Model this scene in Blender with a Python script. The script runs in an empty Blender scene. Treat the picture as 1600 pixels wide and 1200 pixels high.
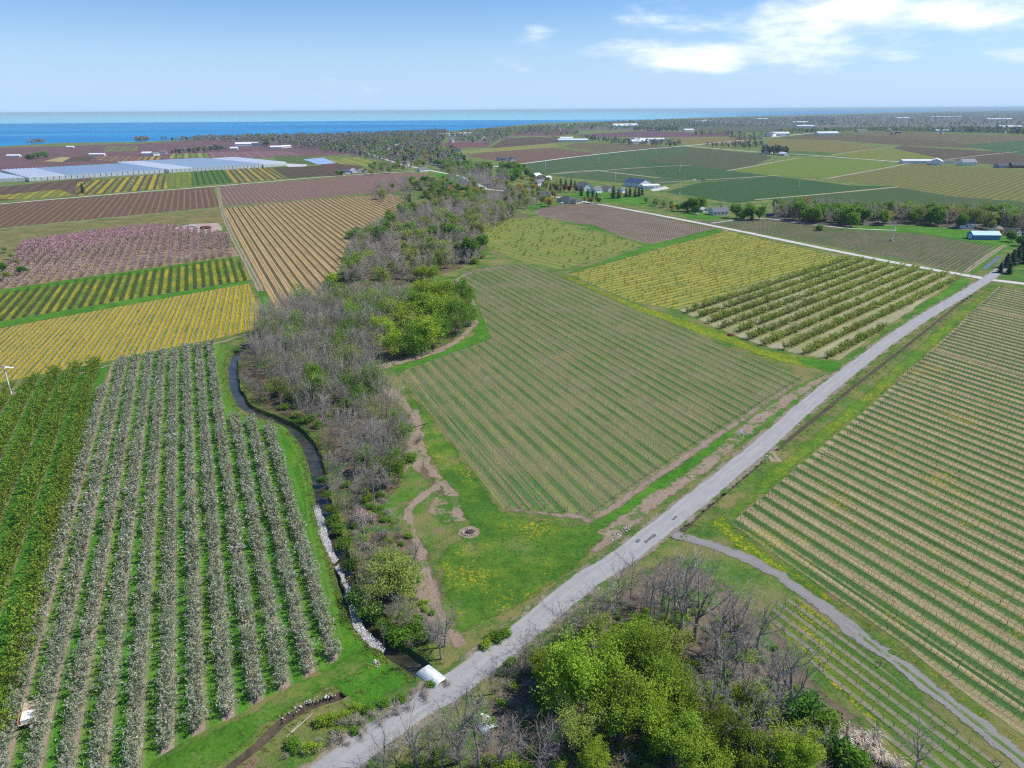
import bpy, math, random
import numpy as np
from mathutils import Vector, Matrix
from mathutils.geometry import delaunay_2d_cdt

SC = bpy.context.scene
COL = SC.collection
R = math.radians
rng = np.random.default_rng(11)
random.seed(11)

# ------------------------------------------------------------------ camera
CAM_H = 90.0
FOC = 1111.0
ROLL = math.atan(8 / 1400)
PITCH = math.atan((600 - 171.5) / FOC)
cd = bpy.data.cameras.new('camera')
cd.sensor_fit = 'HORIZONTAL'
cd.sensor_width = 36.0
cd.lens = 36.0 * FOC / 1600.0
cd.clip_start = 1.0
cd.clip_end = 200000.0
cam = bpy.data.objects.new('camera', cd)
COL.objects.link(cam)
cam.matrix_world = Matrix.Translation((0, 0, CAM_H)) @ Matrix.Rotation(math.pi / 2 - PITCH, 4, 'X') @ Matrix.Rotation(-ROLL, 4, 'Z')
SC.camera = cam
SC.cycles.filter_width = 1.15
SC.cycles.use_denoising = False

# ------------------------------------------------------------------ exposure, sun, sky
SC.view_settings.view_transform = 'Standard'
SC.view_settings.look = 'None'
SC.view_settings.gamma = 1.0
SC.view_settings.use_curve_mapping = False
SC.view_settings.exposure = 0.32
SUN_EL, SUN_AZ = R(50), R(80)            # azimuth clockwise from +Y (the way the camera looks)
sl = bpy.data.lights.new('sun', 'SUN')
sl.energy = 4.3
sl.angle = R(0.5)
sl.color = (1.0, 0.95, 0.85)
sun = bpy.data.objects.new('sun', sl)
COL.objects.link(sun)
sdir = Vector((math.sin(SUN_AZ) * math.cos(SUN_EL), math.cos(SUN_AZ) * math.cos(SUN_EL), math.sin(SUN_EL)))
sun.rotation_euler = sdir.to_track_quat('Z', 'Y').to_euler()
sun.location = (0, 0, 300)


# ------------------------------------------------------------------ node helper
class Tree:
    def __init__(s, nt):
        s.nt = nt

    def put(s, sock, v):
        if isinstance(v, bpy.types.NodeSocket):
            s.nt.links.new(v, sock)
        elif isinstance(v, tuple) and len(v) == 3 and sock.type == 'RGBA':
            sock.default_value = (*v, 1.0)
        else:
            sock.default_value = v

    def node(s, t, **kw):
        n = s.nt.nodes.new(t)
        for k, v in kw.items():
            setattr(n, k, v)
        return n

    def m(s, op, a, b=0.0, c=0.0, clamp=False):
        n = s.node('ShaderNodeMath', operation=op, use_clamp=clamp)
        s.put(n.inputs[0], a)
        s.put(n.inputs[1], b)
        s.put(n.inputs[2], c)
        return n.outputs[0]

    def mix(s, f, a, b, blend='MIX'):
        n = s.node('ShaderNodeMix', data_type='RGBA', blend_type=blend)
        s.put(n.inputs[0], f)
        s.put(n.inputs[6], a)
        s.put(n.inputs[7], b)
        return n.outputs[2]

    def step(s, x, lo, hi, a=0.0, b=1.0):
        n = s.node('ShaderNodeMapRange', interpolation_type='SMOOTHSTEP')
        for i, v in enumerate((x, lo, hi, a, b)):
            s.put(n.inputs[i], v)
        return n.outputs[0]

    def noise(s, vec, scale, detail=3.0, rough=0.55):
        n = s.node('ShaderNodeTexNoise')
        s.put(n.inputs['Vector'], vec)
        n.inputs['Scale'].default_value = scale
        n.inputs['Detail'].default_value = detail
        n.inputs['Roughness'].default_value = rough
        return n.outputs['Fac']

    def voro(s, vec, scale, out='Distance'):
        n = s.node('ShaderNodeTexVoronoi')
        s.put(n.inputs['Vector'], vec)
        n.inputs['Scale'].default_value = scale
        return n.outputs[out]

    def scale(s, vec, v):
        n = s.node('ShaderNodeVectorMath', operation='MULTIPLY')
        s.put(n.inputs[0], vec)
        n.inputs[1].default_value = v
        return n.outputs[0]

    def xyz(s, vec):
        n = s.node('ShaderNodeSeparateXYZ')
        s.put(n.inputs[0], vec)
        return n.outputs

    def pos(s):
        return s.node('ShaderNodeNewGeometry').outputs['Position']

    def obj(s):
        return s.node('ShaderNodeTexCoord').outputs['Object']

    def rand(s):
        return s.node('ShaderNodeObjectInfo').outputs['Random']

    def attr(s, name):
        n = s.node('ShaderNodeAttribute', attribute_name=name)
        return n.outputs['Fac']

    def bump(s, h, strength=0.5, dist=0.2):
        n = s.node('ShaderNodeBump')
        n.inputs['Strength'].default_value = strength
        n.inputs['Distance'].default_value = dist
        s.put(n.inputs['Height'], h)
        return n.outputs[0]

    def ramp(s, f, stops):
        n = s.node('ShaderNodeValToRGB')
        e = n.color_ramp.elements
        while len(e) < len(stops):
            e.new(0.5)
        for i, (p, c) in enumerate(stops):
            e[i].position = p
            e[i].color = (*c, 1.0)
        s.put(n.inputs[0], f)
        return n.outputs[0]

    def bsdf(s, col, rough=0.9, spec=0.2, normal=None, metal=0.0):
        n = s.node('ShaderNodeBsdfPrincipled')
        s.put(n.inputs['Base Color'], col)
        s.put(n.inputs['Roughness'], rough)
        n.inputs['Specular IOR Level'].default_value = spec
        n.inputs['Metallic'].default_value = metal
        if normal is not None:
            s.put(n.inputs['Normal'], normal)
        return n.outputs[0]

    def out(s, shader):
        o = s.node('ShaderNodeOutputMaterial')
        s.nt.links.new(shader, o.inputs['Surface'])


def new_mat(name):
    m = bpy.data.materials.new(name)
    m.use_nodes = True
    m.node_tree.nodes.clear()
    return m, Tree(m.node_tree)


def px_dir(px, py):
    """Direction (unit) through a photo pixel (1600 x 1200)."""
    d = cam.matrix_world.to_3x3() @ Vector(((px - 800) / FOC, -(py - 600) / FOC, -1.0))
    return d.normalized()


# world: physical sky plus a few thin cumulus banks
W = bpy.data.worlds.new('World')
SC.world = W
W.use_nodes = True
W.node_tree.nodes.clear()
t = Tree(W.node_tree)
sky = t.node('ShaderNodeTexSky', sky_type='NISHITA')
sky.sun_disc = False
sky.sun_elevation = SUN_EL
sky.sun_rotation = SUN_AZ
sky.altitude = 100
sky.air_density = 1.0
sky.dust_density = 0.3
sky.ozone_density = 2.5
SKY_STRENGTH = 0.09
gen = t.node('ShaderNodeTexCoord').outputs['Generated']
sx, sy, sz = t.xyz(gen)
az = t.m('ARCTAN2', sx, sy)
hor = t.m('SQRT', t.m('ADD', t.m('MULTIPLY', sx, sx), t.m('MULTIPLY', sy, sy)))
el = t.m('ARCTAN2', sz, hor)
cmb = t.node('ShaderNodeCombineXYZ')
t.put(cmb.inputs[0], t.m('MULTIPLY', az, 9.0))
t.put(cmb.inputs[1], t.m('MULTIPLY', el, 30.0))
cvec = cmb.outputs[0]
cn = t.noise(cvec, 1.0, 8.0, 0.58)
cn2 = t.noise(cvec, 0.35, 4.0, 0.55)
mask = None
# banks of cloud: centre azimuth, elevation, half width, half height (degrees), weight
for (px, py, wx, wy, k) in ((1130, 86, 230, 26, .95), (985, 88, 90, 18, .5), (1360, 22, 290, 40, 1.0), (1565, 88, 90, 16, .5), (838, 62, 46, 26, .55), (1225, 60, 130, 34, .8), (520, 135, 90, 16, .4), (610, 122, 80, 12, .34), (1530, 10, 90, 20, .6), (1410, 95, 60, 14, .4), (1010, 28, 60, 14, .34), (790, 100, 160, 26, .3)):
    d = px_dir(px, py)
    a0, e0 = math.atan2(d.x, d.y), math.asin(d.z)
    qa = t.m('DIVIDE', t.m('SUBTRACT', az, a0), wx / FOC)
    qe = t.m('DIVIDE', t.m('SUBTRACT', el, e0), wy / FOC)
    g = t.m('EXPONENT', t.m('MULTIPLY', t.m('ADD', t.m('MULTIPLY', qa, qa), t.m('MULTIPLY', qe, qe)), -1.0))
    g = t.m('MULTIPLY', g, k)
    mask = g if mask is None else t.m('MAXIMUM', mask, g)
# the same kind of scattered clouds in the rest of the sky, thinning towards the horizon
rest = t.m('MULTIPLY', t.step(cn2, 0.55, 0.75), t.step(el, 0.19, 0.4, 0.0, 0.7))
mask = t.m('MAXIMUM', mask, rest)
cl = t.step(t.m('ADD', t.m('MULTIPLY', mask, 0.8), t.m('MULTIPLY', t.m('SUBTRACT', cn, 0.5), 1.5)), 0.24, 0.98)
cl = t.m('MULTIPLY', cl, t.step(mask, 0.03, 0.25))
hsv = t.node('ShaderNodeHueSaturation')
hsv.inputs['Saturation'].default_value = 1.2
hsv.inputs['Value'].default_value = 1.0
t.put(hsv.inputs['Color'], sky.outputs[0])
skyc = t.mix(1.0, hsv.outputs[0], (.84, .98, 1.26), 'MULTIPLY')
# the air whitens the sky towards the horizon
skyc = t.mix(t.step(el, 0.145, -0.02, 0.0, .95), skyc, (4.6, 6.7, 9.6))
cloudc = t.mix(t.step(cn, 0.35, 0.7), (9.6, 10.2, 11.0), (12.2, 12.3, 12.5))
skyc = t.mix(t.m('MULTIPLY', cl, 0.90), skyc, cloudc)
bg = t.node('ShaderNodeBackground')
bg.inputs['Strength'].default_value = SKY_STRENGTH
t.put(bg.inputs['Color'], skyc)
wo = t.node('ShaderNodeOutputWorld')
W.node_tree.links.new(bg.outputs[0], wo.inputs['Surface'])


# ------------------------------------------------------------------ geometry helpers
def P(px, py, z=0.0):
    """The point of the plane at height z that the photo shows at pixel (px, py), as a 2-D Vector in metres."""
    d = px_dir(px, py)
    k = (z - CAM_H) / d.z
    return Vector((d.x * k, d.y * k))


def PP(pts, z=0.0):
    return [P(x, y, z) for x, y in pts]


class MB:
    """Collects vertices, faces, a tint per face and a material slot per face."""

    def __init__(s):
        s.v, s.f, s.t, s.mi = [], [], [], []
        s.slot = 0

    def face(s, idx, tint=0.5):
        s.f.append(idx)
        s.t.append(tint)
        s.mi.append(s.slot)

    def poly(s, pts, tint=0.5):
        n = len(s.v)
        s.v += [tuple(p) for p in pts]
        s.face(tuple(range(n, n + len(pts))), tint)

    def prism(s, a, b, r0, r1, n=3, tint=0.5, cap=False):
        a, b = Vector(a), Vector(b)
        d = b - a
        if d.length < 1e-6:
            return
        d.normalize()
        u = d.cross(Vector((0, 0, 1)) if abs(d.z) < 0.9 else Vector((1, 0, 0))).normalized()
        w = d.cross(u)
        k = len(s.v)
        tip = r1 <= 0
        for i in range(n):
            c, q = math.cos(2 * math.pi * i / n), math.sin(2 * math.pi * i / n)
            s.v.append(tuple(a + (u * c + w * q) * r0))
        if tip:
            s.v.append(tuple(b))
            for i in range(n):
                s.face((k + i, k + (i + 1) % n, k + n), tint)
        else:
            for i in range(n):
                c, q = math.cos(2 * math.pi * i / n), math.sin(2 * math.pi * i / n)
                s.v.append(tuple(b + (u * c + w * q) * r1))
            for i in range(n):
                s.face((k + i, k + (i + 1) % n, k + n + (i + 1) % n, k + n + i), tint)
            if cap:
                s.face(tuple(range(k + n, k + 2 * n)), tint)

    def box(s, x0, x1, y0, y1, z0, z1, tint=0.5):
        k = len(s.v)
        s.v += [(x, y, z) for z in (z0, z1) for y in (y0, y1) for x in (x0, x1)]
        for q in ((0, 2, 3, 1), (4, 5, 7, 6), (0, 1, 5, 4), (2, 6, 7, 3), (0, 4, 6, 2), (1, 3, 7, 5)):
            s.face(tuple(k + i for i in q), tint)

    def card(s, c, size, rg, up=0.0, tint=0.5, aspect=0.6):
        n = Vector(rg.normal(size=3))
        n.z = abs(n.z) * (1 + up)
        n.normalize()
        u = n.orthogonal().normalized()
        a = rg.uniform(0, 6.283)
        w = n.cross(u)
        e = (u * math.cos(a) + w * math.sin(a)) * size
        f = (w * math.cos(a) - u * math.sin(a)) * size * aspect
        c = Vector(c)
        s.poly((c - e, c - f * .9 + e * .1, c + e, c + f * .9 + e * .1), tint)

    def arrays(s):
        return np.array(s.v, dtype=np.float32), s.f, s.t, s.mi

    def mesh(s, name, mats, smooth=False):
        me = bpy.data.meshes.new(name)
        me.from_pydata(s.v, [], s.f)
        for m in (mats if isinstance(mats, (list, tuple)) else [mats]):
            me.materials.append(m)
        if any(s.mi):
            me.polygons.foreach_set('material_index', s.mi)
        a = me.attributes.new('tint', 'FLOAT', 'FACE')
        a.data.foreach_set('value', s.t)
        if smooth:
            me.polygons.foreach_set('use_smooth', [True] * len(s.f))
        me.update()
        return me


def link(name, me, parent=None, loc=(0, 0, 0), rz=0.0, scale=None):
    o = bpy.data.objects.new(name, me)
    COL.objects.link(o)
    if parent is not None:
        o.parent = parent
    o.location = loc
    o.rotation_euler = (0, 0, rz)
    if scale is not None:
        o.scale = scale if isinstance(scale, (tuple, list)) else (scale,) * 3
    return o


def tag(o, label, cat, group=None):
    o['label'] = label
    o['category'] = cat
    if group:
        o['group'] = group
    return o


def thing(name, label, cat, loc, rz=0.0, group=None, scale=None):
    return tag(link(name, None, None, loc, rz, scale), label, cat, group)


def struct(o):
    o['kind'] = 'structure'
    return o


def stuff(o, label=None, cat=None):
    o['kind'] = 'stuff'
    if label:
        o['label'] = label
        o['category'] = cat
    return o


_ONES = 'zeroth first second third fourth fifth sixth seventh eighth ninth tenth eleventh twelfth thirteenth fourteenth fifteenth sixteenth seventeenth eighteenth nineteenth'.split()
_TENS = {2: 'twent', 3: 'thirt', 4: 'fort', 5: 'fift', 6: 'sixt', 7: 'sevent', 8: 'eight', 9: 'ninet'}


def nth(n):
    if n < 20:
        return _ONES[n]
    if n >= 100:
        return 'hundredth' if n == 100 else 'hundred-and-' + nth(n - 100)
    a, b = divmod(n, 10)
    return _TENS[a] + ('ieth' if b == 0 else 'y-' + _ONES[b])


def catmull(pts, step=2.0):
    pts = [Vector(p) for p in pts]
    out = []
    for i in range(len(pts) - 1):
        p0, p1, p2, p3 = pts[max(i - 1, 0)], pts[i], pts[i + 1], pts[min(i + 2, len(pts) - 1)]
        n = max(1, int((p2 - p1).length / step))
        for k in range(n):
            u = k / n
            out.append(0.5 * ((2 * p1) + (p2 - p0) * u + (2 * p0 - 5 * p1 + 4 * p2 - p3) * u * u + (3 * p1 - p0 - 3 * p2 + p3) * u ** 3))
    out.append(pts[-1])
    return out


def normals2(pts):
    out = []
    for i in range(len(pts)):
        d = (pts[min(i + 1, len(pts) - 1)] - pts[max(i - 1, 0)])
        d.normalize()
        out.append(Vector((d.y, -d.x)))          # to the right of travel
    return out


LEVEL = 0.012
SHEETS = 0


def wobble(pts, amp, step=1.5):
    """A closed outline resampled and made uneven."""
    out = []
    n = len(pts)
    for i in range(n):
        a, b = pts[i], pts[(i + 1) % n]
        k = max(1, int((b - a).length / step))
        k = min(k, 220)
        d = b - a
        q = Vector((d.y, -d.x))
        if q.length > 0:
            q.normalize()
        prev = 0.0
        for j in range(k):
            prev = prev * 0.6 + random.gauss(0, amp) * 0.6
            out.append(a + d * (j / k) + (q * prev if j else Vector((0, 0))))
    return out


SOFT = {}


def softened(mat):
    """The same ground, thinning out raggedly where its edge attribute falls to nothing."""
    if mat.name not in SOFT:
        m = mat.copy()
        t = Tree(m.node_tree)
        o = next(n for n in m.node_tree.nodes if n.type == 'OUTPUT_MATERIAL')
        src = o.inputs['Surface'].links[0].from_socket
        p = t.pos()
        n = t.m('ADD', t.m('MULTIPLY', t.noise(p, .45, 4, .6), 1.1), t.m('MULTIPLY', t.noise(p, 3.2, 4, .7), 1.0))
        f = t.step(t.m('ADD', t.m('MINIMUM', t.attr('edge'), 2.0), t.m('MULTIPLY', t.m('SUBTRACT', n, 1.05), 2.0)), .18, .80)
        mx = t.node('ShaderNodeMixShader')
        t.put(mx.inputs[0], f)
        m.node_tree.links.new(t.node('ShaderNodeBsdfTransparent').outputs[0], mx.inputs[1])
        m.node_tree.links.new(src, mx.inputs[2])
        m.node_tree.links.new(mx.outputs[0], o.inputs['Surface'])
        SOFT[mat.name] = m
    return SOFT[mat.name]


def edge_distance(pts, outline):
    p = np.array([(q[0], q[1]) for q in pts])
    best = np.full(len(p), 1e9)
    n = len(outline)
    for i in range(n):
        a, b = np.array(outline[i]), np.array(outline[(i + 1) % n])
        d = b - a
        k = np.clip(((p - a) @ d) / max(d @ d, 1e-9), 0, 1)
        best = np.minimum(best, np.linalg.norm(p - a - k[:, None] * d, axis=1))
    return best


def sheet(name, outline, mat, lvl, holes=(), amp=0.0, frame=None, kind='structure', step=1.5, soft=0.0):
    """A flat piece of ground. frame = (origin, angle): the object's own axes, Y along the rows."""
    if amp:
        outline = wobble(outline, amp, step)
    flat, edges = [], []
    ref = sum(outline, Vector((0, 0))) / len(outline)
    for q in [outline] + [list(h) for h in holes]:
        n0 = len(flat)
        flat += q
        edges += [(n0 + i, n0 + (i + 1) % len(q)) for i in range(len(q))]
    if soft:
        x0, x1 = min(p.x for p in outline), max(p.x for p in outline)
        y0, y1 = min(p.y for p in outline), max(p.y for p in outline)
        gs = max(soft * .55, math.sqrt((x1 - x0) * (y1 - y0) / 9000))
        for i in range(int((x1 - x0) / gs) + 1):
            for j in range(int((y1 - y0) / gs) + 1):
                q = Vector((x0 + (i + .5 * (j % 2)) * gs, y0 + j * gs))
                if inside(q, outline):
                    flat.append(q)
    vv, _e, tri, _a, _b, _c = delaunay_2d_cdt([p - ref for p in flat], edges, [], 0, 1e-4)
    flat = [v + ref for v in vv]
    tri = [f for f in tri if inside(sum((flat[i] for i in f), Vector((0, 0))) / len(f), outline)]
    for h in holes:
        tri = [f for f in tri if not inside(sum((flat[i] for i in f), Vector((0, 0))) / len(f), h)]
    global SHEETS
    SHEETS += 1
    org, ang = frame if frame else (Vector((0, 0)), math.pi / 2)
    c, s_ = math.cos(ang - math.pi / 2), math.sin(ang - math.pi / 2)
    vs = []
    for p in flat:
        x, y = p.x - org.x, p.y - org.y
        vs.append((x * c + y * s_, -x * s_ + y * c, 0.0))
    me = bpy.data.meshes.new(name)
    fs = []
    for a, b, d in (f for f in tri if len(f) == 3):
        cr = (vs[b][0] - vs[a][0]) * (vs[d][1] - vs[a][1]) - (vs[b][1] - vs[a][1]) * (vs[d][0] - vs[a][0])
        fs.append((a, b, d) if cr > 0 else (a, d, b))
    me.from_pydata(vs, [], fs)
    me.materials.append(softened(mat) if soft else mat)
    if soft:
        a = me.attributes.new('edge', 'FLOAT', 'POINT')
        a.data.foreach_set('value', (edge_distance(flat, outline) / soft).astype(np.float32))
    o = link(name, me, None, (org.x, org.y, lvl * LEVEL + (SHEETS % 17) * .0006), ang - math.pi / 2)
    o['kind'] = kind
    return o


def ribbon(name, pts, w, mat, lvl, amp=0.15, step=1.0, smooth=True, z=None, soft=0.0):
    """A strip w metres wide along pts with uneven edges; UV x runs -1..1 across it, y in metres along it."""
    pts = catmull(pts, step) if smooth else pts
    ns = normals2(pts)
    mb = MB()
    uv = []
    L = 0.0
    jl = jr = 0.0
    global SHEETS
    SHEETS += 1
    zz = lvl * LEVEL + (SHEETS % 17) * .0006 if z is None else z
    for i, (p, n) in enumerate(zip(pts, ns)):
        ww = (w(i / max(1, len(pts) - 1)) if callable(w) else w) / 2
        jl = jl * .6 + random.gauss(0, amp) * .7
        jr = jr * .6 + random.gauss(0, amp) * .7
        if i:
            L += (p - pts[i - 1]).length
        for q, u in ((p - n * (ww + jl), -1), (p, 0), (p + n * (ww + jr), 1)):
            mb.v.append((q.x, q.y, zz))
            uv.append((u, L))
    for i in range(len(pts) - 1):
        k = i * 3
        mb.face((k + 1, k + 4, k + 3, k))
        mb.face((k + 2, k + 5, k + 4, k + 1))
    me = mb.mesh(name, softened(mat) if soft else mat)
    if soft:
        a = me.attributes.new('edge', 'FLOAT', 'POINT')
        a.data.foreach_set('value', [(1 - abs(q[0])) * w * .5 / soft for q in uv])
    lay = me.uv_layers.new(name='UVMap')
    idx = np.zeros(len(me.loops), dtype=np.int32)
    me.loops.foreach_get('vertex_index', idx)
    lay.data.foreach_set('uv', np.array(uv, dtype=np.float32)[idx].ravel())
    return struct(link(name, me))


def inside(p, poly):
    c = False
    n = len(poly)
    for i in range(n):
        a, b = poly[i], poly[(i + 1) % n]
        if (a.y > p[1]) != (b.y > p[1]) and p[0] < (b.x - a.x) * (p[1] - a.y) / (b.y - a.y) + a.x:
            c = not c
    return c


def scatter(poly, n, mind, rg, tries=40):
    xs = [p.x for p in poly]
    ys = [p.y for p in poly]
    out = []
    cell = {}
    for _ in range(n * tries):
        if len(out) >= n:
            break
        p = (rg.uniform(min(xs), max(xs)), rg.uniform(min(ys), max(ys)))
        if not inside(p, poly):
            continue
        k = (int(p[0] // mind), int(p[1] // mind))
        if any((q[0] - p[0]) ** 2 + (q[1] - p[1]) ** 2 < mind * mind for i in (-1, 0, 1) for j in (-1, 0, 1) for q in cell.get((k[0] + i, k[1] + j), ())):
            continue
        cell.setdefault(k, []).append(p)
        out.append(Vector(p))
    return out


def row_spans(poly, frame, spacing):
    """For each row line x = k * spacing in the field's own axes: (k, y0, y1)."""
    org, ang = frame
    c, s_ = math.cos(ang - math.pi / 2), math.sin(ang - math.pi / 2)
    lp = [((p.x - org.x) * c + (p.y - org.y) * s_, -(p.x - org.x) * s_ + (p.y - org.y) * c) for p in poly]
    x0, x1 = min(p[0] for p in lp), max(p[0] for p in lp)
    out = []
    for k in range(math.ceil(x0 / spacing), math.floor(x1 / spacing) + 1):
        x = k * spacing
        ys = []
        for i in range(len(lp)):
            a, b = lp[i], lp[(i + 1) % len(lp)]
            if (a[0] > x) != (b[0] > x):
                ys.append(a[1] + (b[1] - a[1]) * (x - a[0]) / (b[0] - a[0]))
        ys.sort()
        for i in range(0, len(ys) - 1, 2):
            if ys[i + 1] - ys[i] > 3:
                out.append((k, ys[i], ys[i + 1]))
    return out


def to_world(frame, x, y):
    org, ang = frame
    c, s_ = math.cos(ang - math.pi / 2), math.sin(ang - math.pi / 2)
    return Vector((org.x + x * c - y * s_, org.y + x * s_ + y * c))


def px_of(p, z=0.0):
    """Photo pixel of a world point (for culling what the photo cannot see)."""
    q = cam.matrix_world.inverted() @ Vector((p[0], p[1], z))
    if q.z > -1:
        return (-9999, -9999)
    return (800 + FOC * q.x / -q.z, 600 - FOC * q.y / -q.z)


def seen(p, pad=70):
    x, y = px_of(p)
    return -pad < x < 1600 + pad and y < 1200 + pad * 1.5


# ------------------------------------------------------------------ materials: ground
def grass_mat(name, dark, light, dry=(.23, .19, .08), dryness=0.3, dand=0.0, soil=0.0, soilc=(.25, .17, .11)):
    m, t = new_mat(name)
    p = t.pos()
    n1, n2, n3, n4 = t.noise(p, .035, 3), t.noise(p, .22, 4), t.noise(p, 1.6, 5, .72), t.noise(p, 5.5, 3, .7)
    f = t.m('ADD', t.m('ADD', t.m('MULTIPLY', n1, .5), t.m('MULTIPLY', n2, .5)), t.m('ADD', t.m('MULTIPLY', n3, .9), t.m('MULTIPLY', n4, .5)))
    col = t.mix(t.step(f, .9, 1.5), dark, light)
    col = t.mix(t.m('MULTIPLY', t.step(t.noise(p, .6, 5, .7), .5, .62), .5), col, tuple(c * .7 for c in dark))
    col = t.mix(t.m('MULTIPLY', t.step(t.noise(t.scale(p, (1, 1.3, 1)), .13, 4, .65), .5, .66), .45), col, (light[0] * 1.5, light[1] * 1.05, light[2]))
    d = t.m('ADD', t.m('ADD', t.noise(p, .07, 4, .6), t.m('MULTIPLY', n3, .45)), t.m('MULTIPLY', n4, .15))
    col = t.mix(t.m('MULTIPLY', t.step(d, .95 - dryness * .45, 1.15 - dryness * .3), .85), col, dry)
    if soil:
        d2 = t.m('ADD', t.noise(t.scale(p, (1, 1, 3)), .11, 5, .62), t.m('MULTIPLY', n3, .3))
        col = t.mix(t.step(d2, .86 - soil * .4, .95 - soil * .3), col, t.mix(n3, soilc, tuple(c * .7 for c in soilc)))
    if dand:
        cell = t.m('MINIMUM', t.voro(p, 3.1), t.m('MULTIPLY', t.voro(p, 1.3), .8))
        dens = t.m('ADD', t.noise(p, .055, 4, .65), t.m('MULTIPLY', t.noise(p, .5, 5, .7), .42))
        k = t.m('MULTIPLY', t.step(dens, .92 - dand * .45, 1.06 - dand * .25), t.step(cell, .40, .2, 0.0, .55))
        col = t.mix(k, col, (.62, .44, .012))
    t.out(t.bsdf(col, .95, .1, t.bump(t.m('ADD', n3, t.m('MULTIPLY', n4, .6)), .6, .35)))
    return m


def row_mat(name, sp, strip_w, strip, alley_a, alley_b, alt=1.0, dand=0.0, dandc=(.60, .42, .012), patch=None, patch_amt=.4, tracks=0.0, edge=.25, dark2=.72, strip_green=0.0):
    """A planted field seen from above: strips of worked soil under the rows (at whole multiples of sp along the
    object's own X) and alleys of cover between them, every other alley of another cover."""
    m, t = new_mat(name)
    o = t.obj()
    x, y, z = t.xyz(o)
    nb = t.noise(o, .05, 3)
    nm = t.noise(o, .5, 4, .6)
    nf = t.noise(o, 2.6, 4, .7)
    ns = t.noise(t.scale(o, (1.2, .07, 1)), 1.0, 4, .6)
    nt = t.noise(t.scale(o, (.33 / sp, .012, 1)), 3.0, 2, .5)
    x2 = t.m('ADD', x, t.m('MULTIPLY', t.m('SUBTRACT', nm, .5), edge * 1.2))
    u = t.m('DIVIDE', x2, sp)
    fr = t.m('FRACT', u)
    dm = t.m('MULTIPLY', t.m('SUBTRACT', .5, t.m('ABSOLUTE', t.m('SUBTRACT', fr, .5))), sp)   # metres from the row line
    st = t.step(t.m('ADD', dm, t.m('MULTIPLY', t.m('SUBTRACT', nf, .5), edge * 1.6)), strip_w * .5 + edge * .5, strip_w * .5 - edge * .5)
    par = t.m('FLOORED_MODULO', t.m('FLOOR', u), 2.0)
    par = t.m('MULTIPLY', par, alt)
    # here and there two alleys swap their cover
    par = t.m('ABSOLUTE', t.m('SUBTRACT', par, t.step(t.noise(t.scale(o, (.9 / sp, .004, 1)), 1.0, 1), .66, .70, 0.0, alt)))
    ng = t.noise(o, 4.6, 3, .75)
    ft = t.m('ADD', t.m('ADD', t.m('MULTIPLY', nf, .34), t.m('MULTIPLY', ng, .26)), t.m('ADD', t.m('MULTIPLY', ns, .22), t.m('MULTIPLY', nt, .18)))
    a = t.mix(t.step(ft, .41, .59), tuple(c * dark2 for c in alley_a), tuple(min(1, c * 1.22) for c in alley_a))
    b = t.mix(t.step(ft, .41, .59), tuple(c * dark2 for c in alley_b), tuple(min(1, c * 1.22) for c in alley_b))
    al = t.mix(par, a, b)
    if tracks:
        tr = t.step(t.m('ABSOLUTE', t.m('SUBTRACT', dm, sp * .29)), .3, .1)
        al = t.mix(t.m('MULTIPLY', tr, tracks), al, tuple(c * .8 for c in strip))
    if dand:
        cell = t.voro(o, 2.1)
        dens = t.m('ADD', t.m('MULTIPLY', nb, .7), t.m('MULTIPLY', t.noise(t.scale(o, (.8 / sp, .03, 1)), 1.0, 4, .6), .75))
        k = t.m('MULTIPLY', t.step(dens, .95 - dand * .5, 1.1 - dand * .35), t.step(cell, .62, .3))
        al = t.mix(t.m('MULTIPLY', k, .9), al, dandc)
    sc = t.mix(t.step(t.m('ADD', nf, t.m('MULTIPLY', nm, .5)), .5, 1.0), tuple(c * .72 for c in strip), tuple(min(1, c * 1.15) for c in strip))
    if strip_green:
        sc = t.mix(t.m('MULTIPLY', t.step(nm, .42, .6), strip_green), sc, alley_a)
    col = t.mix(st, al, sc)
    if patch:
        pm = t.m('MULTIPLY', t.step(t.m('ADD', nb, t.m('MULTIPLY', nm, .25)), .55, .78), patch_amt)
        col = t.mix(pm, col, patch)
    t.out(t.bsdf(col, .95, .1, t.bump(t.m('ADD', nf, nm), .5, .3)))
    return m


def soil_mat(name, a, b, green=None, greenness=0.0, scale=1.0):
    m, t = new_mat(name)
    p = t.pos()
    n1, n2, n3 = t.noise(p, .12 * scale, 4, .6), t.noise(p, .9 * scale, 5, .65), t.noise(p, 5 * scale, 3)
    f = t.m('ADD', t.m('MULTIPLY', n1, .5), t.m('ADD', t.m('MULTIPLY', n2, .8), t.m('MULTIPLY', n3, .4)))
    col = t.mix(t.step(f, .6, 1.1), a, b)
    if green:
        g = t.m('ADD', t.noise(p, .16 * scale, 5, .6), t.m('MULTIPLY', n2, .35))
        col = t.mix(t.step(g, .86 - greenness * .4, .98 - greenness * .4), col, t.mix(n3, tuple(c * .7 for c in green), tuple(c * 1.3 for c in green)))
    t.out(t.bsdf(col, .95, .1, t.bump(t.m('ADD', n2, n3), .7, .3)))
    return m


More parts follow.
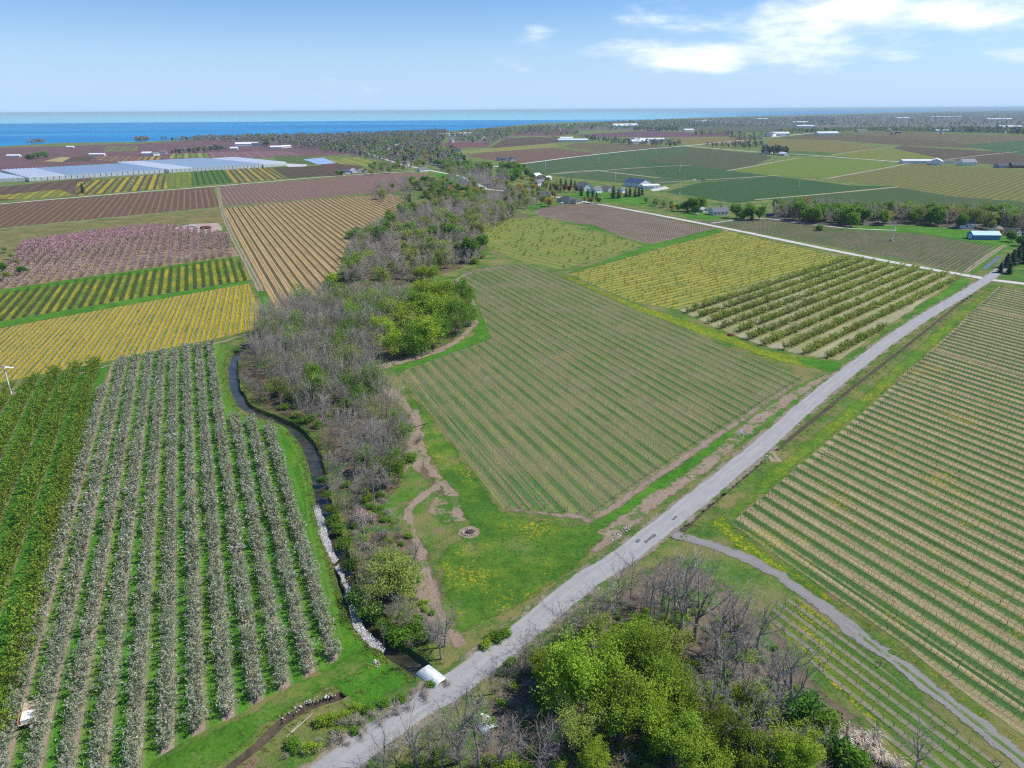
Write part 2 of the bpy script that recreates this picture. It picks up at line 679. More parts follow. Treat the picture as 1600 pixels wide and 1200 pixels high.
def road_mat(name, a, b, edgec, rut=.3, grassy=None, crack=0.0, centre=0.0):
    m, t = new_mat(name)
    p = t.pos()
    uv = t.node('ShaderNodeUVMap', uv_map='UVMap').outputs[0]
    u, v, _ = t.xyz(uv)
    au = t.m('ABSOLUTE', u)
    n1, n2, n3 = t.noise(p, .25, 5, .6), t.noise(p, 2.2, 5, .7), t.noise(t.scale(uv, (2.2, .09, 1)), 1.4, 5, .65)
    f = t.m('ADD', t.m('MULTIPLY', n1, .45), t.m('ADD', t.m('MULTIPLY', n2, .6), t.m('MULTIPLY', n3, .8)))
    col = t.mix(t.step(f, .65, 1.2), a, b)
    rt = t.step(t.m('ABSOLUTE', t.m('SUBTRACT', au, .5)), .26, .05)
    col = t.mix(t.m('MULTIPLY', rt, rut), col, b)
    if crack:
        c = t.node('ShaderNodeTexVoronoi', feature='DISTANCE_TO_EDGE')
        t.put(c.inputs['Vector'], t.scale(p, (1, 1, 1)))
        c.inputs['Scale'].default_value = .33
        col = t.mix(t.m('MULTIPLY', t.step(c.outputs['Distance'], .035, .008), crack), col, (.12, .12, .13))
        col = t.mix(t.m('MULTIPLY', t.step(t.noise(t.scale(uv, (1.5, .1, 1)), 1.0, 3), .60, .66), .35), col, (.20, .20, .22))
    ed = t.step(t.m('ADD', au, t.m('MULTIPLY', t.m('SUBTRACT', n2, .5), .5)), .86, .99)
    col = t.mix(ed, col, edgec)
    if grassy:
        k = t.m('MULTIPLY', t.step(au, .32, .1), t.step(t.m('ADD', n1, n2), .75, 1.05))
        col = t.mix(k, col, grassy)
        k2 = t.step(t.m('ADD', au, t.m('SUBTRACT', n2, .5)), .75, .95)
        col = t.mix(k2, col, grassy)
    t.out(t.bsdf(col, .92, .15, t.bump(n2, .3, .05)))
    return m


def plain(name, col, rough=.8, spec=.25, var=.12, scale=1.5, metal=0.0, objcoord=True):
    """A painted, weathered or bare material with fine mottling."""
    m, t = new_mat(name)
    p = t.obj() if objcoord else t.pos()
    n = t.m('ADD', t.m('MULTIPLY', t.noise(p, scale, 4, .6), .6), t.m('MULTIPLY', t.noise(p, scale * 7, 3), .4))
    c = t.mix(t.step(n, .3, .7), tuple(max(0, q * (1 - var)) for q in col), tuple(min(1, q * (1 + var)) for q in col))
    t.out(t.bsdf(c, rough, spec, None, metal))
    return m


LEAF = 1.75


def leaf_mat(name, stops, trans=.3, vary=.25, sat=1.0):
    """Foliage, blossom or bark: colour by the tint of each face, varied from plant to plant."""
    m, t = new_mat(name)
    if trans:
        stops = [(p, tuple(min(.8, q * LEAF) for q in c)) for p, c in stops]
    c = t.ramp(t.attr('tint'), stops)
    h = t.node('ShaderNodeHueSaturation')
    r = t.rand()
    t.put(h.inputs['Hue'], t.m('ADD', .5, t.m('MULTIPLY', t.m('SUBTRACT', t.m('FRACT', t.m('MULTIPLY', r, 7.3)), .5), vary * .10)))
    h.inputs['Saturation'].default_value = sat
    t.put(h.inputs['Value'], t.m('ADD', 1.0 - vary, t.m('MULTIPLY', r, vary * 2)))
    t.put(h.inputs['Color'], c)
    c = h.outputs[0]
    b = t.bsdf(c, .8, .15)
    if trans:
        tr = t.node('ShaderNodeBsdfTranslucent')
        t.put(tr.inputs['Color'], c)
        mx = t.node('ShaderNodeMixShader')
        mx.inputs[0].default_value = trans
        t.nt.links.new(b, mx.inputs[1])
        t.nt.links.new(tr.outputs[0], mx.inputs[2])
        b = mx.outputs[0]
    t.out(b)
    return m
# ------------------------------------------------------------------ the lie of the land
GR_D, GR_L = (.042, .105, .017), (.105, .215, .032)
m_ground = grass_mat('meadow grass', GR_D, GR_L, dryness=.6, dand=.2, soil=.3)
m_lawn = grass_mat('lawn grass', (.034, .105, .012), (.098, .215, .026), dryness=.25, dand=.48)
m_verge = grass_mat('verge grass', (.03, .12, .01), (.09, .25, .02), dryness=.15, dand=.2)
m_yverge = grass_mat('dandelion verge', (.05, .13, .012), (.12, .24, .022), dryness=.2, dand=1.05)
m_wood_floor = soil_mat('leaf litter', (.20, .155, .10), (.105, .08, .055), (.06, .15, .022), .42)
m_track = road_mat('dirt track', (.36, .27, .20), (.27, .20, .145), (.22, .19, .10), .35, (.07, .15, .03))
m_path = soil_mat('worn dirt path', (.34, .262, .195), (.235, .175, .125), (.10, .16, .04), .42)
m_bare = soil_mat('bare dirt', (.35, .275, .21), (.22, .165, .12), (.07, .15, .03), .35)
m_lane = road_mat('gravel lane', (.27, .26, .25), (.19, .18, .17), (.17, .175, .09), .25, None)
m_lane2 = road_mat('grassy gravel lane', (.27, .26, .245), (.20, .195, .18), (.13, .17, .05), .3, (.085, .15, .035))
m_road = road_mat('chip seal road', (.365, .362, .355), (.275, .275, .275), (.27, .25, .21), .45, None, 0)
m_road2 = road_mat('pale gravel road', (.56, .54, .51), (.45, .43, .41), (.36, .33, .27), .3)
m_patch = plain('asphalt patch', (.13, .135, .15), .9, .2, .3, 3, 0, False)
m_bank = soil_mat('creek bank', (.20, .16, .10), (.10, .085, .05), (.05, .12, .02), .6, 2.0)

# the creek and the ditches are cut into the ground
CREEK = catmull(PP([(372, 548), (364, 566), (363, 585), (370, 612), (384, 636), (420, 652), (454, 668), (478, 690), (492, 722), (500, 760), (508, 800), (524, 852), (540, 895), (553, 935), (572, 972), (594, 998), (622, 1020), (646, 1035), (664, 1048)]), 2.5)
BROOK = catmull(PP([(590, 1046), (560, 1068), (528, 1088), (480, 1104), (440, 1132), (402, 1166), (362, 1196), (330, 1225)]), 2.0)
DITCH = [catmull(PP(q), 4.0) for q in (
    [(1052, 842), (1108, 790), (1160, 747), (1188, 722)],
    [(1212, 704), (1290, 640), (1360, 584), (1430, 530), (1500, 474), (1536, 447)])]
OUTLET = catmull(PP([(778, 1148), (800, 1172), (830, 1230)]), 2.0)


def channel(name, pts, wt, wb, depth, mat):
    """Cuts a channel: returns its outline at ground level; builds its banks and bed."""
    ns = normals2(pts)
    L, Rr, lb, rb = [], [], [], []
    a = b = 0.0
    for p, n in zip(pts, ns):
        a = a * .6 + random.gauss(0, wt * .05)
        b = b * .6 + random.gauss(0, wt * .05)
        L.append(p - n * (wt / 2 + a))
        Rr.append(p + n * (wt / 2 + b))
        lb.append(p - n * (wb / 2 + a * .6))
        rb.append(p + n * (wb / 2 + b * .6))
    mb = MB()
    rows = list(zip(L, lb, rb, Rr))
    for r_ in rows:
        for q, z in zip(r_, (0, -depth, -depth, 0)):
            mb.v.append((q.x, q.y, z))
    for i in range(len(rows) - 1):
        k = i * 4
        for j in range(3):
            mb.face((k + j, k + j + 1, k + j + 5, k + j + 4))
    k = (len(rows) - 1) * 4
    mb.face((3, 2, 1, 0))
    mb.face((k, k + 1, k + 2, k + 3))
    struct(link(name, mb.mesh(name, mat)))
    return L + Rr[::-1]


h_creek = channel('creek_bank', CREEK, 4.0, 2.3, 1.5, m_bank)
h_brook = channel('brook_bed', BROOK, 1.7, .8, .7, soil_mat('damp bed', (.13, .10, .07), (.05, .04, .03)))
h_ditch = [channel('ditch_bed', d, 1.5, .6, .6, soil_mat('ditch mud', (.12, .105, .075), (.05, .045, .035), (.06, .12, .02), .3)) for d in DITCH]
h_out = channel('outlet_bed', OUTLET, 3.2, 2.0, 1.6, m_bank)

# shoreline of the lake, far off
SHORE = PP([(-260, 240), (0, 228.5), (100, 223), (215, 222), (330, 216), (440, 213), (560, 211), (700, 205), (850, 192), (1000, 188), (1100, 183.5), (1200, 181), (1330, 177), (1500, 173), (1640, 170.5)])
land = [Vector((-9000, -400)), Vector((14000, -400)), Vector((SHORE[-1].x + 200, -400))] + SHORE[::-1] + [Vector((-9000, SHORE[0].y))]
sheet('ground', land, m_ground, 0, [h_creek, h_brook, h_out] + h_ditch)

m, t = new_mat('lake water')
p = t.pos()
n1 = t.noise(t.scale(p, (.00035, .0012, 0)), 1.0, 4, .6)
n2 = t.noise(t.scale(p, (.0011, .0075, 0)), 1.0, 5, .6)
col = t.mix(t.step(n1, .35, .68), (.010, .17, .42), (.02, .26, .50))
col = t.mix(t.m('MULTIPLY', t.step(n2, .60, .70), .55), col, (.16, .42, .52))
# far out the water colour is mixed paler, fading off to one side
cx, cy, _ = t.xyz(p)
pale_reach = t.m('MULTIPLY', t.step(t.m('ADD', cy, t.m('MULTIPLY', n1, 1500.0)), 7300, 8300), t.step(t.m('DIVIDE', cx, cy), .42, .12))
col = t.mix(t.m('MULTIPLY', pale_reach, .72), col, (.30, .62, .68))
t.out(t.bsdf(col, .6, .05))
FAR = 55000.0
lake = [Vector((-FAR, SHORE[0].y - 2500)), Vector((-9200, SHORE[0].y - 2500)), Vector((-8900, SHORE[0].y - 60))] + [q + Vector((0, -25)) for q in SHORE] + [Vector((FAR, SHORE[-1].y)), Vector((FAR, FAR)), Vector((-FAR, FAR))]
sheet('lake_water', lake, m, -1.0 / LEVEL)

m, t = new_mat('creek water')
p = t.pos()
n1 = t.noise(p, .35, 3)
b = t.bsdf(t.mix(t.step(n1, .35, .65), (.035, .04, .026), (.07, .062, .035)), .12, .5, t.bump(t.noise(t.scale(p, (1, 1, 1)), 2.5, 3), .12, .05))
t.out(b)
mb = MB()
for pt, n in zip(CREEK, normals2(CREEK)):
    for q in (pt - n * 1.6, pt + n * 1.6):
        mb.v.append((q.x, q.y, -1.05))
for i in range(len(CREEK) - 1):
    mb.face((2 * i + 1, 2 * i + 3, 2 * i + 2, 2 * i))
struct(link('creek_water', mb.mesh('creek_water', m)))

# ------------------------------------------------------------------ fields
DIR = R(113.5)            # rows west of the road
DIRV = R(116.5)           # rows of the two vineyards at the road
DIRR = R(47.5)            # the road
TAN, TAN2 = (.40, .285, .155), (.36, .25, .15)
GA = (.05, .155, .02)

# name, outline in photo pixels, frame origin pixel, row angle, material
def field(name, px, org, ang, mat, lvl=2, amp=.25, step=2.5):
    poly = PP(px)
    fr = (P(*org), ang)
    sheet(name, poly, mat, lvl, (), amp, fr, step=step)
    return poly, fr


SP_O = 4.45
m_blossom_row = row_mat('orchard rows', SP_O, 1.9, (.31, .24, .185), (.070, .205, .02), (.095, .225, .024), 1.0, tracks=.35, dand=.1, edge=.3)
F_blossom = field('orchard_ground', [(529, 1030), (240, 1188), (180, 1260), (-60, 1260), (20, 1130), (104, 800), (176, 566), (342, 536), (350, 600), (362, 652), (400, 662), (436, 672), (470, 775), (500, 900)], (521, 1023), DIR, m_blossom_row)
m_green_row = row_mat('young leaf orchard rows', 6.2, 1.5, (.26, .20, .14), (.05, .165, .018), (.055, .175, .02), 1.0, edge=.4, dand=.05)
F_green = field('orchard_ground', [(-60, 1260), (15, 1130), (99, 800), (171, 567), (76, 588), (28, 606), (-150, 660), (-420, 1260)], (150, 575), DIR + R(1), m_green_row)

m_center = row_mat('vineyard floor', 2.35, .6, (.23, .175, .115), (.08, .165, .036), (.215, .23, .075), .8, dand=.30, patch=(.22, .19, .11), patch_amt=.5, edge=.25, strip_green=.55)
CENTER = [(722, 424), (768, 416), (815, 413), (872, 428), (985, 478), (1110, 532), (1258, 592), (1100, 690), (922, 812), (905, 803), (786, 795), (622, 583), (690, 558), (768, 529), (757, 500), (738, 455)]
F_center = field('vineyard_ground', CENTER, (622, 583), DIR, m_center)
m_right = row_mat('cover cropped vineyard floor', 2.35, .6, (.27, .235, .11), (.062, .14, .030), (.335, .275, .148), 1.0, dand=.3, edge=.35, dark2=.66, strip_green=.6)
RIGHT = [(1143, 818), (1238, 738), (1345, 648), (1450, 552), (1560, 448), (1640, 462), (1900, 520), (1900, 1330), (1760, 1290), (1600, 1153), (1380, 985)]
F_right = field('vineyard_ground', RIGHT, (1143, 818), DIRV, m_right)
m_small = row_mat('old vineyard floor', 2.4, .85, (.25, .215, .175), (.07, .15, .02), (.10, .17, .022), .8, dand=.55, edge=.3, strip_green=.4)
SMALL = [(1244, 931), (1585, 1216), (1560, 1330), (1196, 964), (1212, 944)]
F_small = field('vineyard_ground', SMALL, (1244, 931), DIRV + R(1), m_small)

m_yellow = row_mat('dandelion vineyard floor', 2.12, .6, (.36, .28, .19), (.12, .195, .016), (.23, .24, .016), .85, dand=.98, dandc=(.64, .43, .008), edge=.2, dark2=.62)
YELLOW = [(-120, 542), (0, 513), (200, 476), (388, 443), (413, 500), (398, 516), (250, 547), (100, 578), (0, 597), (-120, 625)]
F_yellow = field('vineyard_ground', YELLOW, (413, 500), R(108), m_yellow)
m_dark = row_mat('dark striped orchard floor', 4.4, 2.1, (.075, .075, .05), (.10, .18, .022), (.16, .20, .025), 1.0, dand=.62, edge=.4)
DARK = [(-120, 484), (0, 458), (200, 428), (368, 403), (396, 437), (200, 468), (0, 502), (-120, 528)]
F_dark = field('orchard_ground', DARK, (396, 437), R(113), m_dark)
m_pink = grass_mat('peach orchard floor', (.20, .165, .095), (.31, .245, .165), dryness=.5)
PINK = [(-60, 460), (10, 420), (38, 378), (240, 352), (350, 366), (374, 400), (180, 426), (0, 452)]
F_pink = field('orchard_ground', PINK, (374, 400), R(113), m_pink)
m_olive = grass_mat('rough pasture', (.10, .12, .035), (.19, .18, .06), dryness=.5)
field('pasture', [(-120, 378), (0, 360), (345, 326), (352, 350), (240, 351), (36, 377), (8, 420), (-120, 470)], (0, 360), DIR, m_olive)
m_brown = row_mat('brown vineyard floor', 6.0, 4.4, (.135, .075, .055), (.19, .16, .05), (.16, .13, .05), .8, edge=.8, patch=(.15, .07, .06))
BROWN = [(-100, 330), (0, 319), (332, 292.5), (343, 323), (0, 356), (-100, 366)]
F_brown = field('vineyard_ground', BROWN, (343, 323), R(113), m_brown)
m_tan = row_mat('tan cover crop floor', 5.0, 1.9, (.14, .125, .055), (.42, .30, .14), (.38, .27, .125), 1.0, dand=.25, dandc=(.5, .36, .03), edge=.4, dark2=.8)
TANF = [(347, 326), (480, 313), (612, 303), (640, 318), (596, 340), (558, 360), (540, 385), (528, 425), (505, 458), (480, 478), (428, 482)]
F_tan = field('vineyard_ground', TANF, (428, 482), R(114), m_tan)
m_purple = row_mat('purple vineyard floor', 5.0, 3.6, (.17, .105, .095), (.22, .19, .08), (.19, .155, .09), .8, edge=.7, patch=(.20, .09, .10))
PURP = [(337, 292), (500, 279), (600, 270), (664, 272), (690, 282), (600, 300), (480, 311), (352, 322)]
F_purple = field('vineyard_ground', PURP, (352, 322), R(114), m_purple)

m_mixed = row_mat('yellow green orchard floor', 4.2, 1.5, (.15, .17, .04), (.26, .255, .055), (.20, .23, .045), .8, dand=.72, edge=.6, dark2=.75, patch=(.15, .20, .04), patch_amt=.55)
MIXED = [(890, 428), (1000, 398), (1135, 361), (1225, 381), (1320, 404), (1190, 440), (1060, 484), (985, 470)]
F_mixed = field('orchard_ground', MIXED, (890, 428), R(38), m_mixed)
m_shrub = row_mat('bush orchard floor', 8.3, 3.0, (.20, .20, .075), (.30, .29, .17), (.34, .315, .22), .6, edge=.7, dand=.2, dark2=.7, patch=(.18, .20, .05), patch_amt=.5)
SHRUB = [(1060, 484), (1190, 440), (1320, 404), (1420, 420), (1500, 434), (1415, 490), (1312, 563), (1270, 557), (1190, 540), (1110, 508)]
F_shrub = field('orchard_ground', SHRUB, (1300, 556), R(43.5), m_shrub)
m_savanna = row_mat('sapling field floor', 3.4, 1.3, (.15, .18, .045), (.145, .21, .04), (.28, .25, .065), .8, dand=.5, edge=.7, dark2=.7, patch=(.11, .19, .035), patch_amt=.6)
SAPL = [(748, 352), (790, 342), (836, 340), (1006, 383), (872, 422), (800, 404), (762, 384)]
F_sapl = field('orchard_ground', SAPL, (872, 422), R(129), m_savanna)
m_rb = row_mat('reddish vineyard floor', 2.6, 1.0, (.23, .165, .125), (.25, .19, .13), (.20, .17, .095), .8, edge=.5, patch=(.26, .24, .23), patch_amt=.4)
RB = [(832, 326), (880, 319), (928, 318), (1090, 352), (1130, 359), (1014, 381), (880, 345), (840, 336)]
F_rb = field('vineyard_ground', RB, (1014, 381), DIR, m_rb)
m_back = row_mat('green vineyard floor', 2.6, 1.0, (.15, .12, .085), (.085, .145, .045), (.12, .155, .055), .8, edge=.4, patch=(.19, .15, .10), patch_amt=.5)
BACK = [(1088, 346), (1200, 343), (1340, 358), (1440, 364), (1555, 381), (1510, 427), (1400, 404), (1250, 376)]
F_back = field('vineyard_ground', BACK, (1510, 427), R(47), m_back)

# far fields: outline, colours, lie of the rows
def far(px, strip, a, b, sp=9.0, ang=DIR, dand=0.0, lvl=2, patch=None):
    strip, a, b = (tuple(q * f for q, f in zip(c, (.74, .80, .72))) for c in (strip, a, b))
    m = row_mat('far field', sp, sp * .4, strip, a, b, .8, dand=dand, edge=sp * .2, dark2=.85, patch=patch, patch_amt=.5)
    field('far_field', px, px[0], ang, m, lvl, .8, 12)


BR, BR2, OL, DG = (.15, .085, .07), (.12, .08, .055), (.20, .185, .05), (.07, .12, .045)
far([(-100, 322), (0, 314), (170, 302), (140, 278), (0, 292), (-100, 300)], BR, BR2, (.16, .11, .07), 8)
far([(118, 306), (262, 294), (256, 271), (120, 285)], BR2, (.36, .30, .03), (.15, .16, .05), 9, dand=.5, lvl=3)
far([(30, 312), (120, 305), (92, 296), (-40, 309)], OL, (.36, .30, .04), (.2, .2, .04), 8, dand=.3, lvl=3)
far([(262, 293.5), (300, 290), (298, 267), (262, 270)], OL, (.16, .22, .03), (.2, .24, .03), 8, lvl=3)
far([(300, 290), (364, 286), (350, 265.5), (298, 267)], (.05, .09, .02), (.09, .17, .025), (.09, .17, .025), 8, lvl=3)
far([(364, 286), (448, 279), (420, 261), (352, 265.5)], BR2, (.36, .29, .06), (.18, .18, .05), 9, dand=.3, lvl=3)
far([(450, 279), (505, 275), (502, 259), (424, 262)], (.11, .08, .055), (.12, .09, .05), (.10, .07, .05), 6, lvl=3)
far([(505, 275), (560, 272), (566, 258), (540, 250), (500, 258)], (.13, .07, .06), (.15, .09, .07), (.13, .08, .06), 7, lvl=3)
# purple brown orchards by the lake
far([(-300, 300), (0, 288), (0, 266), (190, 254), (330, 246), (470, 246), (560, 240), (500, 230), (420, 222), (330, 219), (215, 224.5), (0, 231), (-300, 244)], (.16, .085, .085), (.19, .095, .10), (.16, .09, .075), 12, R(44), patch=(.20, .10, .13))
far([(68, 252), (96, 245), (110, 246), (98, 253)], (.45, .35, .16), (.45, .35, .16), (.4, .32, .15), 12, lvl=4)
far([(98, 253), (112, 246), (148, 243), (140, 252)], BR2, BR2, (.11, .07, .05), 12, lvl=4)
far([(150, 250), (148, 243), (232, 245), (250, 252), (195, 254)], (.22, .10, .10), (.24, .19, .07), (.24, .10, .11), 12, R(113), lvl=4)
far([(228, 253), (222, 245), (252, 244), (250, 252)], BR2, (.42, .30, .05), (.3, .2, .06), 12, R(113), dand=.3, lvl=5)
far([(160, 238), (165, 229), (215, 228), (216, 236)], (.17, .15, .07), (.2, .19, .07), (.18, .15, .08), 14, lvl=4)
far([(262, 248), (270, 240), (322, 239), (328, 246)], (.13, .17, .05), (.33, .30, .08), (.15, .19, .05), 14, R(113), lvl=4)
far([(330, 246), (326, 238), (440, 236), (480, 242), (430, 247)], (.24, .12, .14), (.30, .14, .18), (.22, .12, .12), 12, lvl=4)
far([(430, 248), (425, 243), (478, 243), (500, 256), (450, 257)], (.10, .13, .04), (.12, .17, .05), (.12, .15, .05), 12, lvl=5)
far([(512, 250), (560, 245), (600, 252), (575, 260), (530, 256)], (.2, .22, .05), (.32, .30, .07), (.17, .2, .05), 14, lvl=4)
far([(690, 225), (705, 221), (766, 224), (764, 230), (700, 231)], (.20, .08, .09), (.22, .09, .10), (.18, .08, .08), 18, lvl=3)
far([(766, 231), (790, 216), (868, 213), (884, 221), (850, 225), (800, 232)], BR2, BR2, (.13, .09, .06), 18, lvl=3)
far([(716, 236), (800, 229), (862, 224), (876, 229), (790, 236), (722, 240)], (.25, .24, .07), (.3, .27, .09), (.25, .22, .08), 18, lvl=4)
far([(724, 243), (780, 236), (860, 231), (945, 240), (850, 252), (806, 255), (770, 250)], (.19, .10, .08), (.21, .105, .085), (.17, .11, .075), 16, R(120), lvl=3, patch=(.16, .12, .07))
far([(880, 229), (900, 223), (1000, 226), (1060, 229), (950, 240)], (.17, .10, .08), (.16, .17, .06), (.17, .10, .08), 24, R(20), lvl=3)
far([(800, 212), (815, 205), (870, 202), (905, 205), (880, 212)], (.17, .09, .09), (.19, .09, .09), (.16, .08, .08), 20, lvl=3)
# the wide dark green vineyards beyond the side road
far([(770, 262), (850, 250), (990, 233), (1066, 229), (1186, 240), (1206, 246), (1150, 265), (1060, 286), (1024, 289), (940, 283), (870, 275)], DG, (.06, .13, .045), (.085, .12, .05), 8, lvl=3, patch=(.12, .11, .06))
far([(1075, 240), (1075, 230), (1186, 240), (1206, 246), (1180, 258), (1145, 266), (1060, 256), (1000, 252)], (.10, .105, .055), (.095, .12, .05), (.12, .10, .06), 9, lvl=4)
far([(1000, 252), (1060, 256), (1140, 267), (1216, 276), (1096, 284), (1030, 276)], (.055, .10, .04), (.055, .125, .04), (.075, .12, .045), 8, lvl=4)
far([(1040, 300), (1090, 286), (1216, 276), (1330, 290), (1400, 291), (1230, 308), (1150, 318)], (.045, .10, .035), (.045, .12, .035), (.075, .12, .045), 8, lvl=4)
far([(1190, 311), (1400, 293), (1500, 308), (1600, 316), (1720, 330), (1600, 345), (1400, 335)], (.07, .105, .045), (.075, .12, .04), (.10, .115, .045), 8, R(120), lvl=3)
far([(1140, 267), (1190, 257), (1252, 247), (1340, 249), (1410, 256), (1366, 264), (1290, 278), (1216, 275)], (.17, .20, .04), (.15, .235, .035), (.20, .22, .045), 8, R(47), dand=.2, lvl=4)
far([(1292, 279), (1380, 265), (1428, 256), (1600, 266), (1760, 276), (1760, 330), (1600, 314), (1480, 306), (1400, 292)], (.15, .14, .05), (.21, .205, .05), (.22, .18, .06), 8, R(47), dand=.15, lvl=3, patch=(.12, .14, .045))
far([(1300, 241), (1340, 236), (1392, 232), (1500, 247), (1400, 254)], (.17, .20, .04), (.2, .22, .04), (.25, .23, .05), 12, R(47), lvl=3)
far([(1392, 231), (1410, 228), (1540, 236), (1600, 238), (1760, 244), (1760, 272), (1600, 262), (1540, 256), (1480, 250)], (.12, .08, .06), (.13, .09, .06), (.12, .085, .055), 14, R(47), lvl=3)
far([(1190, 232), (1200, 218), (1290, 219), (1380, 231), (1320, 238), (1240, 239)], (.21, .17, .055), (.24, .18, .06), (.17, .17, .05), 16, R(47), lvl=3)
far([(1190, 239), (1250, 236), (1312, 239), (1290, 243), (1215, 244)], (.10, .15, .03), (.09, .17, .03), (.12, .16, .03), 14, lvl=4)
far([(1210, 217), (1270, 208), (1420, 213), (1560, 230), (1600, 234), (1420, 228), (1300, 219)], (.12, .085, .06), (.17, .14, .06), (.12, .08, .06), 18, R(30), lvl=3)
far([(1290, 207), (1420, 206), (1600, 212), (1700, 218), (1700, 236), (1600, 232), (1500, 222)], (.15, .12, .06), (.19, .15, .06), (.13, .1, .06), 24, R(25), lvl=3)
far([(1500, 226), (1600, 220), (1700, 226), (1700, 246), (1600, 244)], (.06, .11, .045), (.08, .15, .05), (.07, .12, .05), 16, R(47), lvl=4)
far([(1040, 224), (1060, 214), (1160, 214), (1180, 222), (1120, 226)], (.24, .17, .06), (.26, .2, .07), (.18, .15, .06), 20, R(47), lvl=3)
far([(890, 211), (1000, 205), (1140, 208), (1150, 213), (1060, 214), (950, 214)], (.16, .075, .11), (.18, .08, .12), (.15, .08, .09), 30, R(10), lvl=3)
far([(1000, 200), (1100, 192), (1250, 196), (1290, 204), (1150, 207)], (.10, .105, .07), (.12, .12, .08), (.10, .09, .07), 40, R(20), lvl=3)
far([(1180, 200), (1290, 203), (1560, 208), (1640, 212), (1640, 204), (1400, 198)], (.09, .12, .06), (.11, .13, .06), (.1, .11, .06), 40, R(20), lvl=3)

# ------------------------------------------------------------------ lawns, woodland floor, tracks
def creek_side(off, i0=0, i1=None):
    ns = normals2(CREEK)
    return [p + n * off for p, n in list(zip(CREEK, ns))[i0:i1]]


# walking down the creek, its right bank is the orchard side: the wood lies on the other
wood_edge = creek_side(-2.7)
sheet('woodland_floor', wood_edge + PP([(672, 1012), (702, 980), (690, 900), (676, 830), (700, 770), (668, 700), (640, 640), (612, 608), (590, 575), (640, 552), (700, 540), (740, 500), (730, 450), (640, 445), (720, 420), (770, 380), (830, 338), (760, 316), (640, 330), (560, 372), (534, 440), (470, 488), (400, 522), (366, 540)]), m_wood_floor, 1, (), .8, step=3, soft=2.5)
sheet('woodland_floor', PP([(620, 300), (690, 284), (640, 268), (560, 284), (570, 312), (600, 326)]), m_wood_floor, 1, (), 1.0, step=4, soft=2.5)
sheet('woodland_floor', PP([(1050, 862), (1130, 905), (1195, 960), (1290, 1075), (1360, 1130), (1420, 1230), (700, 1260), (770, 1085), (840, 1020), (930, 945), (1000, 890)]), soil_mat('brush floor', (.21, .165, .115), (.11, .085, .06), (.055, .14, .02), .45), 1, (), .5, soft=2.5)
sheet('lawn', PP([(622, 586), (640, 640), (655, 690), (690, 750), (720, 800), (735, 830), (700, 850), (680, 870), (690, 920), (704, 960), (712, 1000), (740, 985), (820, 945), (880, 905), (925, 860), (980, 822), (1000, 806), (926, 818), (880, 822), (786, 799), (760, 765), (690, 672)]), m_lawn, 3, (), .35, soft=1.6)
sheet('lawn', PP([(590, 790), (640, 725), (668, 745), (700, 790), (720, 830), (670, 860), (640, 840), (600, 820)]), grass_mat('rough lawn', (.04, .12, .015), (.10, .22, .03), dryness=.5, soil=.35, dand=.15), 2, (), .5, soft=1.6)
sheet('grass_verge', PP([(1316, 584), (1340, 576), (1440, 500), (1518, 438), (1505, 432), (1416, 494), (1314, 566), (1270, 560), (1240, 556), (1255, 572)]), m_verge, 3, (), .2, soft=1.0)
sheet('dandelion_verge', PP([(885, 429), (985, 472), (1110, 512), (1190, 544), (1270, 562), (1316, 568), (1310, 580), (1270, 577), (1200, 560), (1110, 528), (985, 482), (872, 431)]), m_yverge, 3, (), .3, soft=1.6)
sheet('dandelion_verge', PP([(1562, 446), (1452, 550), (1346, 646), (1240, 736), (1146, 816), (1136, 800), (1150, 778), (1228, 712), (1340, 622), (1450, 526), (1548, 446)]), grass_mat('road verge', (.05, .135, .012), (.125, .235, .025), dryness=.25, dand=.62), 2, (), .4, soft=1.6)
sheet('dandelion_verge', PP([(1100, 812), (1140, 800), (1142, 822), (1380, 990), (1600, 1158), (1600, 1172), (1385, 1005), (1240, 905), (1150, 860)]), m_yverge, 2, (), .25, soft=1.6)
sheet('grass_verge', PP([(918, 820), (1000, 768), (1130, 676), (1256, 596), (1290, 584), (1290, 600), (1180, 680), (1090, 740), (1000, 800), (930, 850)]), m_verge, 2, (), .3, soft=1.0)
sheet('grass_verge', PP([(840, 342), (930, 352), (1008, 386), (880, 428), (905, 424), (1020, 390), (1134, 362), (1120, 356), (1014, 383), (880, 346)]), m_verge, 3, (), .3, step=3, soft=1.0)
sheet('grass_verge', creek_side(2.7)[::-1] + creek_side(12.5, 3), m_verge, 1, (), .3, soft=1.0)
sheet('grass_verge', PP([(531, 1032), (245, 1188), (210, 1240), (300, 1240), (420, 1128), (520, 1072), (586, 1036), (566, 1010)]), grass_mat('headland grass', (.035, .12, .012), (.09, .225, .02), dryness=.35, dand=.3), 1, (), .4, soft=1.0)
sheet('grass_verge', PP([(372, 402), (398, 437), (414, 500), (430, 484), (404, 430), (354, 338), (345, 338)]), m_verge, 2, (), .3, soft=1.0)
sheet('grass_verge', PP([(-120, 471), (0, 453), (180, 427), (374, 401), (370, 404), (200, 430), (0, 460), (-120, 484)]), m_verge, 3, (), .3, soft=1.0)
sheet('grass_verge', PP([(-120, 528), (0, 502), (200, 468), (396, 437), (390, 443), (200, 477), (0, 513), (-120, 541)]), m_verge, 3, (), .3, soft=1.0)
sheet('grass_verge', PP([(708, 436), (722, 424), (738, 455), (757, 500), (768, 529), (690, 558), (622, 583), (606, 576), (690, 546), (742, 522), (746, 490), (725, 455)]), m_verge, 2, (), .3, soft=1.0)
sheet('grass_verge', PP([(1280, 362), (1340, 354), (1440, 352), (1540, 362), (1600, 372), (1580, 392), (1540, 384), (1440, 366), (1340, 360)]), m_verge, 2, (), .3, soft=1.0)
